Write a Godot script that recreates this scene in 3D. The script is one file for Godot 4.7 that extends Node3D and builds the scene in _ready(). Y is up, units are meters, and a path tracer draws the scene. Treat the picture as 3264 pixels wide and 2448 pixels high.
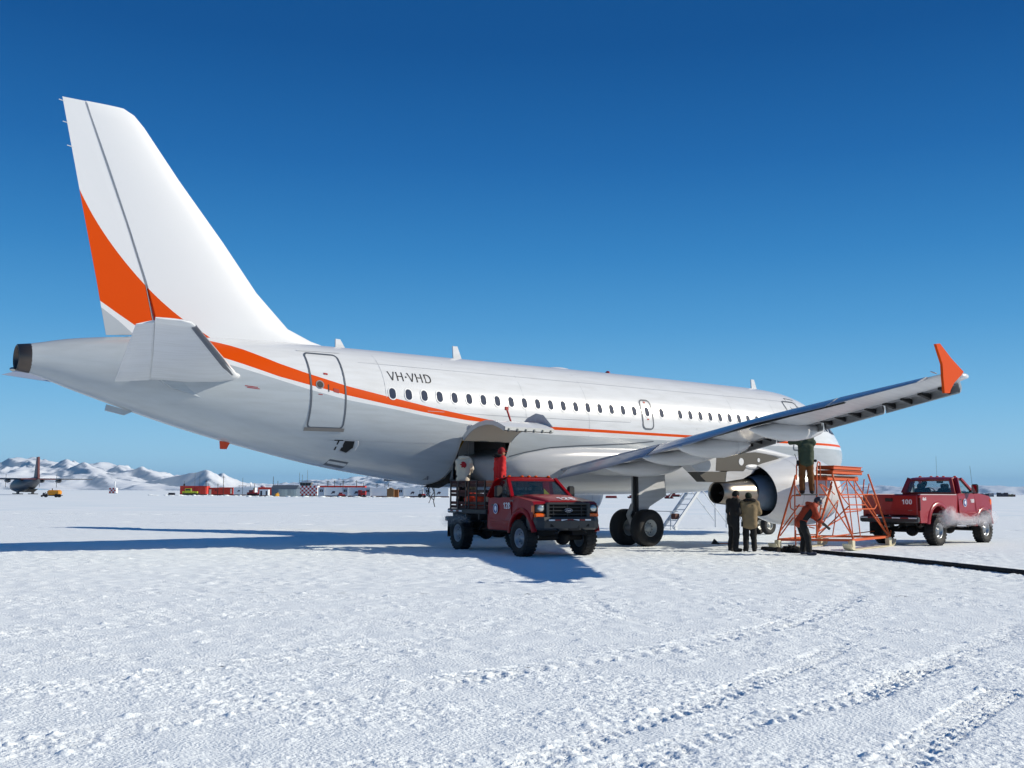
extends Node3D
# Frame of the scene: the main wheels of the airliner stand at x = 0, its nose points to +x, +z is its starboard side.
var mats := {}
var taken := {}
var rng := RandomNumberGenerator.new()
const CAM := Vector3(-23.101, 1.6456, 27.109)
const AHEAD := Vector3(0.6148, 0.0, -0.7887)    # level heading of the look-out point
const ASIDE := Vector3(0.7887, 0.0, 0.6148)


# ---------------------------------------------------------------- mesh helper
class MB:
	var st := SurfaceTool.new()
	var group := 1
	var count := 0
	func _init() -> void:
		st.begin(Mesh.PRIMITIVE_TRIANGLES)
	func put(t: PackedVector3Array, smooth := false, fix := true) -> void:
		if t.is_empty():
			return
		var flip := false
		if fix:
			var c := Vector3.ZERO
			for v in t:
				c += v
			c /= t.size()
			var vol := 0.0
			for i in range(0, t.size(), 3):
				vol += (t[i] - c).dot((t[i + 1] - c).cross(t[i + 2] - c))
			flip = vol > 0.0
		st.set_smooth_group(group if smooth else -1)
		group += 1
		for i in range(0, t.size(), 3):
			st.add_vertex(t[i])
			st.add_vertex(t[i + 2] if flip else t[i + 1])
			st.add_vertex(t[i + 1] if flip else t[i + 2])
		count += t.size()
	func quads(t: PackedVector3Array, a: Vector3, b: Vector3, c: Vector3, d: Vector3) -> void:
		t.append_array([a, b, c, a, c, d])
	func box(c: Vector3, s: Vector3, b := Basis.IDENTITY) -> MB:
		return cbox(c, s, 0.0, b)
	func cbox(c: Vector3, s: Vector3, r: float, b := Basis.IDENTITY) -> MB:      # box with chamfered edges
		var h := s * 0.5
		var rings := []
		var levels := [[-h.y, r], [-h.y + r, 0.0], [h.y - r, 0.0], [h.y, r]] if r > 0.0 else [[-h.y, 0.0], [h.y, 0.0]]
		for l in levels:
			var x: float = h.x - l[1]
			var z: float = h.z - l[1]
			var ring := PackedVector3Array()
			if r > 0.0:
				for q in [[-x + r, -z], [x - r, -z], [x, -z + r], [x, z - r], [x - r, z], [-x + r, z], [-x, z - r], [-x, -z + r]]:
					ring.append(c + b * Vector3(q[0], l[0], q[1]))
			else:
				for q in [[-x, -z], [x, -z], [x, z], [-x, z]]:
					ring.append(c + b * Vector3(q[0], l[0], q[1]))
			rings.append(ring)
		return loft(rings, false)
	func bar(a: Vector3, e: Vector3, w: float, h: float, up := Vector3.UP) -> MB:
		var d := (e - a).normalized()
		if absf(d.dot(up)) > 0.98:
			up = Vector3.RIGHT
		var s := d.cross(up).normalized()
		return box((a + e) * 0.5, Vector3(w, h, a.distance_to(e)), Basis(s, s.cross(d), -d))
	func loft(rings: Array, smooth := true, cap0 := true, cap1 := true, closed := true) -> MB:
		var t := PackedVector3Array()
		var n: int = rings[0].size()
		for i in rings.size() - 1:
			var p: PackedVector3Array = rings[i]
			var q: PackedVector3Array = rings[i + 1]
			for j in (n if closed else n - 1):
				var k := (j + 1) % n
				t.append_array([p[j], p[k], q[k], p[j], q[k], q[j]])
		if not smooth and closed:
			if cap0: fan(t, rings[0], true)
			if cap1: fan(t, rings[-1], false)
			put(t, false)
		else:
			# caps take part in finding which way is out, then are flat
			var all := t.duplicate()
			if closed and cap0: fan(all, rings[0], true)
			if closed and cap1: fan(all, rings[-1], false)
			var c := Vector3.ZERO
			for v in all: c += v
			c /= all.size()
			var vol := 0.0
			for i in range(0, all.size(), 3):
				vol += (all[i] - c).dot((all[i + 1] - c).cross(all[i + 2] - c))
			if vol > 0.0:
				for i in range(0, all.size(), 3):
					var v := all[i + 1]
					all[i + 1] = all[i + 2]
					all[i + 2] = v
			put(all.slice(0, t.size()), true, false)
			put(all.slice(t.size()), false, false)
		return self
	func fan(t: PackedVector3Array, ring: PackedVector3Array, back: bool) -> void:
		var c := Vector3.ZERO
		for v in ring: c += v
		c /= ring.size()
		for j in ring.size():
			var k := (j + 1) % ring.size()
			if back: t.append_array([c, ring[k], ring[j]])
			else: t.append_array([c, ring[j], ring[k]])
	func circle(c: Vector3, d: Vector3, r: float, n: int) -> PackedVector3Array:
		var s := d.cross(Vector3.UP if absf(d.y) < 0.9 else Vector3.RIGHT).normalized()
		var u := s.cross(d).normalized()
		var ring := PackedVector3Array()
		for i in n:
			var a := TAU * i / n
			ring.append(c + (s * cos(a) + u * sin(a)) * r)
		return ring
	func tube(a: Vector3, e: Vector3, r: float, n := 8, r2 := -1.0) -> MB:
		var d := (e - a).normalized()
		return loft([circle(a, d, r, n), circle(e, d, r if r2 < 0.0 else r2, n)], true)
	func pipe(pts: Array, r: float, n := 6) -> MB:
		var rings := []
		for i in pts.size():
			var d: Vector3 = (pts[mini(i + 1, pts.size() - 1)] - pts[maxi(i - 1, 0)]).normalized()
			rings.append(circle(pts[i], d, r, n))
		return loft(rings, true)
	func lathe(profile: Array, o: Vector3, d: Vector3, n := 24, cap0 := false, cap1 := false) -> MB:
		var rings := []
		for q in profile:
			rings.append(circle(o + d * q[0], d, maxf(q[1], 0.0005), n))
		return loft(rings, true, cap0, cap1)
	func ball(c: Vector3, r: Vector3, n := 10, b := Basis.IDENTITY) -> MB:
		var rings := []
		for i in n + 1:
			var a := PI * (i / float(n) - 0.5)
			var ring := PackedVector3Array()
			for j in n * 2:
				var w := PI * j / n
				ring.append(c + b * Vector3(cos(a) * cos(w) * r.x, sin(a) * r.y, cos(a) * sin(w) * r.z))
			rings.append(ring)
		return loft(rings, true, false, false)
	# outline poly in the plane (ux, uy) at o, from n0 to n1 along the third axis; hw(y) may narrow it
	func prism(poly: PackedVector2Array, o: Vector3, ux: Vector3, uy: Vector3, n0: float, n1: float, pull: Variant = null) -> MB:
		var n := ux.cross(uy).normalized()
		var tris := Geometry2D.triangulate_polygon(poly)
		var t := PackedVector3Array()
		var at := func(q: Vector2, side: float) -> Vector3:
			var k := side
			if pull != null: k = side * pull.call(q)
			return o + ux * q.x + uy * q.y + n * k
		for i in range(0, tris.size(), 3):
			for s in [[n1, false], [n0, true]]:
				var a: Vector3 = at.call(poly[tris[i]], s[0])
				var b: Vector3 = at.call(poly[tris[i + 1]], s[0])
				var c: Vector3 = at.call(poly[tris[i + 2]], s[0])
				if (b - a).cross(c - a).dot(n) * (-1.0 if s[1] else 1.0) > 0.0: t.append_array([a, c, b])
				else: t.append_array([a, b, c])
		var cw := Geometry2D.is_polygon_clockwise(poly)
		for i in poly.size():
			var p := poly[i]
			var q := poly[(i + 1) % poly.size()]
			var a: Vector3 = at.call(p, n0)
			var b: Vector3 = at.call(q, n0)
			var c: Vector3 = at.call(q, n1)
			var d: Vector3 = at.call(p, n1)
			if cw: t.append_array([a, b, c, a, c, d])
			else: t.append_array([a, c, b, a, d, c])
		put(t, false, false)
		return self
	func mesh() -> ArrayMesh:
		st.generate_normals()
		return st.commit()


func mat(key: String, c: Color, rough := 0.6, metal := 0.0) -> StandardMaterial3D:
	if not mats.has(key):
		var m := StandardMaterial3D.new()
		m.albedo_color = c
		m.roughness = rough
		m.metallic = metal
		m.resource_name = key
		mats[key] = m
	return mats[key]


func numbered(called: String) -> String:
	var n: int = taken.get(called, 0)
	taken[called] = n + 1
	return called if n == 0 else "%s_%03d" % [called, n]


func thing(called: String, label: String, category: String, at := Vector3.ZERO, turn := 0.0, group := "") -> Node3D:
	var o := Node3D.new()
	o.name = numbered(called)
	add_child(o, true)
	o.position = at
	o.rotation.y = turn
	tag(o, label, category, group)
	return o


func tag(o: Node, label: String, category: String, group := "", kind := "") -> Node:
	if label: o.set_meta("label", label)
	if category: o.set_meta("category", category)
	if group: o.set_meta("group", group)
	if kind: o.set_meta("kind", kind)
	return o


func own_number(parent: Node, called: String) -> String:
	var n := 0
	var s := called
	while parent.has_node(NodePath(s)):
		n += 1
		s = "%s_%03d" % [called, n]
	return s


func part(parent: Node, called: String, shape: Variant, m: Material, label := "") -> MeshInstance3D:
	var o := MeshInstance3D.new()
	o.name = own_number(parent, called) if parent != self else numbered(called)
	o.mesh = shape.mesh() if shape is MB else shape
	for i in o.mesh.get_surface_count():
		if o.mesh.surface_get_material(i) == null:
			o.set_surface_override_material(i, m)
	parent.add_child(o, true)
	if label: o.set_meta("label", label)
	return o


func structure(called: String, shape: Variant, m: Material) -> MeshInstance3D:
	var o := part(self, called, shape, m)
	o.set_meta("kind", "structure")
	return o


func copy_of(root: Node3D, at: Vector3, turn: float, label := "") -> Node3D:
	var r: Node3D = root.duplicate()
	var base := String(root.name)
	if base.length() > 4 and base[base.length() - 4] == "_" and base.right(3).is_valid_int(): base = base.left(base.length() - 4)
	r.name = numbered(base)
	add_child(r, true)
	r.position = at
	r.rotation.y = turn
	if label: r.set_meta("label", label)
	return r


# a mesh from rows of points and rows of normals (either winding: each face is turned to its normals)
func sheet(p: Array, nn: Array, m: Material, into: ArrayMesh = null) -> ArrayMesh:
	var v := PackedVector3Array()
	var no := PackedVector3Array()
	var ix := PackedInt32Array()
	var w: int = p[0].size()
	for i in p.size():
		v.append_array(p[i])
		no.append_array(nn[i])
	for i in p.size() - 1:
		for j in w - 1:
			var a := i * w + j
			var b := a + 1
			var c := a + w + 1
			var d := a + w
			for q in [[a, b, c], [a, c, d]]:
				var f := (v[q[1]] - v[q[0]]).cross(v[q[2]] - v[q[0]])
				if f.length_squared() < 1e-14:
					continue
				if f.dot(no[q[0]] + no[q[1]] + no[q[2]]) > 0.0: ix.append_array([q[0], q[2], q[1]])
				else: ix.append_array(q)
	var am := into if into else ArrayMesh.new()
	var arr := []
	arr.resize(Mesh.ARRAY_MAX)
	arr[Mesh.ARRAY_VERTEX] = v
	arr[Mesh.ARRAY_NORMAL] = no
	arr[Mesh.ARRAY_INDEX] = ix
	am.add_surface_from_arrays(Mesh.PRIMITIVE_TRIANGLES, arr)
	am.surface_set_material(am.get_surface_count() - 1, m)
	return am


func camp(aside: float, ahead: float, y := 0.0) -> Vector3:
	return Vector3(CAM.x, y, CAM.z) + ASIDE * aside + AHEAD * ahead


# piecewise cubic that keeps monotone runs monotone; rows of t are [x, y1, y2, ...]
func pchip(t: Array, col: int, q: float) -> float:
	var n := t.size()
	q = clampf(q, t[0][0], t[n - 1][0])
	var i := 0
	while i < n - 2 and q > t[i + 1][0]:
		i += 1
	var h: float = t[i + 1][0] - t[i][0]
	var s: float = (q - t[i][0]) / h
	var m0 := slope(t, col, i)
	var m1 := slope(t, col, i + 1)
	var a: float = t[i][col]
	var b: float = t[i + 1][col]
	return (2 * s * s * s - 3 * s * s + 1) * a + (s * s * s - 2 * s * s + s) * h * m0 + (3 * s * s - 2 * s * s * s) * b + (s * s * s - s * s) * h * m1


func slope(t: Array, col: int, i: int) -> float:
	var n := t.size()
	if i == 0: return (t[1][col] - t[0][col]) / (t[1][0] - t[0][0])
	if i == n - 1: return (t[n - 1][col] - t[n - 2][col]) / (t[n - 1][0] - t[n - 2][0])
	var h0: float = t[i][0] - t[i - 1][0]
	var h1: float = t[i + 1][0] - t[i][0]
	var d0: float = (t[i][col] - t[i - 1][col]) / h0
	var d1: float = (t[i + 1][col] - t[i][col]) / h1
	if d0 * d1 <= 0.0: return 0.0
	var w0 := 2 * h1 + h0
	var w1 := h1 + 2 * h0
	return (w0 + w1) / (w0 / d0 + w1 / d1)


func lin(t: Array, q: float) -> float:      # straight lines between [x, y] pairs
	if q <= t[0][0]: return t[0][1]
	for i in t.size() - 1:
		if q <= t[i + 1][0]:
			return lerpf(t[i][1], t[i + 1][1], (q - t[i][0]) / (t[i + 1][0] - t[i][0]))
	return t[-1][1]


# ---------------------------------------------------------------- air and light
func air() -> void:
	var cam := Camera3D.new()
	cam.name = "camera"
	cam.fov = 40.79
	cam.near = 0.1
	cam.far = 60000.0
	var yaw := 0.66224
	var pitch := 0.10429
	var roll := 0.00547
	var fwd := Vector3(sin(yaw) * cos(pitch), sin(pitch), -cos(yaw) * cos(pitch))
	var right := Vector3(cos(yaw), 0, sin(yaw))
	var up := right.cross(fwd)
	var r2 := right * cos(roll) + up * sin(roll)
	var u2 := up * cos(roll) - right * sin(roll)
	cam.transform = Transform3D(Basis(r2, u2, -fwd), CAM)
	add_child(cam)
	cam.current = true
	var env := Environment.new()
	env.background_mode = Environment.BG_SKY
	env.tonemap_mode = Environment.TONE_MAPPER_LINEAR
	env.tonemap_exposure = 1.0
	env.sdfgi_enabled = true
	env.ssao_enabled = true
	env.ssil_enabled = true
	# clear polar air: deep blue overhead, paling towards the horizon
	var table := [[-90.0, 0.80, 0.86, 0.92], [-1.0, 0.74, 0.85, 0.92], [0.0, 0.71, 0.86, 0.945], [2.0, 0.63, 0.825, 0.935], [5.0, 0.485, 0.735, 0.90], [9.0, 0.325, 0.615, 0.835], [13.0, 0.215, 0.515, 0.765], [18.0, 0.13, 0.41, 0.675], [24.0, 0.075, 0.325, 0.58], [30.0, 0.068, 0.30, 0.54], [45.0, 0.08, 0.31, 0.54], [90.0, 0.075, 0.29, 0.51]]
	var im := Image.create(64, 512, false, Image.FORMAT_RGBF)
	for j in 512:
		var e := 90.0 - (j + 0.5) / 512.0 * 180.0
		var c := Color(lin(pick(table, 1), e), lin(pick(table, 2), e), lin(pick(table, 3), e)).srgb_to_linear()
		for i in 64:
			im.set_pixel(i, j, c)
	var sm := PanoramaSkyMaterial.new()
	sm.panorama = ImageTexture.create_from_image(im)
	var sky := Sky.new()
	sky.sky_material = sm
	env.sky = sky
	env.volumetric_fog_enabled = true
	env.volumetric_fog_density = 0.0
	env.fog_enabled = true
	env.fog_density = 0.000026
	env.fog_light_color = Color(0.56, 0.80, 1.0)
	var we := WorldEnvironment.new()
	we.name = "environment"
	we.environment = env
	add_child(we)
	var sun := DirectionalLight3D.new()
	sun.name = "sun"
	sun.light_energy = 1.6
	sun.light_color = Color(1.0, 0.965, 0.895)
	sun.light_angular_distance = 0.5
	sun.shadow_enabled = true
	add_child(sun)
	sun.look_at_from_position(Vector3(1.5, 1.0, 1.2) * 100.0, Vector3.ZERO)


func pick(t: Array, col: int) -> Array:
	return t.map(func(r): return [r[0], r[col]])


# ---------------------------------------------------------------- snow
var hh := PackedFloat32Array()
var gw := 0
var gh := 0
var g_a := 0.0
var g_d := 0.0
var g_c := 1.0

func dent(a: float, d: float, h: float) -> void:
	var i := roundi((a - g_a) / g_c)
	var j := roundi((d - g_d) / g_c)
	if i >= 0 and j >= 0 and i < gw and j < gh:
		hh[j * gw + i] += h

func chunk(a: float, d: float, r: float, h: float) -> void:     # a lump of broken crust
	var n := int(ceil(r / g_c))
	var i0 := roundi((a - g_a) / g_c)
	var j0 := roundi((d - g_d) / g_c)
	if i0 < n or j0 < n or i0 >= gw - n or j0 >= gh - n:
		return
	var tx := rng.randf_range(-0.6, 0.6)
	var ty := rng.randf_range(-0.6, 0.6)
	for j in range(-n, n + 1):
		for i in range(-n, n + 1):
			var q := sqrt(i * i + j * j) * g_c / r
			if q < 1.0:
				hh[(j0 + j) * gw + i0 + i] += h * (1.0 - q * q) * (1.0 + (tx * i + ty * j) * g_c / r)

func wheel_track(pts: Array, width: float, lug: float, depth: float, crumbs: float) -> void:
	var k := 0.0
	for s in range(0, pts.size() - 2, 2):
		var p := Vector2(pts[s], pts[s + 1])
		var q := Vector2(pts[s + 2], pts[s + 3])
		var long := p.distance_to(q)
		var u := (q - p) / long
		var v := Vector2(-u.y, u.x)
		var steps := int(long / (g_c * 0.9))
		for i in steps:
			var c := p.lerp(q, i / float(steps))
			k += long / steps
			var n := int(width / (g_c * 0.9))
			for j in n:
				var t := j / float(n) - 0.5
				var e := c + v * (t * width)
				var lugs := sin((k + absf(t) * width * 0.7) * TAU / lug + 0.8 * sin(k * 3.1)) - 0.35 + 0.5 * sin(k * 0.9 + pts[0])
				var h := -depth * 0.5 + depth * (1.0 if lugs > 0.1 else -0.8) * (0.65 if absf(t) > 0.12 else 0.25)
				dent(e.x, e.y, h * 0.38)
			if rng.randf() < crumbs * g_c:
				var side := 0.5 if rng.randf() < 0.5 else -0.5
				var e := c + v * (width * (side + rng.randf_range(-0.14, 0.14)))
				chunk(e.x, e.y, rng.randf_range(0.025, 0.06), rng.randf_range(0.010, 0.028))

func snow_patch(a0: float, a1: float, d0: float, d1: float, cell: float, tracks: Array, mesh: ArrayMesh, m: Material, fine: float) -> void:
	g_a = a0
	g_d = d0
	g_c = cell
	gw = int((a1 - a0) / cell) + 1
	gh = int((d1 - d0) / cell) + 1
	hh = PackedFloat32Array()
	hh.resize(gw * gh)
	var n1 := FastNoiseLite.new()
	n1.noise_type = FastNoiseLite.TYPE_SIMPLEX
	n1.frequency = 1.0
	n1.fractal_octaves = 3
	n1.seed = 4
	var n2 := FastNoiseLite.new()
	n2.noise_type = FastNoiseLite.TYPE_SIMPLEX
	n2.frequency = 0.35
	n2.fractal_octaves = 2
	n2.seed = 9
	for j in gh:
		var d := d0 + j * cell
		for i in gw:
			var a := a0 + i * cell
			var rough := clampf(0.75 + n2.get_noise_2d(a * 0.7 + 40.0, d * 1.6) * 1.5, 0.25, 1.5)
			var f := n1.get_noise_2d(a * 8.5, d * 9.5)
			var h := maxf(f, -0.12) * 0.0118 * rough * fine
			h += n2.get_noise_2d(a * 4.0, d * 4.4) * 0.009 * fine
			hh[j * gw + i] = h
	for t in tracks:
		wheel_track(t[0], t[1], t[2], t[3], t[4])
	var lumps := int((a1 - a0) * (d1 - d0) * 14.0 * fine)
	if cell < 0.1:
		for i in lumps:
			chunk(rng.randf_range(a0, a1), rng.randf_range(d0, d1), rng.randf_range(0.022, 0.05) * (1.0 if cell < 0.03 else 1.3 if cell < 0.05 else 2.2), rng.randf_range(0.004, 0.016) * fine)
	# the border sinks below the coarser sheet next to it
	var v := PackedVector3Array()
	var no := PackedVector3Array()
	var ix := PackedInt32Array()
	v.resize(gw * gh)
	no.resize(gw * gh)
	var o := Vector3(CAM.x, 0, CAM.z)
	for j in gh:
		for i in gw:
			var k := j * gw + i
			v[k] = o + ASIDE * (a0 + i * cell) + AHEAD * (d0 + j * cell) + Vector3(0, hh[k], 0)
			var hx := (hh[k + (1 if i < gw - 1 else 0)] - hh[k - (1 if i > 0 else 0)]) / (2.0 * cell)
			var hz := (hh[k + (gw if j < gh - 1 else 0)] - hh[k - (gw if j > 0 else 0)]) / (2.0 * cell)
			no[k] = (Vector3.UP - ASIDE * hx - AHEAD * hz).normalized()
	ix.resize((gw - 1) * (gh - 1) * 6)
	var w := 0
	for j in gh - 1:
		for i in gw - 1:
			var k := j * gw + i
			ix[w] = k
			ix[w + 1] = k + gw
			ix[w + 2] = k + gw + 1
			ix[w + 3] = k
			ix[w + 4] = k + gw + 1
			ix[w + 5] = k + 1
			w += 6
	var arr := []
	arr.resize(Mesh.ARRAY_MAX)
	arr[Mesh.ARRAY_VERTEX] = v
	arr[Mesh.ARRAY_NORMAL] = no
	arr[Mesh.ARRAY_INDEX] = ix
	mesh.add_surface_from_arrays(Mesh.PRIMITIVE_TRIANGLES, arr)
	mesh.surface_set_material(mesh.get_surface_count() - 1, m)

func snow() -> void:
	var nt := NoiseTexture2D.new()
	var fn := FastNoiseLite.new()
	fn.frequency = 0.07
	fn.fractal_octaves = 4
	fn.seed = 3
	nt.noise = fn
	nt.width = 512
	nt.height = 512
	nt.seamless = true
	nt.as_normal_map = true
	nt.bump_strength = 7.0
	var m := mat("packed snow", Color(0.945, 0.968, 0.975), 0.75)
	m.metallic_specular = 0.25
	m.uv1_triplanar = true
	m.uv1_world_triplanar = true
	m.uv1_scale = Vector3(0.75, 0.75, 0.75)
	m.normal_enabled = true
	m.normal_texture = nt
	m.normal_scale = 0.5
	# wind streaks on the far ice: broad, faint, a little bluer
	var fm := mat("wind packed snow", Color(1, 1, 1), 0.8)
	fm.metallic_specular = 0.2
	var ct := NoiseTexture2D.new()
	var f2 := FastNoiseLite.new()
	f2.frequency = 0.012
	f2.fractal_octaves = 5
	f2.seed = 21
	ct.noise = f2
	ct.width = 1024
	ct.height = 1024
	ct.seamless = true
	var g := Gradient.new()
	g.set_color(0, Color(0.89, 0.93, 0.95))
	g.set_color(1, Color(0.95, 0.968, 0.975))
	g.set_offset(0, 0.25)
	g.set_offset(1, 0.75)
	ct.color_ramp = g
	fm.albedo_texture = ct
	fm.uv1_triplanar = true
	fm.uv1_world_triplanar = true
	fm.uv1_scale = Vector3(0.006, 0.006, 0.02)
	var tracks := [
		[[-4.2, 8.7, -3.5, 9.3, -2.5, 10.2, -1.7, 11.3, -0.5, 12.0], 0.35, 0.22, 0.02, 3.0],
		[[-3.6, 6.3, -3.1, 6.8, -2.5, 7.7, -2.0, 8.2, -1.2, 8.7, 0.0, 9.6], 0.5, 0.3, 0.014, 6.0],
		[[-3.6, 7.8, -2.5, 8.9, -1.5, 9.8, 0.0, 10.9], 0.34, 0.03, 0.006, 0.0],
		[[-5.9, 12.2, -4.4, 13.1, -3.4, 14.1, -1.0, 15.2], 0.4, 0.25, 0.02, 4.0],
		[[-6.2, 18.6, -3.4, 19.0, 0.0, 19.3], 0.6, 0.3, 0.03, 5.0],
		[[-0.6, 9.3, 0.0, 9.8, 0.9, 10.6, 1.8, 11.4, 3.2, 13.0, 4.4, 14.8, 5.3, 16.5, 6.0, 18.0, 6.1, 19.7, 5.7, 21.6], 0.42, 0.24, 0.03, 3.0],
		[[-0.1, 6.0, 0.2, 6.6, 0.7, 7.4, 1.4, 8.2, 2.0, 9.1, 2.9, 10.4, 3.7, 11.7], 0.3, 0.16, 0.028, 2.0],
		[[0.5, 6.1, 0.7, 6.5, 1.7, 7.7, 2.9, 8.7, 4.9, 11.2], 0.3, 0.16, 0.026, 2.0],
		[[2.2, 6.2, 2.4, 6.6, 3.2, 7.7, 4.2, 9.0], 0.34, 0.16, 0.03, 2.0],
		[[1.2, 18.6, 1.2, 15.9, 1.3, 14.7, 2.0, 12.8, 2.8, 11.6], 0.3, 0.14, 0.022, 1.0],
		[[3.0, 22.6, 3.2, 19.2, 3.3, 14.8, 3.8, 12.4, 3.9, 10.9], 0.3, 0.14, 0.022, 1.0],
		[[2.8, 8.7, 4.0, 10.2, 5.4, 11.9, 6.5, 13.4], 0.3, 0.15, 0.025, 1.0],
	]
	var ground := ArrayMesh.new()
	snow_patch(-6.5, 6.5, 4.8, 10.0, 0.021, tracks, ground, m, 1.0)
	snow_patch(-10.5, 10.5, 9.98, 17.0, 0.036, tracks, ground, m, 1.1)
	snow_patch(-18.0, 18.0, 16.96, 31.0, 0.07, tracks, ground, m, 1.25)
	snow_patch(-42.0, 42.0, 30.93, 80.0, 0.22, [[[-40.0, 58.0, -5.0, 51.0, 40.0, 47.0], 1.3, 9.0, 0.10, 0.0], [[-40.0, 49.0, 0.0, 43.0, 40.0, 36.0], 1.0, 7.0, 0.09, 0.0], [[-40.0, 73.0, 0.0, 69.0, 40.0, 70.0], 1.6, 11.0, 0.12, 0.0], [[-40.0, 40.0, -10.0, 37.5, 12.0, 39.5], 0.9, 6.0, 0.06, 0.0]], ground, m, 1.0)
	# the open ice: one wide sheet a hand's breadth lower under the trodden part
	var p := []
	var nn := []
	for i in 25:
		var row := PackedVector3Array()
		var nr := PackedVector3Array()
		for j in 25:
			var x := signf(i - 12) * pow(absf(i - 12) / 12.0, 3.0) * 30000.0
			var z := signf(j - 12) * pow(absf(j - 12) / 12.0, 3.0) * 30000.0
			row.append(Vector3(x, -0.05, z))
			nr.append(Vector3.UP)
		p.append(row)
		nn.append(nr)
	sheet(p, nn, fm, ground)
	structure("snow_ground", ground, m)


# ---------------------------------------------------------------- far mountains
# a massif along a straight front: skyline = [along, height] pairs, rising from near to crest and running on behind
func range_of(called: String, bearing: float, near: float, crest: float, far: float, half: float, nu: int, nv: int, skyline: Array, spurs: Array, sd: int, rough: float) -> void:
	var n1 := FastNoiseLite.new()
	n1.noise_type = FastNoiseLite.TYPE_SIMPLEX
	n1.fractal_type = FastNoiseLite.FRACTAL_RIDGED
	n1.fractal_octaves = 4
	n1.frequency = 0.00050
	n1.seed = sd
	var n2 := FastNoiseLite.new()
	n2.frequency = 0.0006
	n2.fractal_octaves = 3
	var n3 := FastNoiseLite.new()
	n3.noise_type = FastNoiseLite.TYPE_SIMPLEX
	n3.fractal_type = FastNoiseLite.FRACTAL_RIDGED
	n3.fractal_octaves = 4
	n3.frequency = 0.0012
	n3.seed = sd + 9
	n2.seed = sd + 5
	var base := Vector3(CAM.x, 0, CAM.z)
	var f := Vector3(sin(bearing), 0, -cos(bearing))
	var r := Vector3(cos(bearing), 0, sin(bearing))
	var st := SurfaceTool.new()
	st.begin(Mesh.PRIMITIVE_TRIANGLES)
	var hs := PackedVector3Array()
	var gs := PackedFloat32Array()
	for j in nv + 1:
		var v := lerpf(near, far, j / float(nv))
		for i in nu + 1:
			var u := lerpf(-half, half, i / float(nu))
			var o := base + f * v + r * u
			var w := n2.get_noise_2d(o.x, o.z)
			var g := n1.get_noise_2d(o.x + w * 500.0, o.z)         # ridged, about -1 to 1
			var k := clampf((v + w * 1400.0 - near - 900.0) / (crest - near - 900.0), 0.0, 1.0)
			var top: float = lin(skyline, u + w * 260.0)
			var h := top * (pow(k, 1.25) * (1.0 - rough * 0.38) + rough * (g * 0.5 + 0.2) * sqrt(k) * (1.0 - 0.35 * k))
			for q in spurs:          # single peaks: [along, away, height, foot, number of ridges, turn]
				var dx: float = u - q[0] + w * 160.0
				var dz: float = v - q[1]
				var ang := atan2(dz, dx)
				var d: float = sqrt(dx * dx + dz * dz) / q[3] * (1.0 + 0.30 * cos(ang * q[4] + q[5]) + 0.22 * g)
				if d < 1.0:
					h = maxf(h, q[2] * pow(1.0 - d, 1.12) + g * 16.0 * (1.0 - d) * d * 4.0)
			var e := n3.get_noise_2d(o.x + w * 300.0, o.z * 0.8)
			h += (e - 0.15) * 34.0 * clampf(h / 130.0, 0.0, 1.0) * rough
			o.y = h if h > 1.0 else h - 12.0
			hs.append(o)
			gs.append(g + w * 0.6)
	# bare rock shows on the steep faces, snow on gentle ones; shade is painted in too
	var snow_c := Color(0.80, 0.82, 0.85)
	var rock_shade_c := Color(0.20, 0.23, 0.27)  # bluish: bare rock, and also the painted shade on snow
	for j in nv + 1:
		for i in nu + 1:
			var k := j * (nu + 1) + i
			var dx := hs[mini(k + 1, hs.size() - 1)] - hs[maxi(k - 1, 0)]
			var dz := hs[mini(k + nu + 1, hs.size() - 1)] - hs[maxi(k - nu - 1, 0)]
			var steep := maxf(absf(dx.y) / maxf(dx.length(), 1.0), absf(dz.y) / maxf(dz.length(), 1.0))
			var shade_side := dx.y / maxf(dx.length(), 1.0)           # slopes turned from the sun get shade painted into their colour
			st.set_color(snow_c.lerp(rock_shade_c, clampf((steep * 0.9 + shade_side * 1.5 - 0.22 - gs[k] * 0.15) * 2.8, 0.0, 0.82)))
			st.add_vertex(hs[k])
	for j in nv:
		for i in nu:
			var k := j * (nu + 1) + i
			for q in [k, k + nu + 1, k + nu + 2, k, k + nu + 2, k + 1]:
				st.add_index(q)
	st.generate_normals()
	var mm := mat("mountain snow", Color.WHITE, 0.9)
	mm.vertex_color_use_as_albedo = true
	structure(called, st.commit(), mm)


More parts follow.
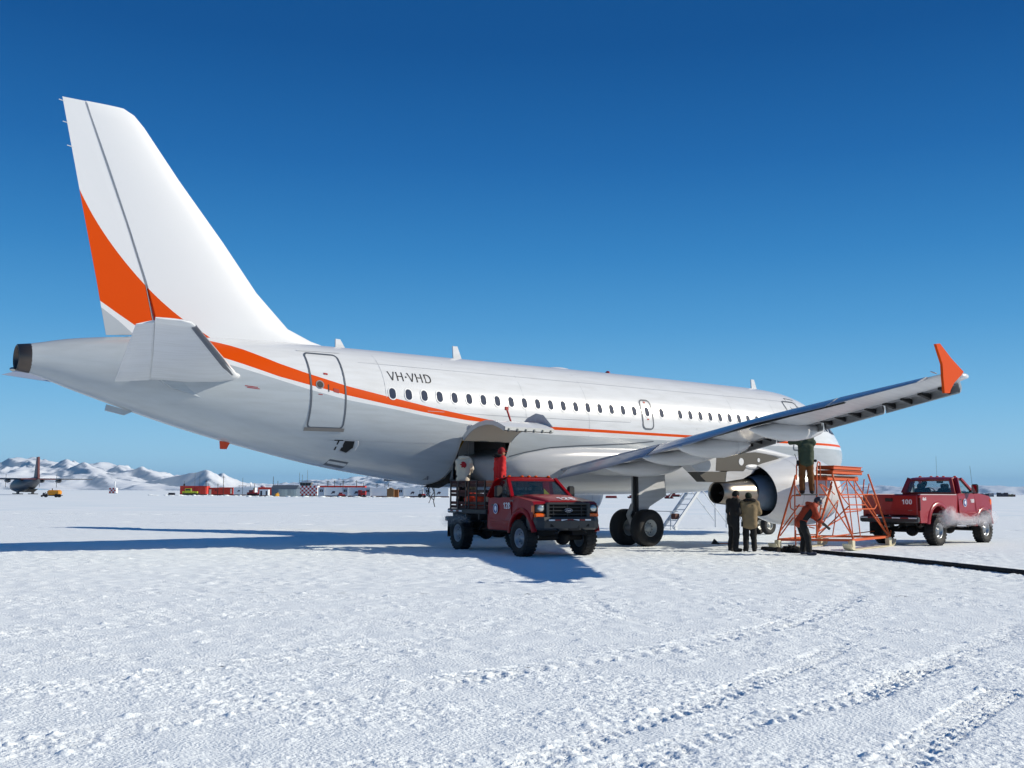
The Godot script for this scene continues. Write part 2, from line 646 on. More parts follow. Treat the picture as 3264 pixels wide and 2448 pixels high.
func mountains() -> void:
	# front of the near range faces the camp; heights in metres along it
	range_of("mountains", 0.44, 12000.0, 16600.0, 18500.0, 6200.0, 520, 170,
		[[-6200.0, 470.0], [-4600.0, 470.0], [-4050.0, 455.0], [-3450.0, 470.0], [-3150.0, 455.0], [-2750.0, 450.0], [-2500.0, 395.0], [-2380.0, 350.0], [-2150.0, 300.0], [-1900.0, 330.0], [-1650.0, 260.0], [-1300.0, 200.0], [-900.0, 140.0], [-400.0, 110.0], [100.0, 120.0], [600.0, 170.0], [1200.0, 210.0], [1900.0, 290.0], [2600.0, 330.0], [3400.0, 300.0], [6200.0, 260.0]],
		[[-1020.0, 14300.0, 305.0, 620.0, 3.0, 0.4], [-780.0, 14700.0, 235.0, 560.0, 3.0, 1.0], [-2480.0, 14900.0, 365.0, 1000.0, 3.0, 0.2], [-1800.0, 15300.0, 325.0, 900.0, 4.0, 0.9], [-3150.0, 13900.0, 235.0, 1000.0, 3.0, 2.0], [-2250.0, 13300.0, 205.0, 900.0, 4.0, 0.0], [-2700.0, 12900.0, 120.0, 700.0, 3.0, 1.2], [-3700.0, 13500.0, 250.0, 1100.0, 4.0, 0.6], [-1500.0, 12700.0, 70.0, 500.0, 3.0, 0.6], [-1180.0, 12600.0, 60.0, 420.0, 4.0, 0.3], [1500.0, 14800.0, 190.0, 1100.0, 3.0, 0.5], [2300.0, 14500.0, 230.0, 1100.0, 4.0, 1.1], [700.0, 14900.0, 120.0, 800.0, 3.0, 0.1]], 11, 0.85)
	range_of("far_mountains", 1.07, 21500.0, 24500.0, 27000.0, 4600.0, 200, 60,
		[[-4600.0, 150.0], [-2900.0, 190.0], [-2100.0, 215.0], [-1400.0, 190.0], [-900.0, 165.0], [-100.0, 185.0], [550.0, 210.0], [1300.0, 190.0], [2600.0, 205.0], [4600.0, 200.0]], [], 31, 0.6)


# ---------------------------------------------------------------- the airliner
# stations of the fuselage: x, top, bottom, half width, height of the widest place
var FUS := [
	[-17.28, 5.16, 4.52, 0.32, 4.84], [-17.0, 5.21, 4.48, 0.37, 4.85], [-16.07, 5.42, 4.17, 0.60, 4.83], [-15.0, 5.57, 3.83, 0.86, 4.75], [-13.0, 5.75, 3.245, 1.27, 4.55], [-11.0, 5.85, 2.76, 1.58, 4.32],
	[-9.0, 5.865, 2.35, 1.82, 4.10], [-7.5, 5.875, 2.12, 1.93, 3.97], [-6.5, 5.88, 1.98, 1.965, 3.90], [-5.2, 5.885, 1.82, 1.975, 3.855], [-4.0, 5.89, 1.78, 1.975, 3.85], [2.0, 5.92, 1.78, 1.975, 3.85], [9.5, 5.90, 1.78, 1.975, 3.85],
	[10.7, 5.87, 1.78, 1.97, 3.85], [11.5, 5.81, 1.78, 1.945, 3.83], [12.3, 5.67, 1.79, 1.87, 3.78], [13.2, 5.37, 1.83, 1.70, 3.68], [14.0, 4.96, 1.92, 1.46, 3.55], [14.6, 4.57, 2.04, 1.22, 3.45], [15.2, 4.12, 2.25, 0.93, 3.35],
	[15.6, 3.78, 2.45, 0.68, 3.25], [15.9, 3.48, 2.68, 0.42, 3.18], [16.05, 3.28, 2.89, 0.22, 3.14], [16.1, 3.13, 3.11, 0.02, 3.12]]
var ORANGE_TOP := [[-13.25, 5.74], [-12.75, 5.632], [-12.02, 5.455], [-11.02, 5.072], [-10.26, 4.841], [-9.167, 4.56], [-7.924, 4.333], [-6.43, 4.086], [-5.22, 3.929], [-4.29, 3.82], [-1.91, 3.725], [0.25, 3.72], [9.8, 3.672], [12.2, 3.68], [16.1, 3.70]]
var ORANGE_LOW := [[-14.3, 5.64], [-13.5, 5.40], [-12.66, 5.162], [-12.11, 5.008], [-11.08, 4.70], [-10.25, 4.522], [-9.187, 4.299], [-7.935, 4.104], [-6.433, 3.902], [-5.218, 3.776], [-2.0, 3.63], [0.25, 3.625], [9.5, 3.587], [12.2, 3.593], [16.1, 3.61]]
var WHITE_LOW := [[-14.7, 5.60], [-13.6, 5.28], [-12.63, 5.002], [-11.75, 4.78], [-10.3, 4.403], [-9.188, 4.166], [-7.935, 4.007], [-6.82, 3.85], [-5.42, 3.683], [-3.8, 3.55], [-1.97, 3.475], [16.1, 3.475]]
var plane: Node3D
var sec_memo := {}

func sec(x: float) -> Array:
	var k := roundi(x * 2000.0)
	if not sec_memo.has(k):
		sec_memo[k] = [pchip(FUS, 1, x), pchip(FUS, 2, x), pchip(FUS, 3, x), pchip(FUS, 4, x)]
	return sec_memo[k]

func skin(x: float, th: float) -> Vector3:
	var s := sec(x)
	var si := sin(th)
	return Vector3(x, s[3] + (s[0] - s[3] if si > 0.0 else s[3] - s[1]) * si, s[2] * cos(th))

func skin_normal(x: float, th: float) -> Vector3:
	var dx := skin(x + 0.02, th) - skin(x - 0.02, th)
	var dt := skin(x, th + 0.01) - skin(x, th - 0.01)
	var n := dx.cross(dt).normalized()
	return n if n.dot(Vector3(0, sin(th), cos(th))) > 0.0 else -n

func angle_at(x: float, y: float) -> float:
	var s := sec(x)
	var v: float = (y - s[3]) / ((s[0] - s[3]) if y > s[3] else (s[3] - s[1]))
	return asin(clampf(v, -1.0, 1.0))

func on_side(x: float, y: float, out := 0.0) -> Vector3:      # a point on the starboard skin
	var th := angle_at(x, y)
	return skin(x, th) + skin_normal(x, th) * out

# the skin between two lines y = lo(x) and y = hi(x), starboard (1) or port (-1)
func skin_band(x0: float, x1: float, lo: Variant, hi: Variant, rows: int, m: Material, side := 1.0, out := 0.0, into: ArrayMesh = null, step := 0.3) -> ArrayMesh:
	var p := []
	var nn := []
	var xs := [x0]
	var x := x0
	while x < x1 - 0.001:
		x = minf(x1, x + (minf(step, 0.05) if x > 15.55 else step))
		xs.append(x)
	for q in xs:
		var a := -PI / 2 if lo == null else angle_at(q, lin(lo, q) if lo is Array else lo)
		var b := PI / 2 if hi == null else angle_at(q, lin(hi, q) if hi is Array else hi)
		var r := PackedVector3Array()
		var n := PackedVector3Array()
		for i in rows + 1:
			var th := lerpf(a, b, i / float(rows))
			var no := skin_normal(q, th)
			var v := skin(q, th) + no * out
			r.append(Vector3(v.x, v.y, v.z * side))
			n.append(Vector3(no.x, no.y, no.z * side))
		p.append(r)
		nn.append(n)
	return sheet(p, nn, m, into)

# a closed or open line on the starboard skin, laid as a flat raised strip
func skin_strip(pts: Array, width: float, out: float, closed := true) -> MB:
	var mb := MB.new()
	var t := PackedVector3Array()
	var n := pts.size()
	var inner := []
	var outer := []
	for i in n:
		var p: Vector2 = pts[i]
		var a: Vector2 = pts[(i - 1 + n) % n] if closed or i > 0 else p
		var b: Vector2 = pts[(i + 1) % n] if closed or i < n - 1 else p
		var d := (b - a).normalized()
		var s := Vector2(-d.y, d.x) * width * 0.5
		inner.append(on_side(p.x + s.x, p.y + s.y, out))
		outer.append(on_side(p.x - s.x, p.y - s.y, out))
	for i in (n if closed else n - 1):
		var k := (i + 1) % n
		t.append_array([inner[i], outer[i], outer[k], inner[i], outer[k], inner[k]])
	# turn outwards
	var f := (t[1] - t[0]).cross(t[2] - t[0])
	if f.z > 0.0:
		for i in range(0, t.size(), 3):
			var v := t[i + 1]
			t[i + 1] = t[i + 2]
			t[i + 2] = v
	mb.put(t, false, false)
	return mb

func rounded(x0: float, x1: float, y0: float, y1: float, r: float, n := 5, lean := 0.0) -> Array:
	var o := []
	for c in [[x1 - r, y1 - r, 0.0], [x0 + r, y1 - r, 0.25], [x0 + r, y0 + r, 0.5], [x1 - r, y0 + r, 0.75]]:
		for i in n + 1:
			var a: float = TAU * (c[2] + 0.25 * i / n)
			var y: float = c[1] + sin(a) * r
			o.append(Vector2(c[0] + cos(a) * r + lean * (y - y0), y))
	# long sides need points of their own to follow the round skin
	var full := []
	for i in o.size():
		var p: Vector2 = o[i]
		var q: Vector2 = o[(i + 1) % o.size()]
		var k := maxi(1, int(p.distance_to(q) / 0.15))
		for j in k:
			full.append(p.lerp(q, j / float(k)))
	return full

func skin_patch(outline: Array, out: float) -> MB:      # a filled outline laid on the starboard skin
	var mb := MB.new()
	var poly := PackedVector2Array(outline)
	var c := Vector2.ZERO
	for p in poly: c += p
	c /= poly.size()
	var t := PackedVector3Array()
	for k in 3:
		for i in poly.size():
			var p := poly[i]
			var q := poly[(i + 1) % poly.size()]
			var a0 := c.lerp(p, k / 3.0)
			var a1 := c.lerp(q, k / 3.0)
			var b0 := c.lerp(p, (k + 1) / 3.0)
			var b1 := c.lerp(q, (k + 1) / 3.0)
			t.append_array([on_side(b0.x, b0.y, out), on_side(a0.x, a0.y, out), on_side(a1.x, a1.y, out), on_side(b0.x, b0.y, out), on_side(a1.x, a1.y, out), on_side(b1.x, b1.y, out)])
	for i in range(0, t.size(), 3):
		if (t[i + 1] - t[i]).cross(t[i + 2] - t[i]).z > 0.0:
			var v := t[i + 1]
			t[i + 1] = t[i + 2]
			t[i + 2] = v
	mb.put(t, true, false)
	return mb

func letters(s: String, size: float, font := "Droid Sans", depth := 0.004, weight := 400) -> ArrayMesh:
	var tm := TextMesh.new()
	var sf := SystemFont.new()
	sf.font_names = PackedStringArray([font])
	sf.font_weight = weight
	tm.font = sf
	tm.text = s
	tm.font_size = 48
	tm.pixel_size = size / 36.0
	tm.depth = depth
	tm.curve_step = 1.0
	var am := ArrayMesh.new()
	for i in tm.get_surface_count():
		am.add_surface_from_arrays(Mesh.PRIMITIVE_TRIANGLES, tm.surface_get_arrays(i))
	return am

func letters_on_skin(s: String, x: float, y: float, size: float, stretch := 1.0) -> ArrayMesh:
	var am := letters(s, size, "Droid Sans", 0.0)
	var o := ArrayMesh.new()
	for i in am.get_surface_count():
		var arr := am.surface_get_arrays(i)
		var v: PackedVector3Array = arr[Mesh.ARRAY_VERTEX]
		var n: PackedVector3Array = arr[Mesh.ARRAY_NORMAL]
		for k in v.size():
			var px := x + v[k].x * stretch
			var py := y + v[k].y
			var th := angle_at(px, py)
			n[k] = skin_normal(px, th)
			v[k] = skin(px, th) + n[k] * 0.006
		arr[Mesh.ARRAY_VERTEX] = v
		arr[Mesh.ARRAY_NORMAL] = n
		arr[Mesh.ARRAY_TANGENT] = null
		arr[Mesh.ARRAY_TEX_UV] = null
		o.add_surface_from_arrays(Mesh.PRIMITIVE_TRIANGLES, arr)
	return o

# one wing-like surface: stations [span z, LE x, LE y, TE x, TE y, thickness share], airfoil closed at the tail
func foil(stations: Array, side: float, upright := false, n := 10, bulge := 1.0) -> MB:
	var rings := []
	for s in stations:
		var ring := PackedVector3Array()
		var le := Vector3(s[1], s[2], s[0] * side)
		var te := Vector3(s[3], s[4], s[0] * side)
		if upright:
			le = Vector3(s[1], s[2], 0)
			te = Vector3(s[3], s[4], 0)
		var chord := le.distance_to(te)
		var up := Vector3(0, 0, 1) if upright else Vector3(0, 1, 0)
		for i in range(0, n * 2):
			var k := i if i <= n else 2 * n - i
			var u := 0.5 * (1.0 - cos(PI * k / n))
			var th: float = s[5] * chord * (1.4845 * sqrt(u) - 0.63 * u - 1.758 * u * u + 1.4215 * u * u * u - 0.5075 * u * u * u * u) * 1.0
			ring.append(le.lerp(te, u) + up * (th if i <= n else -th * bulge))
		rings.append(ring)
	var mb := MB.new()
	mb.loft(rings, true)
	return mb


func airliner() -> void:
	var white := mat("white aircraft paint", Color(0.84, 0.85, 0.86), 0.24)
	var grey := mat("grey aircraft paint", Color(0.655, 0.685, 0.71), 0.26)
	var orange := mat("orange aircraft paint", Color(0.82, 0.285, 0.0), 0.4)
	orange.metallic_specular = 0.25
	var line := mat("dark seam", Color(0.30, 0.33, 0.37), 0.6)
	var faint := mat("faint seam", Color(0.60, 0.62, 0.65), 0.5)
	var steel := mat("bare metal", Color(0.72, 0.70, 0.67), 0.28, 1.0)
	var dark := mat("dark cavity", Color(0.06, 0.065, 0.075), 0.8)
	var black := mat("black paint", Color(0.03, 0.035, 0.05), 0.5)
	var glass := mat("cabin window glass", Color(0.13, 0.19, 0.29), 0.5)
	glass.metallic_specular = 0.2
	var wing_grey := mat("wing grey paint", Color(0.72, 0.73, 0.745), 0.24)
	var red := mat("red warning paint", Color(0.60, 0.06, 0.06), 0.5)
	# wear: faint streaks that run along the skin
	var wear := NoiseTexture2D.new()
	var wn := FastNoiseLite.new()
	wn.frequency = 0.02
	wn.fractal_octaves = 5
	wn.seed = 77
	wear.noise = wn
	wear.width = 512
	wear.height = 512
	wear.seamless = true
	var wg := Gradient.new()
	wg.set_color(0, Color(0.962, 0.96, 0.955))
	wg.set_color(1, Color(1, 1, 1))
	wg.set_offset(0, 0.2)
	wg.set_offset(1, 0.62)
	wear.color_ramp = wg
	for m in [white, grey, wing_grey]:
		m.albedo_texture = wear
		m.uv1_triplanar = true
		m.uv1_world_triplanar = true
		m.uv1_scale = Vector3(0.06, 0.5, 0.5)
	plane = thing("airliner", "large white twin engine airliner with orange stripe and orange tail flash", "airliner")
	# --- skin, painted in bands; the hold door leaves an opening on the starboard side
	var skin_white := skin_band(-17.0, 16.1, ORANGE_TOP, null, 10, white)
	skin_band(-17.0, 16.1, ORANGE_TOP, null, 10, white, -1.0, 0.0, skin_white)
	part(plane, "fuselage", skin_white, white)
	var stripe := skin_band(-14.3, 16.1, ORANGE_LOW, ORANGE_TOP, 3, orange)
	skin_band(-14.3, 16.1, ORANGE_LOW, ORANGE_TOP, 3, orange, -1.0, 0.0, stripe)
	part(plane, "orange_stripe", stripe, orange)
	var pin := skin_band(-14.7, 16.1, WHITE_LOW, ORANGE_LOW, 2, white)
	skin_band(-14.7, 16.1, WHITE_LOW, ORANGE_LOW, 2, white, -1.0, 0.0, pin)
	part(plane, "white_pinstripe", pin, white)
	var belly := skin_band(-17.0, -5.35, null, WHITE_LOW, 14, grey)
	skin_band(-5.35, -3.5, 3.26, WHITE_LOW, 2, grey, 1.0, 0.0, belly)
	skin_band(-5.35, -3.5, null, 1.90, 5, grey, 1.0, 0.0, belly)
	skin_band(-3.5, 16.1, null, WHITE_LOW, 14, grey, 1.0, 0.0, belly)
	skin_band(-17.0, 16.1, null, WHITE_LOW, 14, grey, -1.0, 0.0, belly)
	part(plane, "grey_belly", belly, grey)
	# --- tail cone with the small engine's exhaust
	var cone := MB.new()
	cone.lathe([[0.0, 0.37], [-0.28, 0.33], [-0.30, 0.30], [-0.26, 0.27], [0.2, 0.25]], Vector3(-16.99, 4.845, 0), Vector3.RIGHT, 24, false, true)
	part(plane, "exhaust_cone", cone, mat("burnt metal", Color(0.36, 0.33, 0.31), 0.4, 0.8))
	part(plane, "tail_light", MB.new().ball(Vector3(-17.34, 4.55, 0.0), Vector3(0.08, 0.05, 0.05), 6), steel)
	# --- belly fairing round the wing root
	var rings := []
	for s in [[-4.0, 0.35, 0.25, 2.62], [-3.5, 0.72, 0.5, 2.55], [-2.8, 0.9, 0.78, 2.6], [-1.8, 0.985, 0.95, 2.68], [-0.6, 1.0, 1.0, 2.74], [2.0, 1.0, 1.0, 2.78], [4.4, 1.0, 0.98, 2.80], [5.6, 0.985, 0.93, 2.76], [6.6, 0.95, 0.82, 2.68], [7.4, 0.86, 0.62, 2.56], [8.0, 0.7, 0.42, 2.45]]:
		var ring := PackedVector3Array()
		for i in 40:
			var a := TAU * i / 40.0
			var c := cos(a)
			var si := sin(a)
			var z: float = signf(c) * pow(absf(c), 2.0 / 2.7) * 2.06 * s[1]
			var y: float = s[3] + signf(si) * pow(absf(si), 2.0 / 2.7) * (0.62 if si > 0.0 else 1.21) * s[2]
			ring.append(Vector3(s[0], y, z))
		rings.append(ring)
	part(plane, "belly_fairing", MB.new().loft(rings, true), wing_grey)
	var seam := [Vector2(-3.38, 2.75), Vector2(-2.79, 2.90), Vector2(-1.85, 3.07), Vector2(-0.58, 3.17), Vector2(0.8, 3.25), Vector2(1.6, 3.30), Vector2(2.75, 3.42)]
	part(plane, "fairing_seam", skin_strip(seam, 0.03, 0.012, false), line)
	# --- cabin windows on the starboard side
	var xs := []
	for i in 19: xs.append(-7.744 + i * 0.5334)
	for x in [2.466, 3.19]: xs.append(x)
	for i in 12: xs.append(4.133 + i * 0.5334)
	var rim_mat := mat("window surround", Color(0.87, 0.88, 0.89), 0.3)
	for x in xs:
		var lift := 0.006 if x == 2.466 else 0.0
		var w := part(plane, "window", skin_patch(rounded(x - 0.112, x + 0.112, 4.262, 4.588, 0.11), 0.005 + lift), glass)
		part(w, "frame", skin_strip(rounded(x - 0.122, x + 0.122, 4.252, 4.598, 0.122), 0.03, 0.009 + lift), rim_mat)
	# --- doors
	var door := skin_band(-10.17, -9.24, 3.40, WHITE_LOW, 5, grey, 1.0, 0.006)
	skin_band(-10.17, -9.24, WHITE_LOW, ORANGE_LOW, 2, white, 1.0, 0.006, door)
	skin_band(-10.17, -9.24, ORANGE_LOW, ORANGE_TOP, 2, orange, 1.0, 0.006, door)
	skin_band(-10.17, -9.24, ORANGE_TOP, 5.44, 4, white, 1.0, 0.006, door)
	var rd := part(plane, "rear_door", door, white)
	part(rd, "frame", skin_strip(rounded(-10.20, -9.20, 3.37, 5.46, 0.12), 0.045, 0.012), line)
	var sill := MB.new()
	for q in [[-10.26, -10.08, 3.30, 3.46], [-9.32, -9.14, 3.30, 3.46]]:
		sill.prism(PackedVector2Array([Vector2(q[0], q[2]), Vector2(q[1], q[2]), Vector2(q[1], q[3]), Vector2(q[0], q[3])]), on_side(-9.7, 3.38, 0.0) * Vector3(0, 0, 1), Vector3.RIGHT, Vector3.UP, -0.05, 0.035)
	part(rd, "sill", skin_strip([Vector2(-10.26, 3.335), Vector2(-9.7, 3.335), Vector2(-9.14, 3.335)], 0.09, 0.018, false), mat("scuff plate", Color(0.45, 0.44, 0.43), 0.5))
	part(rd, "porthole", skin_patch(rounded(-10.03, -9.86, 4.46, 4.63, 0.085), 0.012), black)
	part(rd, "porthole_ring", skin_strip(rounded(-10.05, -9.84, 4.44, 4.65, 0.104), 0.03, 0.014), steel)
	part(rd, "handle", skin_strip([Vector2(-9.70, 4.36), Vector2(-9.70, 4.56)], 0.03, 0.014, false), black)
	part(rd, "notice", skin_patch([Vector2(-9.80, 4.84), Vector2(-9.68, 4.83), Vector2(-9.68, 4.88), Vector2(-9.80, 4.89)], 0.013), red)
	part(rd, "notice", skin_patch([Vector2(-10.0, 4.27), Vector2(-9.88, 4.26), Vector2(-9.88, 4.28), Vector2(-10.0, 4.29)], 0.013), red)
	part(rd, "notice", skin_patch([Vector2(-9.56, 4.36), Vector2(-9.40, 4.33), Vector2(-9.40, 4.44), Vector2(-9.56, 4.47)], 0.013), mat("stencil on orange", Color(0.62, 0.13, 0.03), 0.5))
	part(plane, "gutter", skin_strip([Vector2(-10.35, 5.52), Vector2(-9.7, 5.55), Vector2(-9.0, 5.56)], 0.03, 0.015, false), white)
	var ex := part(plane, "overwing_exit", skin_band(2.235, 2.705, 3.86, 4.80, 6, white, 1.0, 0.004, null, 0.12), white)
	part(ex, "frame", skin_strip(rounded(2.22, 2.72, 3.83, 4.84, 0.15, 6), 0.05, 0.011), line)
	part(ex, "notice", skin_patch(rounded(2.40, 2.50, 4.73, 4.79, 0.01, 2), 0.012), red)
	part(ex, "notice", skin_patch(rounded(2.42, 2.52, 4.14, 4.19, 0.01, 2), 0.012), red)
	var fd := part(plane, "forward_door", skin_band(10.56, 11.40, 3.40, WHITE_LOW, 2, grey, 1.0, 0.004), grey)
	part(fd, "frame", skin_strip(rounded(10.55, 11.42, 3.35, 5.30, 0.12), 0.05, 0.01), line)
	part(plane, "escape_hatch", skin_strip([Vector2(10.97, 5.45), Vector2(11.55, 5.40), Vector2(11.52, 5.06), Vector2(10.9, 5.0)], 0.035, 0.01), line)
	for q in [[12.70, 13.02], [13.08, 13.35]]:
		part(plane, "cockpit_window", skin_patch([Vector2(q[0], 4.20), Vector2(q[1], 4.17), Vector2(q[1] - 0.03, 4.55), Vector2(q[0] + 0.05, 4.60)], 0.006), glass)
	for q in [[13.45, 13.95], [14.0, 14.4]]:
		part(plane, "cockpit_window", skin_patch([Vector2(q[0], 4.15), Vector2(q[1], 4.08), Vector2(q[1] - 0.1, 4.40), Vector2(q[0] + 0.02, 4.52)], 0.006), glass)
	# --- writing
	part(plane, "registration", letters_on_skin("VH·VHD", -7.03, 4.95, 0.285, 1.12), black)
	part(plane, "toilet_mark", letters_on_skin("T", -9.19, 2.93, 0.29, 1.3), black)
	# --- small hatches
	var h1 := part(plane, "service_hatch", skin_patch([Vector2(-9.01, 3.05), Vector2(-8.73, 3.04), Vector2(-8.70, 2.87), Vector2(-8.82, 2.73), Vector2(-9.03, 2.79)], 0.006), dark)
	part(h1, "frame", skin_strip([Vector2(-9.02, 3.07), Vector2(-8.71, 3.06), Vector2(-8.68, 2.86), Vector2(-8.81, 2.71), Vector2(-9.05, 2.77)], 0.03, 0.012), faint)
	var flap := MB.new()
	flap.prism(PackedVector2Array([Vector2(0, 0), Vector2(0, -0.27), Vector2(0.10, -0.12), Vector2(0.10, 0.0)]), on_side(-8.71, 3.05, 0.0), Vector3(0.45, 0.0, 0.9).normalized(), Vector3.UP, -0.008, 0.008)
	part(h1, "hatch_flap", flap, wing_grey)
	part(plane, "drain_panel", skin_strip([Vector2(-9.12, 2.53), Vector2(-8.55, 2.45), Vector2(-8.51, 2.325), Vector2(-9.10, 2.42)], 0.04, 0.008), line)
	for q in [[[-12.6, 5.0], [-12.55, 3.9], [-12.4, 3.25]], [[-5.6, 5.5], [-5.6, 4.1]], [[1.62, 4.7], [1.63, 4.05]], [[4.93, 4.5], [4.93, 3.9]], [[-15.6, 5.2], [-15.6, 4.2]]]:
		part(plane, "skin_joint", skin_strip(q.map(func(v): return Vector2(v[0], v[1])), 0.014, 0.004, false), faint)
	for x in [-7.95, -2.93, -0.27, 7.07, 9.6]:
		var ys := []
		for i in 8:
			var y := lerpf(5.6, 3.45 if x > -6.0 else 4.3, i / 7.0)
			ys.append(Vector2(x, y))
		part(plane, "skin_joint", skin_strip(ys, 0.010, 0.003, false), faint)
	for y in [5.30, 3.05]:
		var xl := []
		for i in 40: xl.append(Vector2(-8.6 + i * 0.5 if y > 4.0 else -9.5 + i * 0.1, y))
		part(plane, "skin_joint", skin_strip(xl, 0.008, 0.003, false), faint)
	part(plane, "skin_joint", skin_strip([Vector2(-6.6, 3.98), Vector2(-3.8, 3.97), Vector2(1.62, 4.02)], 0.012, 0.004, false), faint)
	for q in [[-12.0, 4.40], [-11.95, 4.36]]:
		part(plane, "stencil", skin_strip([Vector2(q[0], q[1]), Vector2(q[0] + 0.34, q[1] - 0.03)], 0.018, 0.005, false), red)
	# --- blades and lamps along the top and under the tail
	for q in [[-8.44, 5.85, 0.28, 0.34, 0.0], [-4.2, 5.86, 0.44, 0.36, 0.10], [10.61, 5.84, 0.44, 0.34, 0.10]]:
		var blade := MB.new()
		blade.prism(PackedVector2Array([Vector2(-0.17, 0), Vector2(0.17, 0), Vector2(-0.02, q[2]), Vector2(-0.17 - q[4] * 0.3, q[2])]), Vector3(q[0], q[1], 0), Vector3.RIGHT, Vector3.UP, -0.025, 0.025)
		part(plane, "blade_antenna", blade, white)
	part(plane, "dome_antenna", MB.new().ball(Vector3(0.1, 5.88, 0), Vector3(0.55, 0.09, 0.2), 8), white)
	part(plane, "dome_antenna", MB.new().ball(Vector3(7.4, 5.88, 0), Vector3(0.12, 0.06, 0.06), 6), white)
	part(plane, "beacon", MB.new().ball(Vector3(2.42, 5.92, 0), Vector3(0.1, 0.1, 0.1), 6), mat("red beacon glass", Color(0.55, 0.03, 0.06), 0.2))
	part(plane, "belly_blade", MB.new().prism(PackedVector2Array([Vector2(-0.14, 0.02), Vector2(0.15, -0.02), Vector2(0.06, -0.20), Vector2(-0.12, -0.20)]), Vector3(-11.92, 2.97, 0), Vector3.RIGHT, Vector3.UP, -0.02, 0.02), mat("orange antenna", Color(0.80, 0.24, 0.03), 0.4))
	part(plane, "belly_blade", MB.new().prism(PackedVector2Array([Vector2(-0.35, 0.04), Vector2(0.3, -0.12), Vector2(0.1, -0.22), Vector2(-0.38, -0.12)]), Vector3(-14.75, 3.78, 0), Vector3.RIGHT, Vector3.UP, -0.03, 0.03), grey)
	# --- fin and rudder, painted on both sides with the orange flash
	var paint := fin_paint()
	var fin := MB.new()
	var fs := [[0, -8.7, 5.80, -13.95, 5.66, 0.055], [0, -9.4, 5.97, -13.93, 5.80, 0.07], [0, -10.14, 6.26, -13.98, 6.18, 0.09], [0, -11.13, 7.19, -14.24, 7.06, 0.105], [0, -12.16, 8.48, -14.70, 8.34, 0.115], [0, -13.46, 10.0, -15.30, 9.93, 0.12], [0, -14.45, 11.25, -15.84, 11.28, 0.12], [0, -14.72, 11.52, -15.93, 11.55, 0.10], [0, -15.0, 11.65, -15.97, 11.63, 0.06]]
	fin = blunt_foil(fs, 0.55)
	part(plane, "fin", planar_uv(fin.mesh()), paint)
	var rud := MB.new()
	var rs := []
	for s in [[5.72, -13.97, -15.19, 0.25], [7.0, -14.27, -15.49, 0.23], [8.6, -14.84, -15.86, 0.19], [10.2, -15.46, -16.22, 0.15], [11.61, -15.99, -16.54, 0.10]]:
		var ring := PackedVector3Array()
		for q in [[-0.004, 0.0], [-0.004, 0.485], [0.2, 0.40], [1.0, 0.03], [1.0, -0.03], [0.2, -0.40], [-0.004, -0.485]]:
			ring.append(Vector3(lerpf(s[1], s[2], q[0]), s[0] - 0.12 * (q[0] if s[0] < 6.0 else 0.0), q[1] * s[3]))
		rs.append(ring)
	rud.loft(rs, false)
	part(plane, "rudder", planar_uv(rud.mesh()), paint)
	for k in [-1.0, 1.0]:
		part(plane, "hinge_line", MB.new().loft([bead(Vector3(-13.965, 5.72, 0.1235 * k)), bead(Vector3(-14.27, 7.0, 0.1145 * k)), bead(Vector3(-14.84, 8.6, 0.0955 * k)), bead(Vector3(-15.46, 10.2, 0.0765 * k)), bead(Vector3(-15.985, 11.58, 0.052 * k))], false), faint)
	for q in [11.5, 10.95, 10.35]:
		part(plane, "static_wick", MB.new().tube(Vector3(-16.46 + (11.5 - q) * 0.22, q, 0), Vector3(-16.62 + (11.5 - q) * 0.22, q + 0.02, 0), 0.012, 4), white)
	# --- tailplane, both sides
	for side in [1.0, -1.0]:
		var tp := part(plane, "tailplane", blunt_tail(side), white)
		part(tp, "elevator", elevator(side), white)
		var boot := MB.new()
		boot.loft([boot_ring(1.75, -12.43, 4.685, 0.10, side), boot_ring(5.95, -15.08, 5.105, 0.055, side)], true)
		part(tp, "leading_edge", boot, mat("bare leading edge", Color(0.42, 0.43, 0.46), 0.35, 0.7))
	var apron := MB.new()
	apron.prism(PackedVector2Array([Vector2(-14.3, 4.52), Vector2(-13.85, 4.25), Vector2(-12.95, 4.0), Vector2(-12.78, 4.28), Vector2(-12.7, 4.6)]), Vector3(0, 0, 1.12), Vector3.RIGHT, Vector3.UP, -0.3, 0.03)
	part(plane, "tailplane_seal", apron, grey)
	hold_door()
	wings()
	landing_gear()


func bead(c: Vector3) -> PackedVector3Array:
	return PackedVector3Array([c + Vector3(-0.006, 0, -0.012), c + Vector3(0.006, 0, -0.012), c + Vector3(0.006, 0, 0.004), c + Vector3(-0.006, 0, 0.004)])

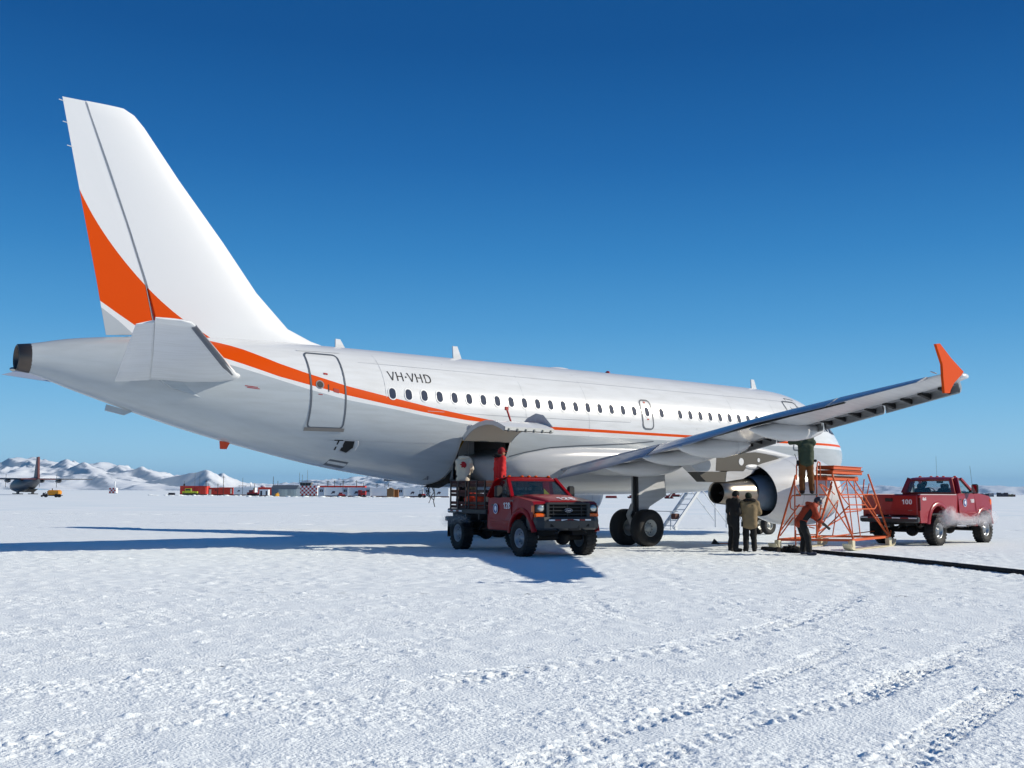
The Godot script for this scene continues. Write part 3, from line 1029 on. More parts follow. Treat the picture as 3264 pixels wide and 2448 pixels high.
func fin_paint() -> StandardMaterial3D:
	# x from -17 to -8.5, height from 5.5 to 12
	var n := 1024
	var im := Image.create(n, n, false, Image.FORMAT_RGB8)
	im.fill(Color(0.84, 0.85, 0.86))
	var flash := [[5.5, -12.0], [5.75, -12.45], [6.24, -13.33], [6.68, -13.92], [7.3, -14.58], [8.0, -15.19], [8.6, -15.62], [9.0, -15.86], [9.32, -16.03]]
	var low := [[5.5, -14.0], [5.62, -14.10], [5.875, -14.42], [6.18, -14.92], [6.5, -15.42], [6.51, -18.0], [12.0, -18.0]]
	var low2 := [[5.5, -14.3], [5.65, -14.48], [6.0, -14.9], [6.32, -15.36], [6.33, -18.0], [12.0, -18.0]]
	for j in n:
		var y := 12.0 - (j + 0.5) / n * 6.5
		var a := int(((pchip(flash, 1, y) if y < 9.31 else -18.0) + 17.0) / 8.5 * n)
		var b := int((lin(low, y) + 17.0) / 8.5 * n)
		var c := int((lin(low2, y) + 17.0) / 8.5 * n)
		if a > 0: im.fill_rect(Rect2i(0, j, a, 1), Color(0.82, 0.285, 0.0))
		if b > 0: im.fill_rect(Rect2i(0, j, b, 1), Color(0.84, 0.85, 0.86))
		if c > 0: im.fill_rect(Rect2i(0, j, c, 1), Color(0.655, 0.685, 0.71))
	var m := mat("fin paint", Color.WHITE, 0.36)
	m.metallic_specular = 0.28
	m.albedo_texture = ImageTexture.create_from_image(im)
	m.texture_repeat = false
	return m

func planar_uv(mesh: ArrayMesh) -> ArrayMesh:
	var arr := mesh.surface_get_arrays(0)
	var v: PackedVector3Array = arr[Mesh.ARRAY_VERTEX]
	var uv := PackedVector2Array()
	for p in v:
		uv.append(Vector2((p.x + 17.0) / 8.5, (12.0 - p.y) / 6.5))
	arr[Mesh.ARRAY_TEX_UV] = uv
	var o := ArrayMesh.new()
	o.add_surface_from_arrays(Mesh.PRIMITIVE_TRIANGLES, arr)
	return o

func blunt_foil(st: Array, back: float) -> MB:       # upright, thick to the hinge line
	var rings := []
	for s in st:
		var ring := PackedVector3Array()
		var le := Vector3(s[1], s[2], 0)
		var te := Vector3(s[3], s[4], 0)
		var c: float = le.distance_to(te) * s[5] * 0.62
		var prof := [[0.0, 0.0], [0.008, 0.16], [0.03, 0.32], [0.08, 0.54], [0.18, 0.80], [0.35, 1.0], [0.6, 0.98], [0.85, 0.75], [0.96, back + 0.05], [0.996, back + 0.005], [1.0, back]]
		for q in prof: ring.append(le.lerp(te, q[0]) + Vector3(0, 0, q[1] * c))
		for i in range(prof.size() - 1, 0, -1): ring.append(le.lerp(te, prof[i][0]) - Vector3(0, 0, prof[i][1] * c))
		rings.append(ring)
	return MB.new().loft(rings, true)

func blunt_tail(side: float) -> MB:
	var rings := []
	for s in [[0.6, -11.7, 4.60, -14.2, 4.53, 0.16], [1.3, -12.02, 4.64, -14.42, 4.52, 0.155], [1.55, -12.28, 4.665, -14.52, 4.53, 0.15], [3.5, -13.52, 4.87, -15.14, 4.78, 0.10], [5.9, -15.05, 5.11, -15.94, 5.09, 0.06], [6.13, -15.25, 5.14, -16.02, 5.14, 0.045], [6.22, -15.5, 5.15, -16.04, 5.15, 0.015]]:
		var ring := PackedVector3Array()
		var le := Vector3(s[1], s[2], s[0] * side)
		var te := Vector3(s[3], s[4], s[0] * side)
		var prof := [[0.0, 0.0], [0.02, 0.4], [0.08, 0.72], [0.25, 1.0], [0.6, 1.0], [0.95, 0.65], [0.996, 0.605], [1.0, 0.6]]
		for q in prof: ring.append(le.lerp(te, q[0]) + Vector3(0, q[1] * s[5], 0))
		for i in range(prof.size() - 1, 0, -1): ring.append(le.lerp(te, prof[i][0]) - Vector3(0, prof[i][1] * s[5], 0))
		rings.append(ring)
	return MB.new().loft(rings, true)

func elevator(side: float) -> MB:
	var rings := []
	for s in [[1.05, -14.36, 4.50, -15.24, 4.32, 0.09], [6.0, -16.0, 5.10, -16.36, 5.01, 0.03]]:
		var ring := PackedVector3Array()
		for q in [[-0.07, 0.0], [-0.04, 0.8], [0.05, 1.0], [1.0, 0.12], [1.0, -0.12], [0.05, -1.0], [-0.04, -0.8]]:
			ring.append(Vector3(lerpf(s[1], s[3], q[0]), lerpf(s[2], s[4], q[0]) + q[1] * s[5], s[0] * side))
		rings.append(ring)
	return MB.new().loft(rings, false)

func boot_ring(z: float, x: float, y: float, h: float, side: float) -> PackedVector3Array:
	var r := PackedVector3Array()
	for q in [[-0.30, 0.85], [-0.10, 0.62], [0.0, 0.25], [0.025, 0.0], [0.0, -0.25], [-0.10, -0.62], [-0.30, -0.85], [-0.15, 0.0]]:
		r.append(Vector3(x + q[0] * (0.25 + h * 2.2), y + q[1] * h * 1.2, z * side))
	return r


func hold_door() -> void:
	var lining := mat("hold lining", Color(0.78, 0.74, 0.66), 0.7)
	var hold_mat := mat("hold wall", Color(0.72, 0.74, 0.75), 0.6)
	var white := mat("white aircraft paint", Color.WHITE)
	var edge := mat("door edge metal", Color(0.70, 0.71, 0.71), 0.45, 0.3)
	var black := mat("black strap", Color(0.03, 0.03, 0.03), 0.8)
	# the hold behind the opening
	var hold := MB.new()
	hold.box(Vector3(-4.4, 2.0, -0.65), Vector3(2.9, 0.05, 2.1)).box(Vector3(-4.4, 3.36, -0.1), Vector3(2.9, 0.05, 2.9)).box(Vector3(-4.4, 2.7, -1.55), Vector3(2.9, 1.4, 0.05)).box(Vector3(-5.87, 2.7, -0.35), Vector3(0.05, 1.4, 2.5)).box(Vector3(-2.93, 2.7, -0.35), Vector3(0.05, 1.4, 2.5))
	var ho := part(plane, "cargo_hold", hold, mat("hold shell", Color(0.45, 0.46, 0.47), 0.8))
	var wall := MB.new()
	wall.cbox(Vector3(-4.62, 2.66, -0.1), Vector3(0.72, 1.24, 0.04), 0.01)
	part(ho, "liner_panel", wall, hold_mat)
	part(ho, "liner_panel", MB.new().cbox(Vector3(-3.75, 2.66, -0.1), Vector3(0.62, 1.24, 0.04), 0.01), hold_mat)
	part(ho, "net_post", MB.new().tube(Vector3(-5.02, 2.03, 0.5), Vector3(-5.02, 3.3, 0.5), 0.025, 8), mat("post metal", Color(0.6, 0.6, 0.6), 0.4, 0.6))
	part(ho, "net_post", MB.new().tube(Vector3(-3.98, 2.03, 0.35), Vector3(-3.98, 3.3, 0.35), 0.02, 8), mat("post metal", Color.WHITE))
	part(ho, "striped_strap", MB.new().bar(Vector3(-4.95, 2.05, 0.3), Vector3(-4.05, 3.3, 0.2), 0.06, 0.01, Vector3.BACK), mat("yellow strap", Color(0.55, 0.45, 0.10), 0.8))
	# frame round the opening
	for x in [-5.36, -3.48]:
		part(plane, "hold_door_frame", skin_strip([Vector2(x, 1.88), Vector2(x, 2.1), Vector2(x, 2.35), Vector2(x, 2.6), Vector2(x, 2.85), Vector2(x, 3.1), Vector2(x, 3.27)], 0.05, 0.012, false), edge)
	part(plane, "hold_lintel", MB.new().cbox(Vector3(-4.42, 3.22, 1.80), Vector3(1.86, 0.10, 0.16), 0.02), lining)
	for x in [-4.55, -4.02]:
		var hinge := MB.new()
		hinge.cbox(Vector3(x, 3.19, 1.92), Vector3(0.36, 0.05, 0.14), 0.01).bar(Vector3(x + 0.05, 3.2, 1.95), Vector3(x + 0.22, 3.36, 2.2), 0.05, 0.04)
		part(plane, "door_latch", hinge, mat("latch metal", Color(0.42, 0.43, 0.42), 0.4, 0.6))
	# the door itself, swung up: a curved panel hinged along its upper edge
	var arc := [[1.90, 3.27], [2.1, 3.42], [2.35, 3.56], [2.7, 3.67], [3.1, 3.72], [3.45, 3.69], [3.75, 3.60], [4.0, 3.49]]
	var top := []
	var under := []
	for q in arc:
		var i := arc.find(q)
		var a: Array = arc[maxi(i - 1, 0)]
		var b: Array = arc[mini(i + 1, arc.size() - 1)]
		var n := Vector3(0, b[0] - a[0], -(b[1] - a[1])).normalized()
		top.append(Vector3(0, q[1], q[0]))
		under.append(Vector3(0, q[1], q[0]) - n * 0.13)
	var rings := []
	for x in [-5.33, -3.52]:
		var ring := PackedVector3Array()
		for p in top: ring.append(p + Vector3(x, 0, 0))
		for k in range(under.size() - 1, -1, -1): ring.append(under[k] + Vector3(x, 0, 0))
		rings.append(ring)
	var panel := MB.new()
	var t := PackedVector3Array()
	for k in top.size() - 1:
		t.append_array([rings[0][k], rings[1][k + 1], rings[0][k + 1], rings[0][k], rings[1][k], rings[1][k + 1]])
	panel.put(t, true, false)
	var cd := part(plane, "hold_door", panel, white)
	var inside := MB.new()
	var m := top.size()
	t = PackedVector3Array()
	for k in m - 1:
		var a0: Vector3 = under[k] + Vector3(-5.29, 0, 0)
		var a1: Vector3 = under[k + 1] + Vector3(-5.29, 0, 0)
		var b0: Vector3 = under[k] + Vector3(-3.56, 0, 0)
		var b1: Vector3 = under[k + 1] + Vector3(-3.56, 0, 0)
		t.append_array([a0, a1, b1, a0, b1, b0])
	inside.put(t, true, false)
	part(cd, "door_lining", inside, lining)
	for x in [-5.33, -3.52]:
		var side := MB.new()
		t = PackedVector3Array()
		for k in m - 1:
			var e := 0.035 if x < -4.0 else -0.035
			var o := Vector3(x, 0, 0)
			var e2 := Vector3(e, 0, 0)
			t.append_array([top[k] + o, top[k + 1] + o, under[k + 1] + o, top[k] + o, under[k + 1] + o, under[k] + o])
			t.append_array([under[k] + o, under[k + 1] + o, under[k + 1] + o + e2, under[k] + o, under[k + 1] + o + e2, under[k] + o + e2])
		side.put(t, false, false)
		part(cd, "door_edge", side, edge)
	part(cd, "door_lip", MB.new().bar(Vector3(-5.33, 3.44, 3.99), Vector3(-3.52, 3.44, 3.99), 0.10, 0.05, Vector3.BACK), edge)
	for i in 6:
		part(cd, "door_hook", MB.new().cbox(Vector3(-5.2 + i * 0.31, 3.40, 4.0), Vector3(0.06, 0.09, 0.08), 0.01), mat("latch metal", Color.WHITE))
	part(cd, "door_end_plate", MB.new().prism(PackedVector2Array([Vector2(2.35, 3.62), Vector2(2.75, 3.88), Vector2(3.15, 4.0), Vector2(3.5, 3.93), Vector2(3.95, 3.55), Vector2(3.2, 3.66)]), Vector3(-3.50, 0, 0), Vector3.BACK, Vector3.UP, -0.01, 0.01), mat("grey aircraft paint", Color.WHITE))
	part(cd, "door_pole", MB.new().tube(Vector3(-4.12, 3.68, 2.75), Vector3(-4.22, 4.12, 2.65), 0.03, 6).cbox(Vector3(-4.23, 4.14, 2.65), Vector3(0.13, 0.11, 0.05), 0.01), mat("red warning paint", Color.WHITE))
	# cargo net that hangs over the sill, and its loose straps
	var net := thing("cargo_net", "black cargo net with loose straps hanging from the open hold sill", "net")
	var cloth := skin_patch([Vector2(-5.30, 2.34), Vector2(-5.33, 2.05), Vector2(-5.52, 1.85), Vector2(-5.55, 1.795), Vector2(-5.1, 1.795), Vector2(-4.85, 1.80), Vector2(-5.0, 1.95), Vector2(-5.18, 2.15)], 0.05)
	part(net, "webbing", cloth, mat("dark webbing", Color(0.10, 0.09, 0.07), 0.9))
	for s in [[-5.50, 0.32, 0.05], [-5.42, 0.50, -0.06], [-5.34, 0.42, 0.08], [-5.26, 0.62, 0.02], [-5.46, 0.25, -0.12]]:
		var a := Vector3(s[0], 1.80, 0.32)
		part(net, "strap", MB.new().pipe([a, a + Vector3(s[2], -s[1] * 0.4, 0.03), a + Vector3(-s[2] * 0.6, -s[1] * 0.75, 0.02), a + Vector3(s[2] * 0.8, -s[1], 0.05)], 0.014, 5), black)


func wings() -> void:
	var wing_grey := mat("wing grey paint", Color.WHITE)
	var white := mat("white aircraft paint", Color.WHITE)
	var orange := mat("orange aircraft paint", Color.WHITE)
	var gloss := mat("flap paint", Color(0.60, 0.62, 0.65), 0.18)
	var dark := mat("dark cavity", Color.WHITE)
	var slat_m := mat("slat metal", Color(0.66, 0.67, 0.68), 0.3, 0.5)
	var prof := [[0.0, 0.0], [0.008, 0.30], [0.03, 0.52], [0.08, 0.74], [0.2, 0.96], [0.4, 1.0], [0.65, 0.80], [0.85, 0.42], [1.0, 0.14]]
	var prof_low := [[1.0, 0.10], [0.85, 0.40], [0.65, 0.80], [0.4, 1.0], [0.2, 0.92], [0.08, 0.66], [0.03, 0.44], [0.008, 0.25]]
	# z, LE x, LE y, hinge x, hinge y, half thickness
	var main := [[1.6, 4.15, 2.70, -1.5, 2.34, 0.36], [2.45, 3.68, 2.78, -1.5, 2.47, 0.34], [4.3, 2.70, 2.97, -1.5, 2.76, 0.29], [6.4, 1.60, 3.13, -1.5, 3.06, 0.22], [9.0, 0.22, 3.33, -2.33, 3.30, 0.165], [11.5, -1.11, 3.50, -3.14, 3.53, 0.13], [14.0, -2.43, 3.67, -3.94, 3.73, 0.10], [16.6, -3.81, 3.85, -4.78, 3.91, 0.065], [16.95, -4.05, 3.89, -4.95, 3.93, 0.035]]
	for side in [1.0, -1.0]:
		var rings := []
		for s in main:
			var ring := PackedVector3Array()
			var le := Vector3(s[1], s[2], s[0] * side)
			var te := Vector3(s[3], s[4] - 0.04, s[0] * side)
			for q in prof: ring.append(le.lerp(te, q[0]) + Vector3(0, q[1] * s[5], 0))
			for q in prof_low: ring.append(le.lerp(te, q[0]) - Vector3(0, q[1] * s[5], 0))
			rings.append(ring)
		var w := part(plane, "wing", MB.new().loft(rings, true), wing_grey)
		# flaps and aileron, drooped: [z, front x, front y, tail x, tail y]
		for f in [["flap", [[2.42, -1.44, 2.42, -2.10, 2.04], [4.3, -1.44, 2.72, -2.10, 2.30], [6.3, -1.46, 3.01, -2.12, 2.66]]], ["flap", [[6.42, -1.48, 3.03, -2.14, 2.68], [9.0, -2.30, 3.27, -2.95, 2.95], [11.4, -3.08, 3.49, -3.66, 3.28], [13.95, -3.90, 3.69, -4.42, 3.48]]], ["aileron", [[14.05, -3.93, 3.70, -4.47, 3.49], [16.5, -4.73, 3.87, -5.15, 3.745]]]]:
			var fr := []
			for s in f[1]:
				var ring := PackedVector3Array()
				var a := Vector3(s[1], s[2], s[0] * side)
				var b := Vector3(s[3], s[4], s[0] * side)
				var up := Vector3(-(b.y - a.y), (b.x - a.x), 0).normalized() * -1.0
				var c := a.distance_to(b)
				for q in [[0.0, 0.0], [0.02, 0.03], [0.10, 0.055], [0.3, 0.05], [0.6, 0.03], [1.0, 0.004], [1.0, -0.004], [0.6, -0.025], [0.3, -0.055], [0.10, -0.055], [0.02, -0.03]]:
					ring.append(a.lerp(b, q[0]) + up * (q[1] * c))
				fr.append(ring)
			part(w, f[0], MB.new().loft(fr, true), gloss)
		# dark coves: ahead of the flaps and behind the slats
		for f in [[2.5, 6.3], [6.5, 13.9]]:
			var cr := []
			for k in 5:
				var z := lerpf(f[0], f[1], k / 4.0)
				var hx := lin(pick(main, 3), z)
				var hy := lin(pick(main, 4), z)
				var lex := lin(pick(main, 1), z)
				var ley := lin(pick(main, 2), z)
				var th := lin(pick(main, 5), z)
				var u0 := 0.30 / (lex - hx)
				var y0 := lerpf(hy - 0.04, ley, u0) - th * 0.62 - 0.012
				cr.append(PackedVector3Array([Vector3(hx - 0.16, hy - 0.20 - th * 0.1, z * side), Vector3(hx + 0.30, y0, z * side), Vector3(hx + 0.34, y0 + 0.02, z * side), Vector3(hx - 0.10, hy - 0.13, z * side)]))
			part(w, "flap_cove", MB.new().loft(cr, false), dark)
		for f in [[2.6, 5.05], [6.6, 16.5]]:
			var cr := []
			for k in 7:
				var z := lerpf(f[0], f[1], k / 6.0)
				var lx := lin(pick(main, 1), z)
				var ly := lin(pick(main, 2), z)
				var th := lin(pick(main, 5), z)
				var g := lerpf(1.15, 0.62, clampf((z - 2.5) / 14.0, 0.0, 1.0))
				cr.append(PackedVector3Array([Vector3(lx - 0.30 * g, ly - th * 0.72 - 0.015, z * side), Vector3(lx + 0.06 * g, ly - th * 0.35 - 0.05 * g, z * side), Vector3(lx + 0.08 * g, ly, z * side), Vector3(lx - 0.2 * g, ly, z * side)]))
			part(w, "slat_well", MB.new().loft(cr, false), mat("slat well grey", Color(0.42, 0.43, 0.45), 0.6))
		# slats run out forward and down
		for f in [[2.55, 5.1], [6.55, 8.9], [9.0, 11.4], [11.5, 14.0], [14.1, 16.55]]:
			var sr := []
			for z in [f[0], f[1]]:
				var le_x := lin(pick(main, 1), z)
				var le_y := lin(pick(main, 2), z)
				var k := lerpf(1.15, 0.66, clampf((z - 2.5) / 14.0, 0.0, 1.0))
				var ring := PackedVector3Array()
				for q in [[-0.16, 0.17], [0.05, 0.14], [0.20, 0.05], [0.29, -0.08], [0.30, -0.17], [0.26, -0.27], [0.18, -0.32], [0.20, -0.26], [0.22, -0.14], [0.14, 0.0], [0.0, 0.08], [-0.14, 0.14]]:
					ring.append(Vector3(le_x + q[0] * k, le_y + q[1] * k, z * side))
				sr.append(ring)
			var sl := part(w, "slat", MB.new().loft(sr, true), slat_m)
			for i in 4:
				var z := lerpf(f[0], f[1], 0.12 + 0.25 * i)
				var le := Vector3(lin(pick(main, 1), z), lin(pick(main, 2), z), z * side)
				part(sl, "slat_track", MB.new().bar(le + Vector3(-0.25, -0.06, 0), le + Vector3(0.22, -0.14, 0), 0.05 if i % 2 else 0.09, 0.10), dark)
		# flap track fairings
		for f in [[4.75, -2.15, 2.36, 1.2, 2.52, 0.22, 0.26], [6.55, -2.45, 2.62, 0.75, 2.82, 0.20, 0.25], [8.25, -2.85, 2.84, 0.15, 3.02, 0.22, 0.29], [11.05, -3.35, 3.18, -0.30, 3.31, 0.19, 0.255]]:
			var fr := []
			for q in [[0.0, 0.02], [0.06, 0.30], [0.2, 0.68], [0.4, 0.97], [0.6, 1.0], [0.8, 0.78], [0.93, 0.42], [1.0, 0.05]]:
				var ring := PackedVector3Array()
				var c := Vector3(lerpf(f[1], f[3], q[0]), lerpf(f[2], f[4], q[0]) - 0.05 * q[1], f[0] * side)
				for i in 14:
					var a := TAU * i / 14.0
					ring.append(c + Vector3(0, sin(a) * f[6] * q[1] * (1.0 if sin(a) < 0.0 else 0.9), cos(a) * f[5] * q[1]))
				fr.append(ring)
			var fa := part(w, "flap_fairing", MB.new().loft(fr, true), wing_grey)
			part(fa, "fairing_joint", MB.new().lathe([[0.0, f[5] * 1.02], [0.02, f[5] * 1.02]], Vector3(lerpf(f[1], f[3], 0.74), lerpf(f[2], f[4], 0.74) - 0.05, f[0] * side), Vector3.RIGHT, 14), mat("faint seam", Color.WHITE))
		# wing tip fence
		var fence := MB.new()
		var poly := PackedVector2Array([Vector2(-5.26, 4.42), Vector2(-5.12, 4.44), Vector2(-4.75, 4.20), Vector2(-4.31, 3.97), Vector2(-4.40, 3.90), Vector2(-4.66, 3.74), Vector2(-4.80, 3.60), Vector2(-4.84, 3.53), Vector2(-5.02, 3.52), Vector2(-5.05, 3.80), Vector2(-5.06, 4.06)])
		fence.prism(poly, Vector3(0, 0, 16.97 * side), Vector3.RIGHT, Vector3.UP, -0.025, 0.025)
		part(w, "wingtip_fence", fence, orange)
		part(w, "tip_light", MB.new().ball(Vector3(-4.22, 3.90, 16.93 * side), Vector3(0.17, 0.06, 0.07), 8), white)
		part(w, "aileron_wick", MB.new().tube(Vector3(-4.80, 3.925, 16.72 * side), Vector3(-5.0, 3.945, 16.72 * side), 0.012, 4), white)
		engine(side)


func engine(side: float) -> void:
	var white := mat("white aircraft paint", Color.WHITE)
	var grey := mat("grey aircraft paint", Color.WHITE)
	var nickel := mat("exhaust nickel", Color(0.60, 0.57, 0.53), 0.3, 0.95)
	var titan := mat("pylon titanium", Color(0.27, 0.26, 0.24), 0.5, 0.2)
	var dark := mat("dark cavity", Color.WHITE)
	var duct := mat("blue grey duct", Color(0.36, 0.43, 0.50), 0.4)
	var ax := Vector3(1, 0.0, 0)
	var o := Vector3(0, 1.73, 5.75 * side)
	var cowl := MB.new()
	var rings := []
	for q in [[3.45, 0.825], [3.7, 0.90], [4.1, 1.0], [4.5, 1.085], [5.0, 1.145], [5.5, 1.155], [6.0, 1.13], [6.4, 1.075], [6.6, 1.01], [6.68, 0.94], [6.62, 0.88], [6.4, 0.84], [6.0, 0.84]]:
		var ring := PackedVector3Array()
		for i in 40:
			var a := TAU * i / 40.0
			var r: float = q[1]
			var cut := clampf((4.3 - q[0]) / 0.85, 0.0, 1.0)     # the rear edge slants: longer on top
			ring.append(o + Vector3(q[0] - sin(a) * 0.22 * cut, sin(a) * r * (0.985 if sin(a) < 0.0 else 1.0), cos(a) * r))
		rings.append(ring)
	cowl.loft(rings, true, false, false)
	var eng := part(plane, "engine", cowl, white)
	var inner := MB.new()
	rings = []
	for q in [[3.452, 0.812], [3.9, 0.87], [4.6, 0.93], [5.0, 0.93]]:
		var ring := PackedVector3Array()
		for i in 40:
			var a := TAU * i / 40.0
			var cut := clampf((4.3 - q[0]) / 0.85, 0.0, 1.0)
			ring.append(o + Vector3(q[0] - sin(a) * 0.22 * cut, sin(a) * q[1], cos(a) * q[1]))
		rings.append(ring)
	inner.loft(rings, true, false, false)
	part(eng, "fan_duct", inner, mat("duct lining", Color(0.34, 0.39, 0.45), 0.45))
	part(eng, "duct_wall", MB.new().lathe([[5.0, 0.0], [5.0, 0.93]], o, ax, 32), mat("fan vane grey", Color(0.16, 0.18, 0.21), 0.6))
	part(eng, "core_cowl", MB.new().lathe([[4.95, 0.66], [4.4, 0.65], [3.8, 0.58], [3.3, 0.51], [3.02, 0.47]], o + Vector3(0, -0.04, 0), ax, 32), duct)
	part(eng, "core_nozzle", MB.new().lathe([[3.04, 0.455], [2.6, 0.425], [2.0, 0.375], [1.56, 0.335], [1.55, 0.32], [1.7, 0.315], [2.3, 0.33]], o + Vector3(0, -0.07, 0), ax, 32), nickel)
	part(eng, "nozzle_throat", MB.new().lathe([[2.3, 0.33], [2.3, 0.16], [1.75, 0.05], [1.7, 0.0]], o + Vector3(0, -0.07, 0), ax, 24), dark)
	part(eng, "fan_face", MB.new().lathe([[5.9, 0.0], [5.9, 0.85]], o, ax, 24), dark)
	part(eng, "spinner", MB.new().lathe([[5.9, 0.28], [6.2, 0.18], [6.4, 0.0]], o, ax, 20), dark)
	for q in [[4.5, 1.085], [5.9, 1.137]]:
		part(eng, "cowl_joint", MB.new().lathe([[q[0], q[1] + 0.004], [q[0] + 0.014, q[1] + 0.006]], o, ax, 40), mat("faint seam", Color.WHITE))
	# pylon between nacelle and wing
	var z := Vector3(0, 0, 5.75 * side)
	var body := MB.new()
	body.prism(PackedVector2Array([Vector2(0.0, 2.62), Vector2(0.46, 2.30), Vector2(1.30, 2.32), Vector2(1.36, 2.85), Vector2(0.2, 2.95)]), z, Vector3.RIGHT, Vector3.UP, -0.21, 0.21)
	var py := part(eng, "pylon", body, wing_paint())
	part(py, "pylon_tail", MB.new().prism(PackedVector2Array([Vector2(0.46, 2.29), Vector2(0.89, 1.99), Vector2(1.76, 1.985), Vector2(1.82, 2.31)]), z, Vector3.RIGHT, Vector3.UP, -0.19, 0.19), titan)
	part(py, "pylon_mid", MB.new().prism(PackedVector2Array([Vector2(1.83, 2.31), Vector2(1.77, 2.0), Vector2(2.6, 2.1), Vector2(3.1, 2.3), Vector2(3.3, 2.5), Vector2(2.62, 2.42)]), z, Vector3.RIGHT, Vector3.UP, -0.2, 0.2), wing_paint())
	part(py, "pylon_shield", MB.new().prism(PackedVector2Array([Vector2(1.31, 2.33), Vector2(2.62, 2.34), Vector2(2.75, 2.46), Vector2(4.75, 2.70), Vector2(3.6, 2.93), Vector2(2.9, 2.96), Vector2(2.3, 2.85), Vector2(1.37, 2.84)]), z, Vector3.RIGHT, Vector3.UP, -0.215, 0.215), titan)
	var crest := MB.new()
	rings = []
	for q in [[2.2, 2.92, 0.12, 0.22], [2.75, 2.98, 0.14, 0.24], [3.2, 3.02, 0.15, 0.25], [4.2, 2.93, 0.13, 0.24], [5.0, 2.86, 0.08, 0.18], [5.6, 2.83, 0.02, 0.03]]:
		var ring := PackedVector3Array()
		for i in 14:
			var a := TAU * i / 14.0
			ring.append(z + Vector3(q[0], q[1] + sin(a) * q[2], cos(a) * q[3]))
		rings.append(ring)
	crest.loft(rings, true)
	part(py, "pylon_crest", crest, white)
	part(py, "vent_disc", MB.new().tube(z + Vector3(2.50, 2.63, 0.21 * side), z + Vector3(2.50, 2.63, 0.225 * side), 0.115, 20), white)
	part(py, "fuel_cap", MB.new().tube(z + Vector3(3.35, 2.70, 0.21 * side), z + Vector3(3.35, 2.70, 0.225 * side), 0.065, 14), white)
	var scoop := MB.new()
	scoop.ball(z + Vector3(3.05, 2.48, 0.16 * side), Vector3(0.42, 0.10, 0.10), 8)
	part(eng, "nacelle_scoop", scoop, white)

func wing_paint() -> Material:
	return mat("wing grey paint", Color.WHITE)


func make_wheel(parent: Node3D, o: Vector3, axis: Vector3, r: float, w: float, rim_r: float, rim_m: Material, lugs := 0) -> MeshInstance3D:
	var rubber := mat("tyre rubber", Color(0.055, 0.056, 0.06), 0.75)
	var h := w * 0.5
	var tyre := MB.new()
	tyre.lathe([[-h * 0.72, rim_r], [-h * 0.98, rim_r + (r - rim_r) * 0.35], [-h, rim_r + (r - rim_r) * 0.6], [-h * 0.88, r * 0.955], [-h * 0.62, r * 0.993], [0.0, r], [h * 0.62, r * 0.993], [h * 0.88, r * 0.955], [h, rim_r + (r - rim_r) * 0.6], [h * 0.98, rim_r + (r - rim_r) * 0.35], [h * 0.72, rim_r]], o, axis, 40)
	if lugs > 0:
		var s := axis.cross(Vector3.UP).normalized()
		for i in lugs:
			var a := TAU * i / lugs
			var d := s * cos(a) + Vector3.UP * sin(a)
			var f := -s * sin(a) + Vector3.UP * cos(a)
			for k in [-1.0, 1.0]:
				tyre.box(o + d * (r - 0.006) + axis * (k * h * 0.56) + f * (k * r * 0.06), Vector3(h * 0.72, 0.03, TAU * r / lugs * 0.55), Basis(axis, d, axis.cross(d)))
	var wh := part(parent, "wheel", tyre, rubber)
	var rim := MB.new()
	rim.lathe([[h * 0.72, rim_r], [h * 0.80, rim_r * 0.97], [h * 0.66, rim_r * 0.86], [h * 0.30, rim_r * 0.78], [h * 0.25, rim_r * 0.42], [h * 0.55, rim_r * 0.34], [h * 0.58, 0.0]], o, axis, 28)
	rim.lathe([[-h * 0.72, rim_r], [-h * 0.66, rim_r * 0.86], [-h * 0.2, rim_r * 0.7], [-h * 0.2, 0.0]], o, axis, 28)
	var ri := part(wh, "rim", rim, rim_m)
	var bolts := MB.new()
	var s2 := axis.cross(Vector3.UP).normalized()
	for i in 9:
		var a := TAU * i / 9.0
		bolts.tube(o + (s2 * cos(a) + Vector3.UP * sin(a)) * rim_r * 0.58 + axis * h * 0.26, o + (s2 * cos(a) + Vector3.UP * sin(a)) * rim_r * 0.58 + axis * h * 0.33, rim_r * 0.075, 6)
	part(wh, "bolts", bolts, mat("dark bolt", Color(0.13, 0.13, 0.13), 0.5))
	return wh


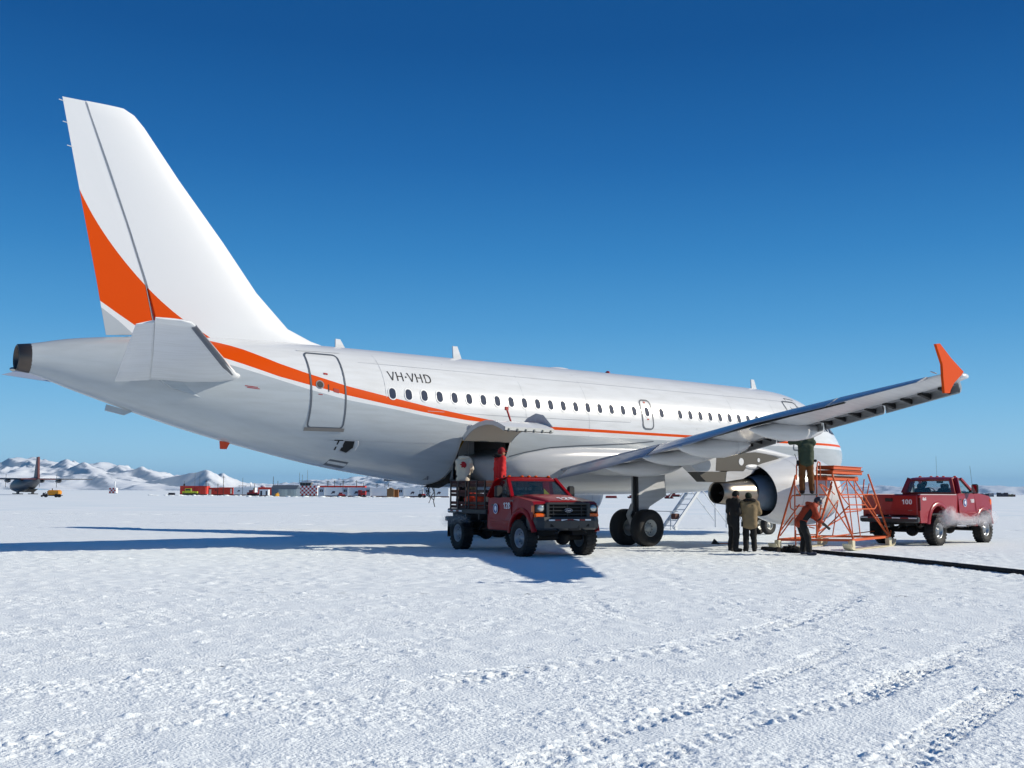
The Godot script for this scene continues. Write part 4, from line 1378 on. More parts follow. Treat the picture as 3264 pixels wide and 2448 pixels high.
func landing_gear() -> void:
	var rim := mat("grey wheel rim", Color(0.62, 0.63, 0.62), 0.4, 0.2)
	var strut := mat("strut grey", Color(0.70, 0.70, 0.68), 0.35, 0.2)
	var chrome := mat("oleo chrome", Color(0.8, 0.8, 0.8), 0.12, 1.0)
	var dark := mat("gear dark", Color(0.13, 0.135, 0.14), 0.6)
	var wing_grey := wing_paint()
	for side in [1.0, -1.0]:
		var leg := MB.new()
		var z: float = 3.795 * side
		leg.tube(Vector3(0.03, 1.15, z), Vector3(0.03, 2.75, z), 0.14, 16)
		var g := part(plane, "main_gear", leg, strut)
		part(g, "oleo", MB.new().tube(Vector3(0.04, 0.5, z), Vector3(0.03, 1.2, z), 0.095, 14), chrome)
		part(g, "axle", MB.new().tube(Vector3(0.05, 0.55, z - 0.5), Vector3(0.05, 0.55, z + 0.5), 0.09, 12).cbox(Vector3(0.05, 0.55, z), Vector3(0.26, 0.26, 0.3), 0.05), strut)
		part(g, "torque_link", MB.new().bar(Vector3(-0.12, 0.62, z), Vector3(-0.30, 0.95, z), 0.16, 0.05).bar(Vector3(-0.30, 0.95, z), Vector3(-0.10, 1.30, z), 0.16, 0.05), strut)
		part(g, "hose", MB.new().pipe([Vector3(-0.13, 0.7, z + 0.1 * side), Vector3(-0.17, 1.2, z + 0.12 * side), Vector3(-0.16, 1.8, z + 0.1 * side), Vector3(-0.12, 2.35, z + 0.08 * side)], 0.03, 6), dark)
		for k in [-0.4635, 0.4635]:
			make_wheel(g, Vector3(0.05, 0.565, z + k), Vector3(0, 0, signf(k)), 0.575, 0.42, 0.265, rim)
		var door := MB.new()
		door.prism(PackedVector2Array([Vector2(-0.08, 2.42), Vector2(1.08, 2.52), Vector2(1.16, 1.56), Vector2(0.42, 1.22), Vector2(0.30, 1.06), Vector2(-0.06, 1.04)]), Vector3(0, 0, z + 0.20 * side), Vector3.RIGHT, Vector3.UP, -0.025, 0.025)
		var d := part(g, "gear_door", door, wing_grey)
		part(d, "door_edge", MB.new().box(Vector3(-0.10, 1.71, z + 0.17 * side), Vector3(0.07, 1.34, 0.10)), dark)
		part(d, "door_seam", MB.new().box(Vector3(0.52, 2.46, z + 0.23 * side), Vector3(1.1, 0.02, 0.006)), mat("faint seam", Color.WHITE))
	var nl := MB.new()
	nl.tube(Vector3(11.0, 0.85, 0), Vector3(10.85, 2.1, 0), 0.10, 14)
	var ng := part(plane, "nose_gear", nl, strut)
	part(ng, "oleo", MB.new().tube(Vector3(11.04, 0.35, 0), Vector3(11.0, 0.9, 0), 0.06, 12), chrome)
	part(ng, "axle", MB.new().tube(Vector3(11.04, 0.38, -0.3), Vector3(11.04, 0.38, 0.3), 0.05, 10), strut)
	for k in [-1.0, 1.0]:
		make_wheel(ng, Vector3(11.04, 0.38, 0.25 * k), Vector3(0, 0, k), 0.385, 0.22, 0.19, rim)
		part(ng, "gear_door", MB.new().prism(PackedVector2Array([Vector2(10.3, 1.85), Vector2(11.6, 1.85), Vector2(11.5, 1.35), Vector2(10.4, 1.35)]), Vector3(0, 0, 0.42 * k), Vector3.RIGHT, Vector3.UP, -0.02, 0.02), wing_grey)
	part(ng, "drag_stay", MB.new().tube(Vector3(10.98, 1.2, 0), Vector3(11.9, 2.0, 0), 0.05, 8), strut)


# ---------------------------------------------------------------- the two red trucks
# own frame of a truck: x forward from the rear axle, z to its right hand, ground at y = 0
func at_truck(x: float, z: float, heading: float) -> Transform3D:
	return Transform3D(Basis(Vector3.UP, -heading), Vector3(x, 0, z))

func text_part(parent: Node3D, called: String, s: String, size: float, where: Transform3D, m: Material, font := "Droid Sans") -> void:
	var o := part(parent, called, letters(s, size, font, 0.004, 700), m)
	o.transform = where

func arc_cut(o: Vector2, r: float, a0: float, a1: float, n: int) -> PackedVector2Array:
	var p := PackedVector2Array()
	for i in n + 1:
		var a := lerpf(a0, a1, i / float(n))
		p.append(o + Vector2(cos(a), sin(a)) * r)
	return p

func pickup_front(t: Node3D, red: Material, x0: float, wb: float, tall: float, drop: float, tint: Color) -> void:
	# cab and bonnet common to both; x0 = back of the cab, wb = front axle, tall = roof height, drop = height of the sill
	var trim := mat("black truck trim", Color(0.05, 0.055, 0.06), 0.55)
	var glass := mat("truck glass %.2f" % tint.a, tint, 0.03)
	glass.transparency = BaseMaterial3D.TRANSPARENCY_ALPHA
	var cloth := mat("dark seat cloth", Color(0.12, 0.125, 0.14), 0.85)
	var belt := tall - 0.56          # height where the windows begin
	var nose := wb + 0.58
	var wind := wb - 0.54            # foot of the windscreen
	var hip := belt + 0.01
	var narrow := func(q: Vector2) -> float: return 1.0 - 0.055 * clampf((q.y - (belt - 0.45)) / 0.45, 0.0, 1.0) - 0.03 * clampf((drop + 0.25 - q.y) / 0.25, 0.0, 1.0)
	# side profile with the wheel arch cut out
	var side := PackedVector2Array([Vector2(x0, drop + 0.06), Vector2(x0 + 0.05, drop)])
	side.append_array(arc_cut(Vector2(wb, 0.52), 0.60, PI - asin((drop - 0.52) / 0.60), PI * 0.10, 12))
	side.append_array(PackedVector2Array([Vector2(nose + 0.03, drop + 0.36), Vector2(nose + 0.05, belt - 0.30), Vector2(nose + 0.03, belt - 0.14), Vector2(nose - 0.07, belt - 0.085), Vector2(wind + 0.35, belt + 0.005), Vector2(wind, hip + 0.03), Vector2(wind - 0.08, hip), Vector2(x0, hip)]))
	var body := MB.new()
	body.prism(side, Vector3.ZERO, Vector3.RIGHT, Vector3.UP, -0.985, 0.985, narrow)
	part(t, "body", body, red)
	# raised middle of the bonnet
	var hood := MB.new()
	var rings := []
	for q in [[wind + 0.03, belt + 0.055, 0.80], [wind + 0.4, belt + 0.045, 0.76], [nose - 0.25, belt - 0.035, 0.66], [nose + 0.02, belt - 0.10, 0.60]]:
		var ring := PackedVector3Array()
		for k in [[-1.0, -0.08], [-0.93, -0.01], [-0.72, 0.025], [0.0, 0.04], [0.72, 0.025], [0.93, -0.01], [1.0, -0.08]]:
			ring.append(Vector3(q[0], q[1] + k[1], k[0] * q[2]))
		rings.append(ring)
	hood.loft(rings, true)
	part(t, "bonnet", hood, red)
	for s in [-1.0, 1.0]:
		var flare := MB.new()
		var fr := []
		for i in 13:
			var a := lerpf(PI * 0.97, PI * 0.06, i / 12.0)
			var d := Vector3(cos(a), sin(a), 0)
			var o := Vector3(wb, 0.52, 0.955 * s)
			var r := PackedVector3Array()
			for k in [[0.585, 0.0], [0.60, 0.055], [0.66, 0.06], [0.73, 0.02], [0.73, -0.04], [0.585, -0.04]]:
				r.append(o + d * k[0] + Vector3(0, 0, k[1] * s))
			fr.append(r)
		flare.loft(fr, true)
		part(t, "wheel_arch", flare, red)
		part(t, "arch_lining", MB.new().prism(arc_cut(Vector2(wb, 0.55), 0.585, PI * 0.98, 0.0, 12), Vector3(0, 0, 0.5 * s), Vector3.RIGHT, Vector3.UP, -0.28, 0.28), mat("arch black", Color(0.02, 0.02, 0.022), 0.9))
		# door lines, handle, crease
		var dr := part(t, "door", MB.new().prism(PackedVector2Array([Vector2(x0 + 0.20, drop + 0.06), Vector2(x0 + 1.34, drop + 0.06), Vector2(x0 + 1.42, drop + 0.35), Vector2(wind - 0.06, belt - 0.03), Vector2(x0 + 0.18, belt - 0.03), Vector2(x0 + 0.14, belt - 0.5)]), Vector3(0, 0, 0), Vector3.RIGHT, Vector3.UP, 0.95 * s, 0.99 * s, narrow), red)
		part(dr, "handle", MB.new().cbox(Vector3(x0 + 0.31, belt - 0.22, 0.945 * s), Vector3(0.16, 0.09, 0.03), 0.01), trim)
		part(dr, "moulding", MB.new().cbox(Vector3(x0 + 0.78, drop + 0.24, 0.975 * s), Vector3(1.18, 0.05, 0.025), 0.008), red)
		# greenhouse pillars
		var zb: float = 0.915 * s
		var zt: float = 0.74 * s
		part(t, "door_pillar", MB.new().bar(Vector3(x0 + 0.14, belt - 0.02, zb), Vector3(x0 + 0.30, tall - 0.06, zt), 0.055, 0.30, Vector3.BACK * s), red)
		part(t, "windscreen_pillar", MB.new().bar(Vector3(wind - 0.06, hip, zb - 0.01 * s), Vector3(wind - 0.62, tall - 0.05, zt - 0.01 * s), 0.075, 0.09, Vector3.BACK * s), red)
		var pane := MB.new()
		pane.put(PackedVector3Array([Vector3(x0 + 0.26, belt - 0.01, zb - 0.006 * s), Vector3(wind - 0.12, belt - 0.01, zb - 0.006 * s), Vector3(wind - 0.62, tall - 0.08, zt - 0.006 * s), Vector3(x0 + 0.26, belt - 0.01, zb - 0.006 * s), Vector3(wind - 0.62, tall - 0.08, zt - 0.006 * s), Vector3(x0 + 0.40, tall - 0.08, zt - 0.006 * s)]), false, false)
		part(dr, "window_pane", pane, glass)
		var seal := MB.new()
		seal.pipe([Vector3(x0 + 0.27, belt - 0.005, zb + 0.004 * s), Vector3(wind - 0.12, belt - 0.005, zb + 0.004 * s)], 0.016, 4)
		part(dr, "window_seal", seal, trim)
		# mirror
		var mi := MB.new()
		mi.cbox(Vector3(wind - 0.42, belt + 0.16, 1.13 * s), Vector3(0.12, 0.32, 0.22), 0.04)
		var mirror := part(t, "mirror", mi, trim)
		part(mirror, "mirror_arm", MB.new().bar(Vector3(wind - 0.36, belt + 0.06, 0.92 * s), Vector3(wind - 0.40, belt + 0.10, 1.05 * s), 0.08, 0.05), trim)
		part(mirror, "mirror_glass", MB.new().box(Vector3(wind - 0.484, belt + 0.16, 1.13 * s), Vector3(0.008, 0.26, 0.17)), mat("mirror glass", Color(0.6, 0.65, 0.7), 0.05, 1.0))
	# roof, back wall frame, panes
	var roof := MB.new()
	rings = []
	for q in [[x0 + 0.12, tall - 0.09, 0.70], [x0 + 0.24, tall - 0.02, 0.735], [x0 + 0.6, tall + 0.005, 0.75], [wind - 0.85, tall - 0.005, 0.745], [wind - 0.62, tall - 0.035, 0.73], [wind - 0.55, tall - 0.075, 0.72]]:
		var ring := PackedVector3Array()
		for k in [[-1.0, -0.055], [-1.02, -0.035], [-0.95, -0.008], [-0.7, 0.0], [0.0, 0.008], [0.7, 0.0], [0.95, -0.008], [1.02, -0.035], [1.0, -0.055]]:
			ring.append(Vector3(q[0], q[1] + k[1], k[0] * q[2]))
		rings.append(ring)
	roof.loft(rings, true)
	part(t, "roof", roof, red)
	var back := MB.new()
	back.prism(PackedVector2Array([Vector2(-0.93, belt - 0.02), Vector2(0.93, belt - 0.02), Vector2(0.91, belt + 0.035), Vector2(-0.91, belt + 0.035)]), Vector3(x0 + 0.03, 0, 0), Vector3.BACK, Vector3.UP, -0.03, 0.03)
	part(t, "back_panel", back, red)
	for s in [-1.0, 1.0]:
		part(t, "back_pillar", MB.new().bar(Vector3(x0 + 0.03, belt - 0.02, 0.88 * s), Vector3(x0 + 0.14, tall - 0.06, 0.72 * s), 0.11, 0.06, Vector3.RIGHT), red)
	var rear := MB.new()
	rear.put(PackedVector3Array([Vector3(x0 + 0.045, belt + 0.03, -0.84), Vector3(x0 + 0.045, belt + 0.03, 0.84), Vector3(x0 + 0.14, tall - 0.08, 0.68), Vector3(x0 + 0.045, belt + 0.03, -0.84), Vector3(x0 + 0.14, tall - 0.08, 0.68), Vector3(x0 + 0.14, tall - 0.08, -0.68)]), false, false)
	part(t, "rear_window", rear, glass)
	var ws := MB.new()
	ws.put(PackedVector3Array([Vector3(wind - 0.03, hip + 0.01, -0.86), Vector3(wind - 0.03, hip + 0.01, 0.86), Vector3(wind - 0.60, tall - 0.07, 0.70), Vector3(wind - 0.03, hip + 0.01, -0.86), Vector3(wind - 0.60, tall - 0.07, 0.70), Vector3(wind - 0.60, tall - 0.07, -0.70)]), false, false)
	part(t, "windscreen", ws, glass)
	part(t, "cowl", MB.new().bar(Vector3(wind + 0.0, hip + 0.035, -0.84), Vector3(wind + 0.0, hip + 0.035, 0.84), 0.12, 0.05), trim)
	for k in [-0.35, 0.35]:
		part(t, "wiper", MB.new().tube(Vector3(wind - 0.02, hip + 0.05, k + 0.3), Vector3(wind - 0.10, hip + 0.085, k - 0.28), 0.012, 5), trim)
	# inside
	part(t, "dashboard", MB.new().cbox(Vector3(wind - 0.24, belt - 0.06, 0), Vector3(0.38, 0.2, 1.7), 0.05), cloth)
	part(t, "steering_wheel", MB.new().pipe(steering(Vector3(wind - 0.55, belt + 0.03, -0.40)), 0.016, 5), trim)
	for z in [-0.42, 0.42]:
		var seat := MB.new()
		seat.cbox(Vector3(x0 + 0.36, belt - 0.12, z), Vector3(0.16, 0.60, 0.52), 0.06).cbox(Vector3(x0 + 0.33, belt + 0.24, z), Vector3(0.11, 0.18, 0.28), 0.04)
		part(t, "seat", seat, cloth)
	part(t, "inside_mirror", MB.new().cbox(Vector3(wind - 0.60, tall - 0.17, 0), Vector3(0.03, 0.07, 0.24), 0.01), trim)
	for z in [-0.62, -0.22, 0.0, 0.22, 0.62]:
		part(t, "marker_lamp", MB.new().ball(Vector3(wind - 0.78, tall + 0.015, z), Vector3(0.055, 0.03, 0.05), 6), mat("amber lens", Color(0.88, 0.36, 0.03), 0.15))


func steering(c: Vector3) -> Array:
	var pts := []
	for i in 17:
		var a := TAU * i / 16.0
		pts.append(c + Vector3(cos(a) * 0.09, sin(a) * 0.17, 0) + Vector3(0, 0, 0) + Vector3(0, 0, cos(a) * 0.0) + Vector3(-sin(a) * 0.07, 0, cos(a) * 0.18))
	return pts


func pickup_nose(t: Node3D, wb: float, belt: float, drop: float) -> void:
	var trim := mat("black truck trim", Color.WHITE)
	var grey := mat("grille grey", Color(0.10, 0.11, 0.125), 0.45)
	var nose := wb + 0.69
	var amber := mat("amber lens", Color.WHITE)
	var frame := MB.new()
	# grille frame
	frame.cbox(Vector3(nose, belt - 0.14, 0), Vector3(0.12, 0.07, 1.26), 0.02).cbox(Vector3(nose, belt - 0.50, 0), Vector3(0.12, 0.06, 1.26), 0.02).cbox(Vector3(nose, belt - 0.32, -0.61), Vector3(0.12, 0.40, 0.10), 0.02).cbox(Vector3(nose, belt - 0.32, 0.61), Vector3(0.12, 0.40, 0.10), 0.02)
	var g := part(t, "grille", frame, grey)
	part(g, "grille_mesh", MB.new().box(Vector3(nose - 0.03, belt - 0.32, 0), Vector3(0.02, 0.34, 1.16)), mat("arch black", Color.WHITE))
	for k in 3:
		part(g, "grille_bar", MB.new().cbox(Vector3(nose + 0.015, belt - 0.23 - k * 0.09, 0), Vector3(0.05, 0.025, 1.14), 0.006), grey)
	for z in [-0.42, 0.0, 0.42]:
		part(g, "grille_bar", MB.new().cbox(Vector3(nose, belt - 0.32, z), Vector3(0.03, 0.32, 0.025), 0.005), grey)
	var badge := MB.new()
	badge.ball(Vector3(nose + 0.05, belt - 0.31, 0), Vector3(0.02, 0.055, 0.12), 8)
	var b := part(g, "oval_badge", badge, mat("badge blue", Color(0.03, 0.07, 0.22), 0.3))
	var ring := []
	for i in 21:
		var a := TAU * i / 20.0
		ring.append(Vector3(nose + 0.058, belt - 0.31 + sin(a) * 0.052, cos(a) * 0.115))
	part(b, "badge_ring", MB.new().pipe(ring, 0.006, 4), mat("bright chrome", Color(0.8, 0.8, 0.8), 0.2, 1.0))
	var fl := part(b, "badge_letters", letters("Ford", 0.045, "Droid Serif", 0.003), mat("bright chrome", Color.WHITE))
	fl.transform = Transform3D(Basis(Vector3.UP, PI / 2), Vector3(nose + 0.071, belt - 0.312, 0))
	for s in [-1.0, 1.0]:
		var lamp := MB.new()
		lamp.cbox(Vector3(nose - 0.06, belt - 0.27, 0.80 * s), Vector3(0.14, 0.22, 0.28), 0.03)
		var h := part(t, "headlight", lamp, mat("headlight housing", Color(0.11, 0.09, 0.09), 0.35))
		part(h, "lamp_glass", MB.new().ball(Vector3(nose + 0.0, belt - 0.26, 0.79 * s), Vector3(0.035, 0.085, 0.105), 8), mat("headlight glass", Color(0.72, 0.73, 0.72), 0.08, 0.7))
		part(h, "turn_lamp", MB.new().cbox(Vector3(nose - 0.05, belt - 0.435, 0.80 * s), Vector3(0.14, 0.10, 0.30), 0.02), amber)
		part(h, "side_lamp", MB.new().cbox(Vector3(nose - 0.11, belt - 0.30, 0.955 * s), Vector3(0.14, 0.22, 0.03), 0.01), amber)
		part(t, "tow_hook", MB.new().pipe([Vector3(nose + 0.10, drop + 0.05, 0.36 * s), Vector3(nose + 0.22, drop + 0.03, 0.38 * s), Vector3(nose + 0.22, drop - 0.03, 0.42 * s), Vector3(nose + 0.1, drop - 0.02, 0.44 * s)], 0.02, 6), mat("dark bolt", Color(0.13, 0.13, 0.13), 0.5))
	# bumper, bent back at its ends
	var rings := []
	for q in [[-1.0, -0.34], [-0.93, -0.10], [-0.75, 0.0], [0.0, 0.04], [0.75, 0.0], [0.93, -0.10], [1.0, -0.34]]:
		var r := PackedVector3Array()
		for k in [[-0.02, drop + 0.37], [0.10, drop + 0.36], [0.13, drop + 0.26], [0.12, drop + 0.08], [0.06, drop + 0.03], [-0.02, drop + 0.04]]:
			r.append(Vector3(nose + q[1] + k[0], k[1], q[0]))
		rings.append(r)
	var bumper := part(t, "bumper", MB.new().loft(rings, false), mat("bumper grey", Color(0.15, 0.165, 0.18), 0.4))
	for i in 7:
		var z := -0.54 + i * 0.18
		part(bumper, "reflector_tape", MB.new().box(Vector3(nose + 0.158 - absf(z) * 0.035, drop + 0.285, z), Vector3(0.006, 0.035, 0.178)), mat("tape red", Color(0.50, 0.06, 0.06), 0.4) if i % 2 else mat("tape white", Color(0.85, 0.86, 0.88), 0.4))
	part(bumper, "plate_holder", MB.new().cbox(Vector3(nose + 0.135, drop + 0.10, -0.12), Vector3(0.03, 0.16, 0.32), 0.005), mat("dark steel plate", Color(0.12, 0.10, 0.10), 0.6))
	for z in [-0.48, 0.48]:
		part(bumper, "bumper_slot", MB.new().box(Vector3(nose + 0.122, drop + 0.15, z), Vector3(0.03, 0.07, 0.20)), mat("arch black", Color.WHITE))


func underbody(t: Node3D, wb: float, back: float, rim: Material, r: float, twin := false) -> void:
	var dark := mat("chassis black", Color(0.035, 0.035, 0.038), 0.8)
	var ch := MB.new()
	for s in [-1.0, 1.0]:
		part(t, "frame_rail", MB.new().box(Vector3((wb + 0.5 + back) * 0.5, 0.72, 0.42 * s), Vector3(wb + 0.5 - back, 0.16, 0.08)), dark)
	for x in [0.0, wb]:
		var ax := part(t, "axle", MB.new().tube(Vector3(x, r, -0.85), Vector3(x, r, 0.85), 0.075, 10), dark)
		part(ax, "differential", MB.new().ball(Vector3(x, r, 0.1 if x == 0.0 else -0.28), Vector3(0.22, 0.20, 0.20), 8), dark)
		for s in [-1.0, 1.0]:
			make_wheel(t, Vector3(x, r, 0.90 * s), Vector3(0, 0, s), r, 0.33, r * 0.54, rim, 26)
			part(t, "leaf_spring", MB.new().pipe([Vector3(x - 0.6, 0.74, 0.5 * s), Vector3(x - 0.25, r + 0.10, 0.5 * s), Vector3(x, r + 0.085, 0.5 * s), Vector3(x + 0.25, r + 0.10, 0.5 * s), Vector3(x + 0.6, 0.74, 0.5 * s)], 0.035, 6), dark)
	part(t, "fuel_tank", MB.new().cbox(Vector3(wb * 0.5 - 0.55, 0.58, -0.55), Vector3(0.9, 0.30, 0.42), 0.06), dark)
	part(t, "gearbox", MB.new().cbox(Vector3(wb - 0.9, 0.66, 0), Vector3(1.0, 0.36, 0.5), 0.08), dark)
	part(t, "exhaust_pipe", MB.new().pipe([Vector3(wb - 0.8, 0.60, 0.30), Vector3(0.6, 0.60, 0.36), Vector3(-0.3, 0.66, 0.55), Vector3(back + 0.3, 0.62, 0.80)], 0.045, 8), mat("rusty pipe", Color(0.20, 0.15, 0.12), 0.7))
	part(t, "shock_absorber", MB.new().tube(Vector3(wb + 0.12, r, 0.55), Vector3(wb + 0.05, 0.85, 0.50), 0.035, 8), mat("rim steel", Color(0.55, 0.55, 0.55), 0.4, 0.5))
	part(t, "engine_block", MB.new().cbox(Vector3(wb + 0.1, 0.86, 0), Vector3(0.9, 0.4, 0.7), 0.08), dark)


func emblem(t: Node3D, x: float, y: float, z: float, s: float) -> void:
	# round blue emblem with a white map
	var disc := part(t, "door_emblem", MB.new().tube(Vector3(x, y, z), Vector3(x, y, z + 0.004 * s), 0.135, 28), mat("emblem white", Color(0.86, 0.87, 0.9), 0.4))
	part(disc, "emblem_field", MB.new().tube(Vector3(x, y, z + 0.004 * s), Vector3(x, y, z + 0.007 * s), 0.118, 28), mat("emblem blue", Color(0.06, 0.16, 0.48), 0.4))
	var map := PackedVector2Array()
	for q in [[-0.02, 0.08], [0.03, 0.075], [0.07, 0.03], [0.065, -0.03], [0.03, -0.08], [0.0, -0.055], [-0.01, -0.01], [-0.045, -0.03], [-0.06, -0.055], [-0.055, 0.0], [-0.04, 0.05]]:
		map.append(Vector2(x + q[0] * s, y + q[1]))
	part(disc, "emblem_map", MB.new().prism(map, Vector3(0, 0, z), Vector3.RIGHT, Vector3.UP, 0.0075 * s, 0.0105 * s), mat("emblem white", Color.WHITE))


func stake_truck() -> void:
	var red := mat("truck red", Color(0.52, 0.02, 0.045), 0.36)
	red.clearcoat_enabled = true
	red.clearcoat = 0.12
	red.clearcoat_roughness = 0.1
	red.metallic_specular = 0.3
	var white := mat("white lettering", Color(0.85, 0.86, 0.88), 0.5)
	var rim := mat("rim steel", Color(0.52, 0.54, 0.57), 0.4, 0.4)
	var bed_m := mat("bed steel", Color(0.13, 0.13, 0.135), 0.6)
	var t := thing("stake_truck", "red stake bed truck with number 128 backed up to the open hold of the airliner", "truck")
	t.transform = at_truck(-4.849, 2.651, 1.734)
	var wb := 3.66
	pickup_front(t, red, 1.74, wb, 2.06, 0.64, Color(0.10, 0.17, 0.19, 0.55))
	pickup_nose(t, wb, 1.50, 0.66)
	underbody(t, wb, -0.7, rim, 0.47)
	# bed
	part(t, "bed_floor", MB.new().cbox(Vector3(0.5, 1.10, 0), Vector3(2.46, 0.13, 2.02), 0.02), bed_m)
	for i in 5:
		part(t, "reflector_tape", MB.new().box(Vector3(-0.62 + i * 0.19, 1.10, 1.013), Vector3(0.186, 0.035, 0.006)), mat("tape red", Color.WHITE) if i % 2 else mat("tape white", Color.WHITE))
	for x in [-0.45, 0.35, 1.2]:
		part(t, "cross_member", MB.new().box(Vector3(x, 0.96, 0), Vector3(0.08, 0.14, 1.9)), bed_m)
	part(t, "rear_bumper", MB.new().cbox(Vector3(-0.86, 0.86, 0), Vector3(0.24, 0.14, 1.95), 0.02), bed_m)
	for s in [-1.0, 1.0]:
		part(t, "mud_flap", MB.new().box(Vector3(-0.60, 0.62, 0.88 * s), Vector3(0.015, 0.55, 0.36)), mat("arch black", Color.WHITE))
	var grain := [mat("worn red board", Color(0.27, 0.12, 0.10), 0.85), mat("weathered board", Color(0.25, 0.175, 0.15), 0.85), mat("dark red board", Color(0.20, 0.085, 0.08), 0.85)]
	var k := 0
	for s in [-1.0, 1.0]:
		for x0 in [-0.66, 0.53]:
			var rack := part(t, "stake_rack", MB.new().box(Vector3(x0 + 0.05, 1.55, 0.965 * s), Vector3(0.05, 0.80, 0.03)), mat("stake steel", Color(0.20, 0.17, 0.165), 0.6))
			for x in [0.55, 1.06]:
				part(rack, "stake", MB.new().box(Vector3(x0 + x, 1.55, 0.965 * s), Vector3(0.05, 0.80, 0.03)), mat("stake steel", Color.WHITE))
			for y in [1.22, 1.33, 1.56, 1.66, 1.83, 1.92]:
				part(rack, "board", MB.new().cbox(Vector3(x0 + 0.56, y, 0.94 * s), Vector3(1.14, 0.085, 0.022), 0.005), grain[k % 3])
				k += 2 if y == 1.33 else 1
	for z in [-0.5, 0.5]:
		var rack := part(t, "stake_rack", MB.new().box(Vector3(1.68, 1.55, z), Vector3(0.03, 0.80, 0.05)), mat("stake steel", Color.WHITE))
		for y in [1.22, 1.33, 1.56, 1.66, 1.83, 1.92]:
			part(rack, "board", MB.new().cbox(Vector3(1.66, y, z), Vector3(0.022, 0.085, 0.95), 0.005), grain[k % 3])
			k += 1
	text_part(t, "door_number", "128", 0.17, Transform3D(Basis.IDENTITY, Vector3(2.86, 1.285, 0.972)), white)
	text_part(t, "bonnet_number", "128", 0.24, Transform3D(Basis(Vector3(0, 0, -1), Vector3(-1, 0.24, 0).normalized(), Vector3(0.24, 1, 0).normalized()), Vector3(4.10, 1.492, -0.1)), white)
	var blue := mat("small blue badge", Color(0.08, 0.16, 0.35), 0.4)
	part(t, "wing_badge", MB.new().box(Vector3(3.06, 1.285, 0.972), Vector3(0.10, 0.035, 0.006)), blue)
	text_part(t, "fuel_note", "TURBO", 0.05, Transform3D(Basis.IDENTITY, Vector3(3.10, 1.42, 0.955)), mat("silver lettering", Color(0.5, 0.42, 0.42), 0.4, 0.5))
	emblem(t, 2.28, 1.20, 0.992, 1.0)
	# yellow sheet on the dashboard
	var paper := thing("yellow_sheet", "yellow sheet of paper propped on the dashboard behind the windscreen", "paper")
	paper.transform = t.transform
	part(paper, "sheet", MB.new().prism(PackedVector2Array([Vector2(0, 0), Vector2(0.42, -0.03), Vector2(0.20, 0.03), Vector2(0.02, 0.20)]), Vector3(2.86, 1.555, -0.18), Vector3(-0.08, 0, -1).normalized(), Vector3(-0.25, 1, 0).normalized(), -0.003, 0.003), mat("yellow paper", Color(0.78, 0.80, 0.06), 0.7))
	# things lying in the bed
	var spots := [[0.75, 0.60, 0.36, "orange duffel bag lying crumpled in the truck bed beside the cab"], [0.15, 0.62, 0.30, "orange survival bag slumped in the middle of the truck bed"]]
	for q in spots:
		var bag := thing("orange_bag", q[3], "bag", Vector3.ZERO, 0.0, "orange bags in the truck bed")
		bag.transform = t.transform
		part(bag, "bag_body", lumpy(Vector3(q[0], 1.165, q[1]), Vector3(q[2], 0.25, 0.24), 7 + int(q[0] * 10)), mat("orange nylon", Color(0.82, 0.22, 0.04), 0.6))
		part(bag, "grip", MB.new().pipe([Vector3(q[0] - 0.12, 1.37, q[1]), Vector3(q[0] - 0.05, 1.45, q[1] + 0.02), Vector3(q[0] + 0.06, 1.45, q[1] + 0.02), Vector3(q[0] + 0.12, 1.37, q[1])], 0.015, 5), mat("black strap", Color.WHITE))
	var pale := thing("pale_bag", "pale cloth bag standing at the front of the truck bed", "bag")
	pale.transform = t.transform
	part(pale, "bag_body", lumpy(Vector3(1.32, 1.165, 0.55), Vector3(0.20, 0.34, 0.22), 5), mat("pale canvas", Color(0.62, 0.55, 0.50), 0.8))
	var green := thing("dark_bag", "dark green kit bag at the rear of the truck bed", "bag")
	green.transform = t.transform
	part(green, "bag_body", lumpy(Vector3(-0.36, 1.165, 0.45), Vector3(0.26, 0.42, 0.28), 9), mat("dark green canvas", Color(0.09, 0.10, 0.06), 0.85))


func lumpy(c: Vector3, r: Vector3, sd: int) -> MB:      # a soft bag with its foot at c
	var n := FastNoiseLite.new()
	n.seed = sd
	n.frequency = 2.6
	var rings := []
	for i in 11:
		var a := PI * (i / 10.0 - 0.5)
		var ring := PackedVector3Array()
		for j in 22:
			var w := TAU * j / 22.0
			var d := Vector3(cos(a) * cos(w), sin(a), cos(a) * sin(w))
			var k := 1.0 + n.get_noise_3dv(d + c) * 0.55
			var p := d * r * k
			ring.append(c + Vector3(p.x, maxf(p.y, -r.y * 0.75) + r.y * 0.75, p.z))
		rings.append(ring)
	return MB.new().loft(rings, true)


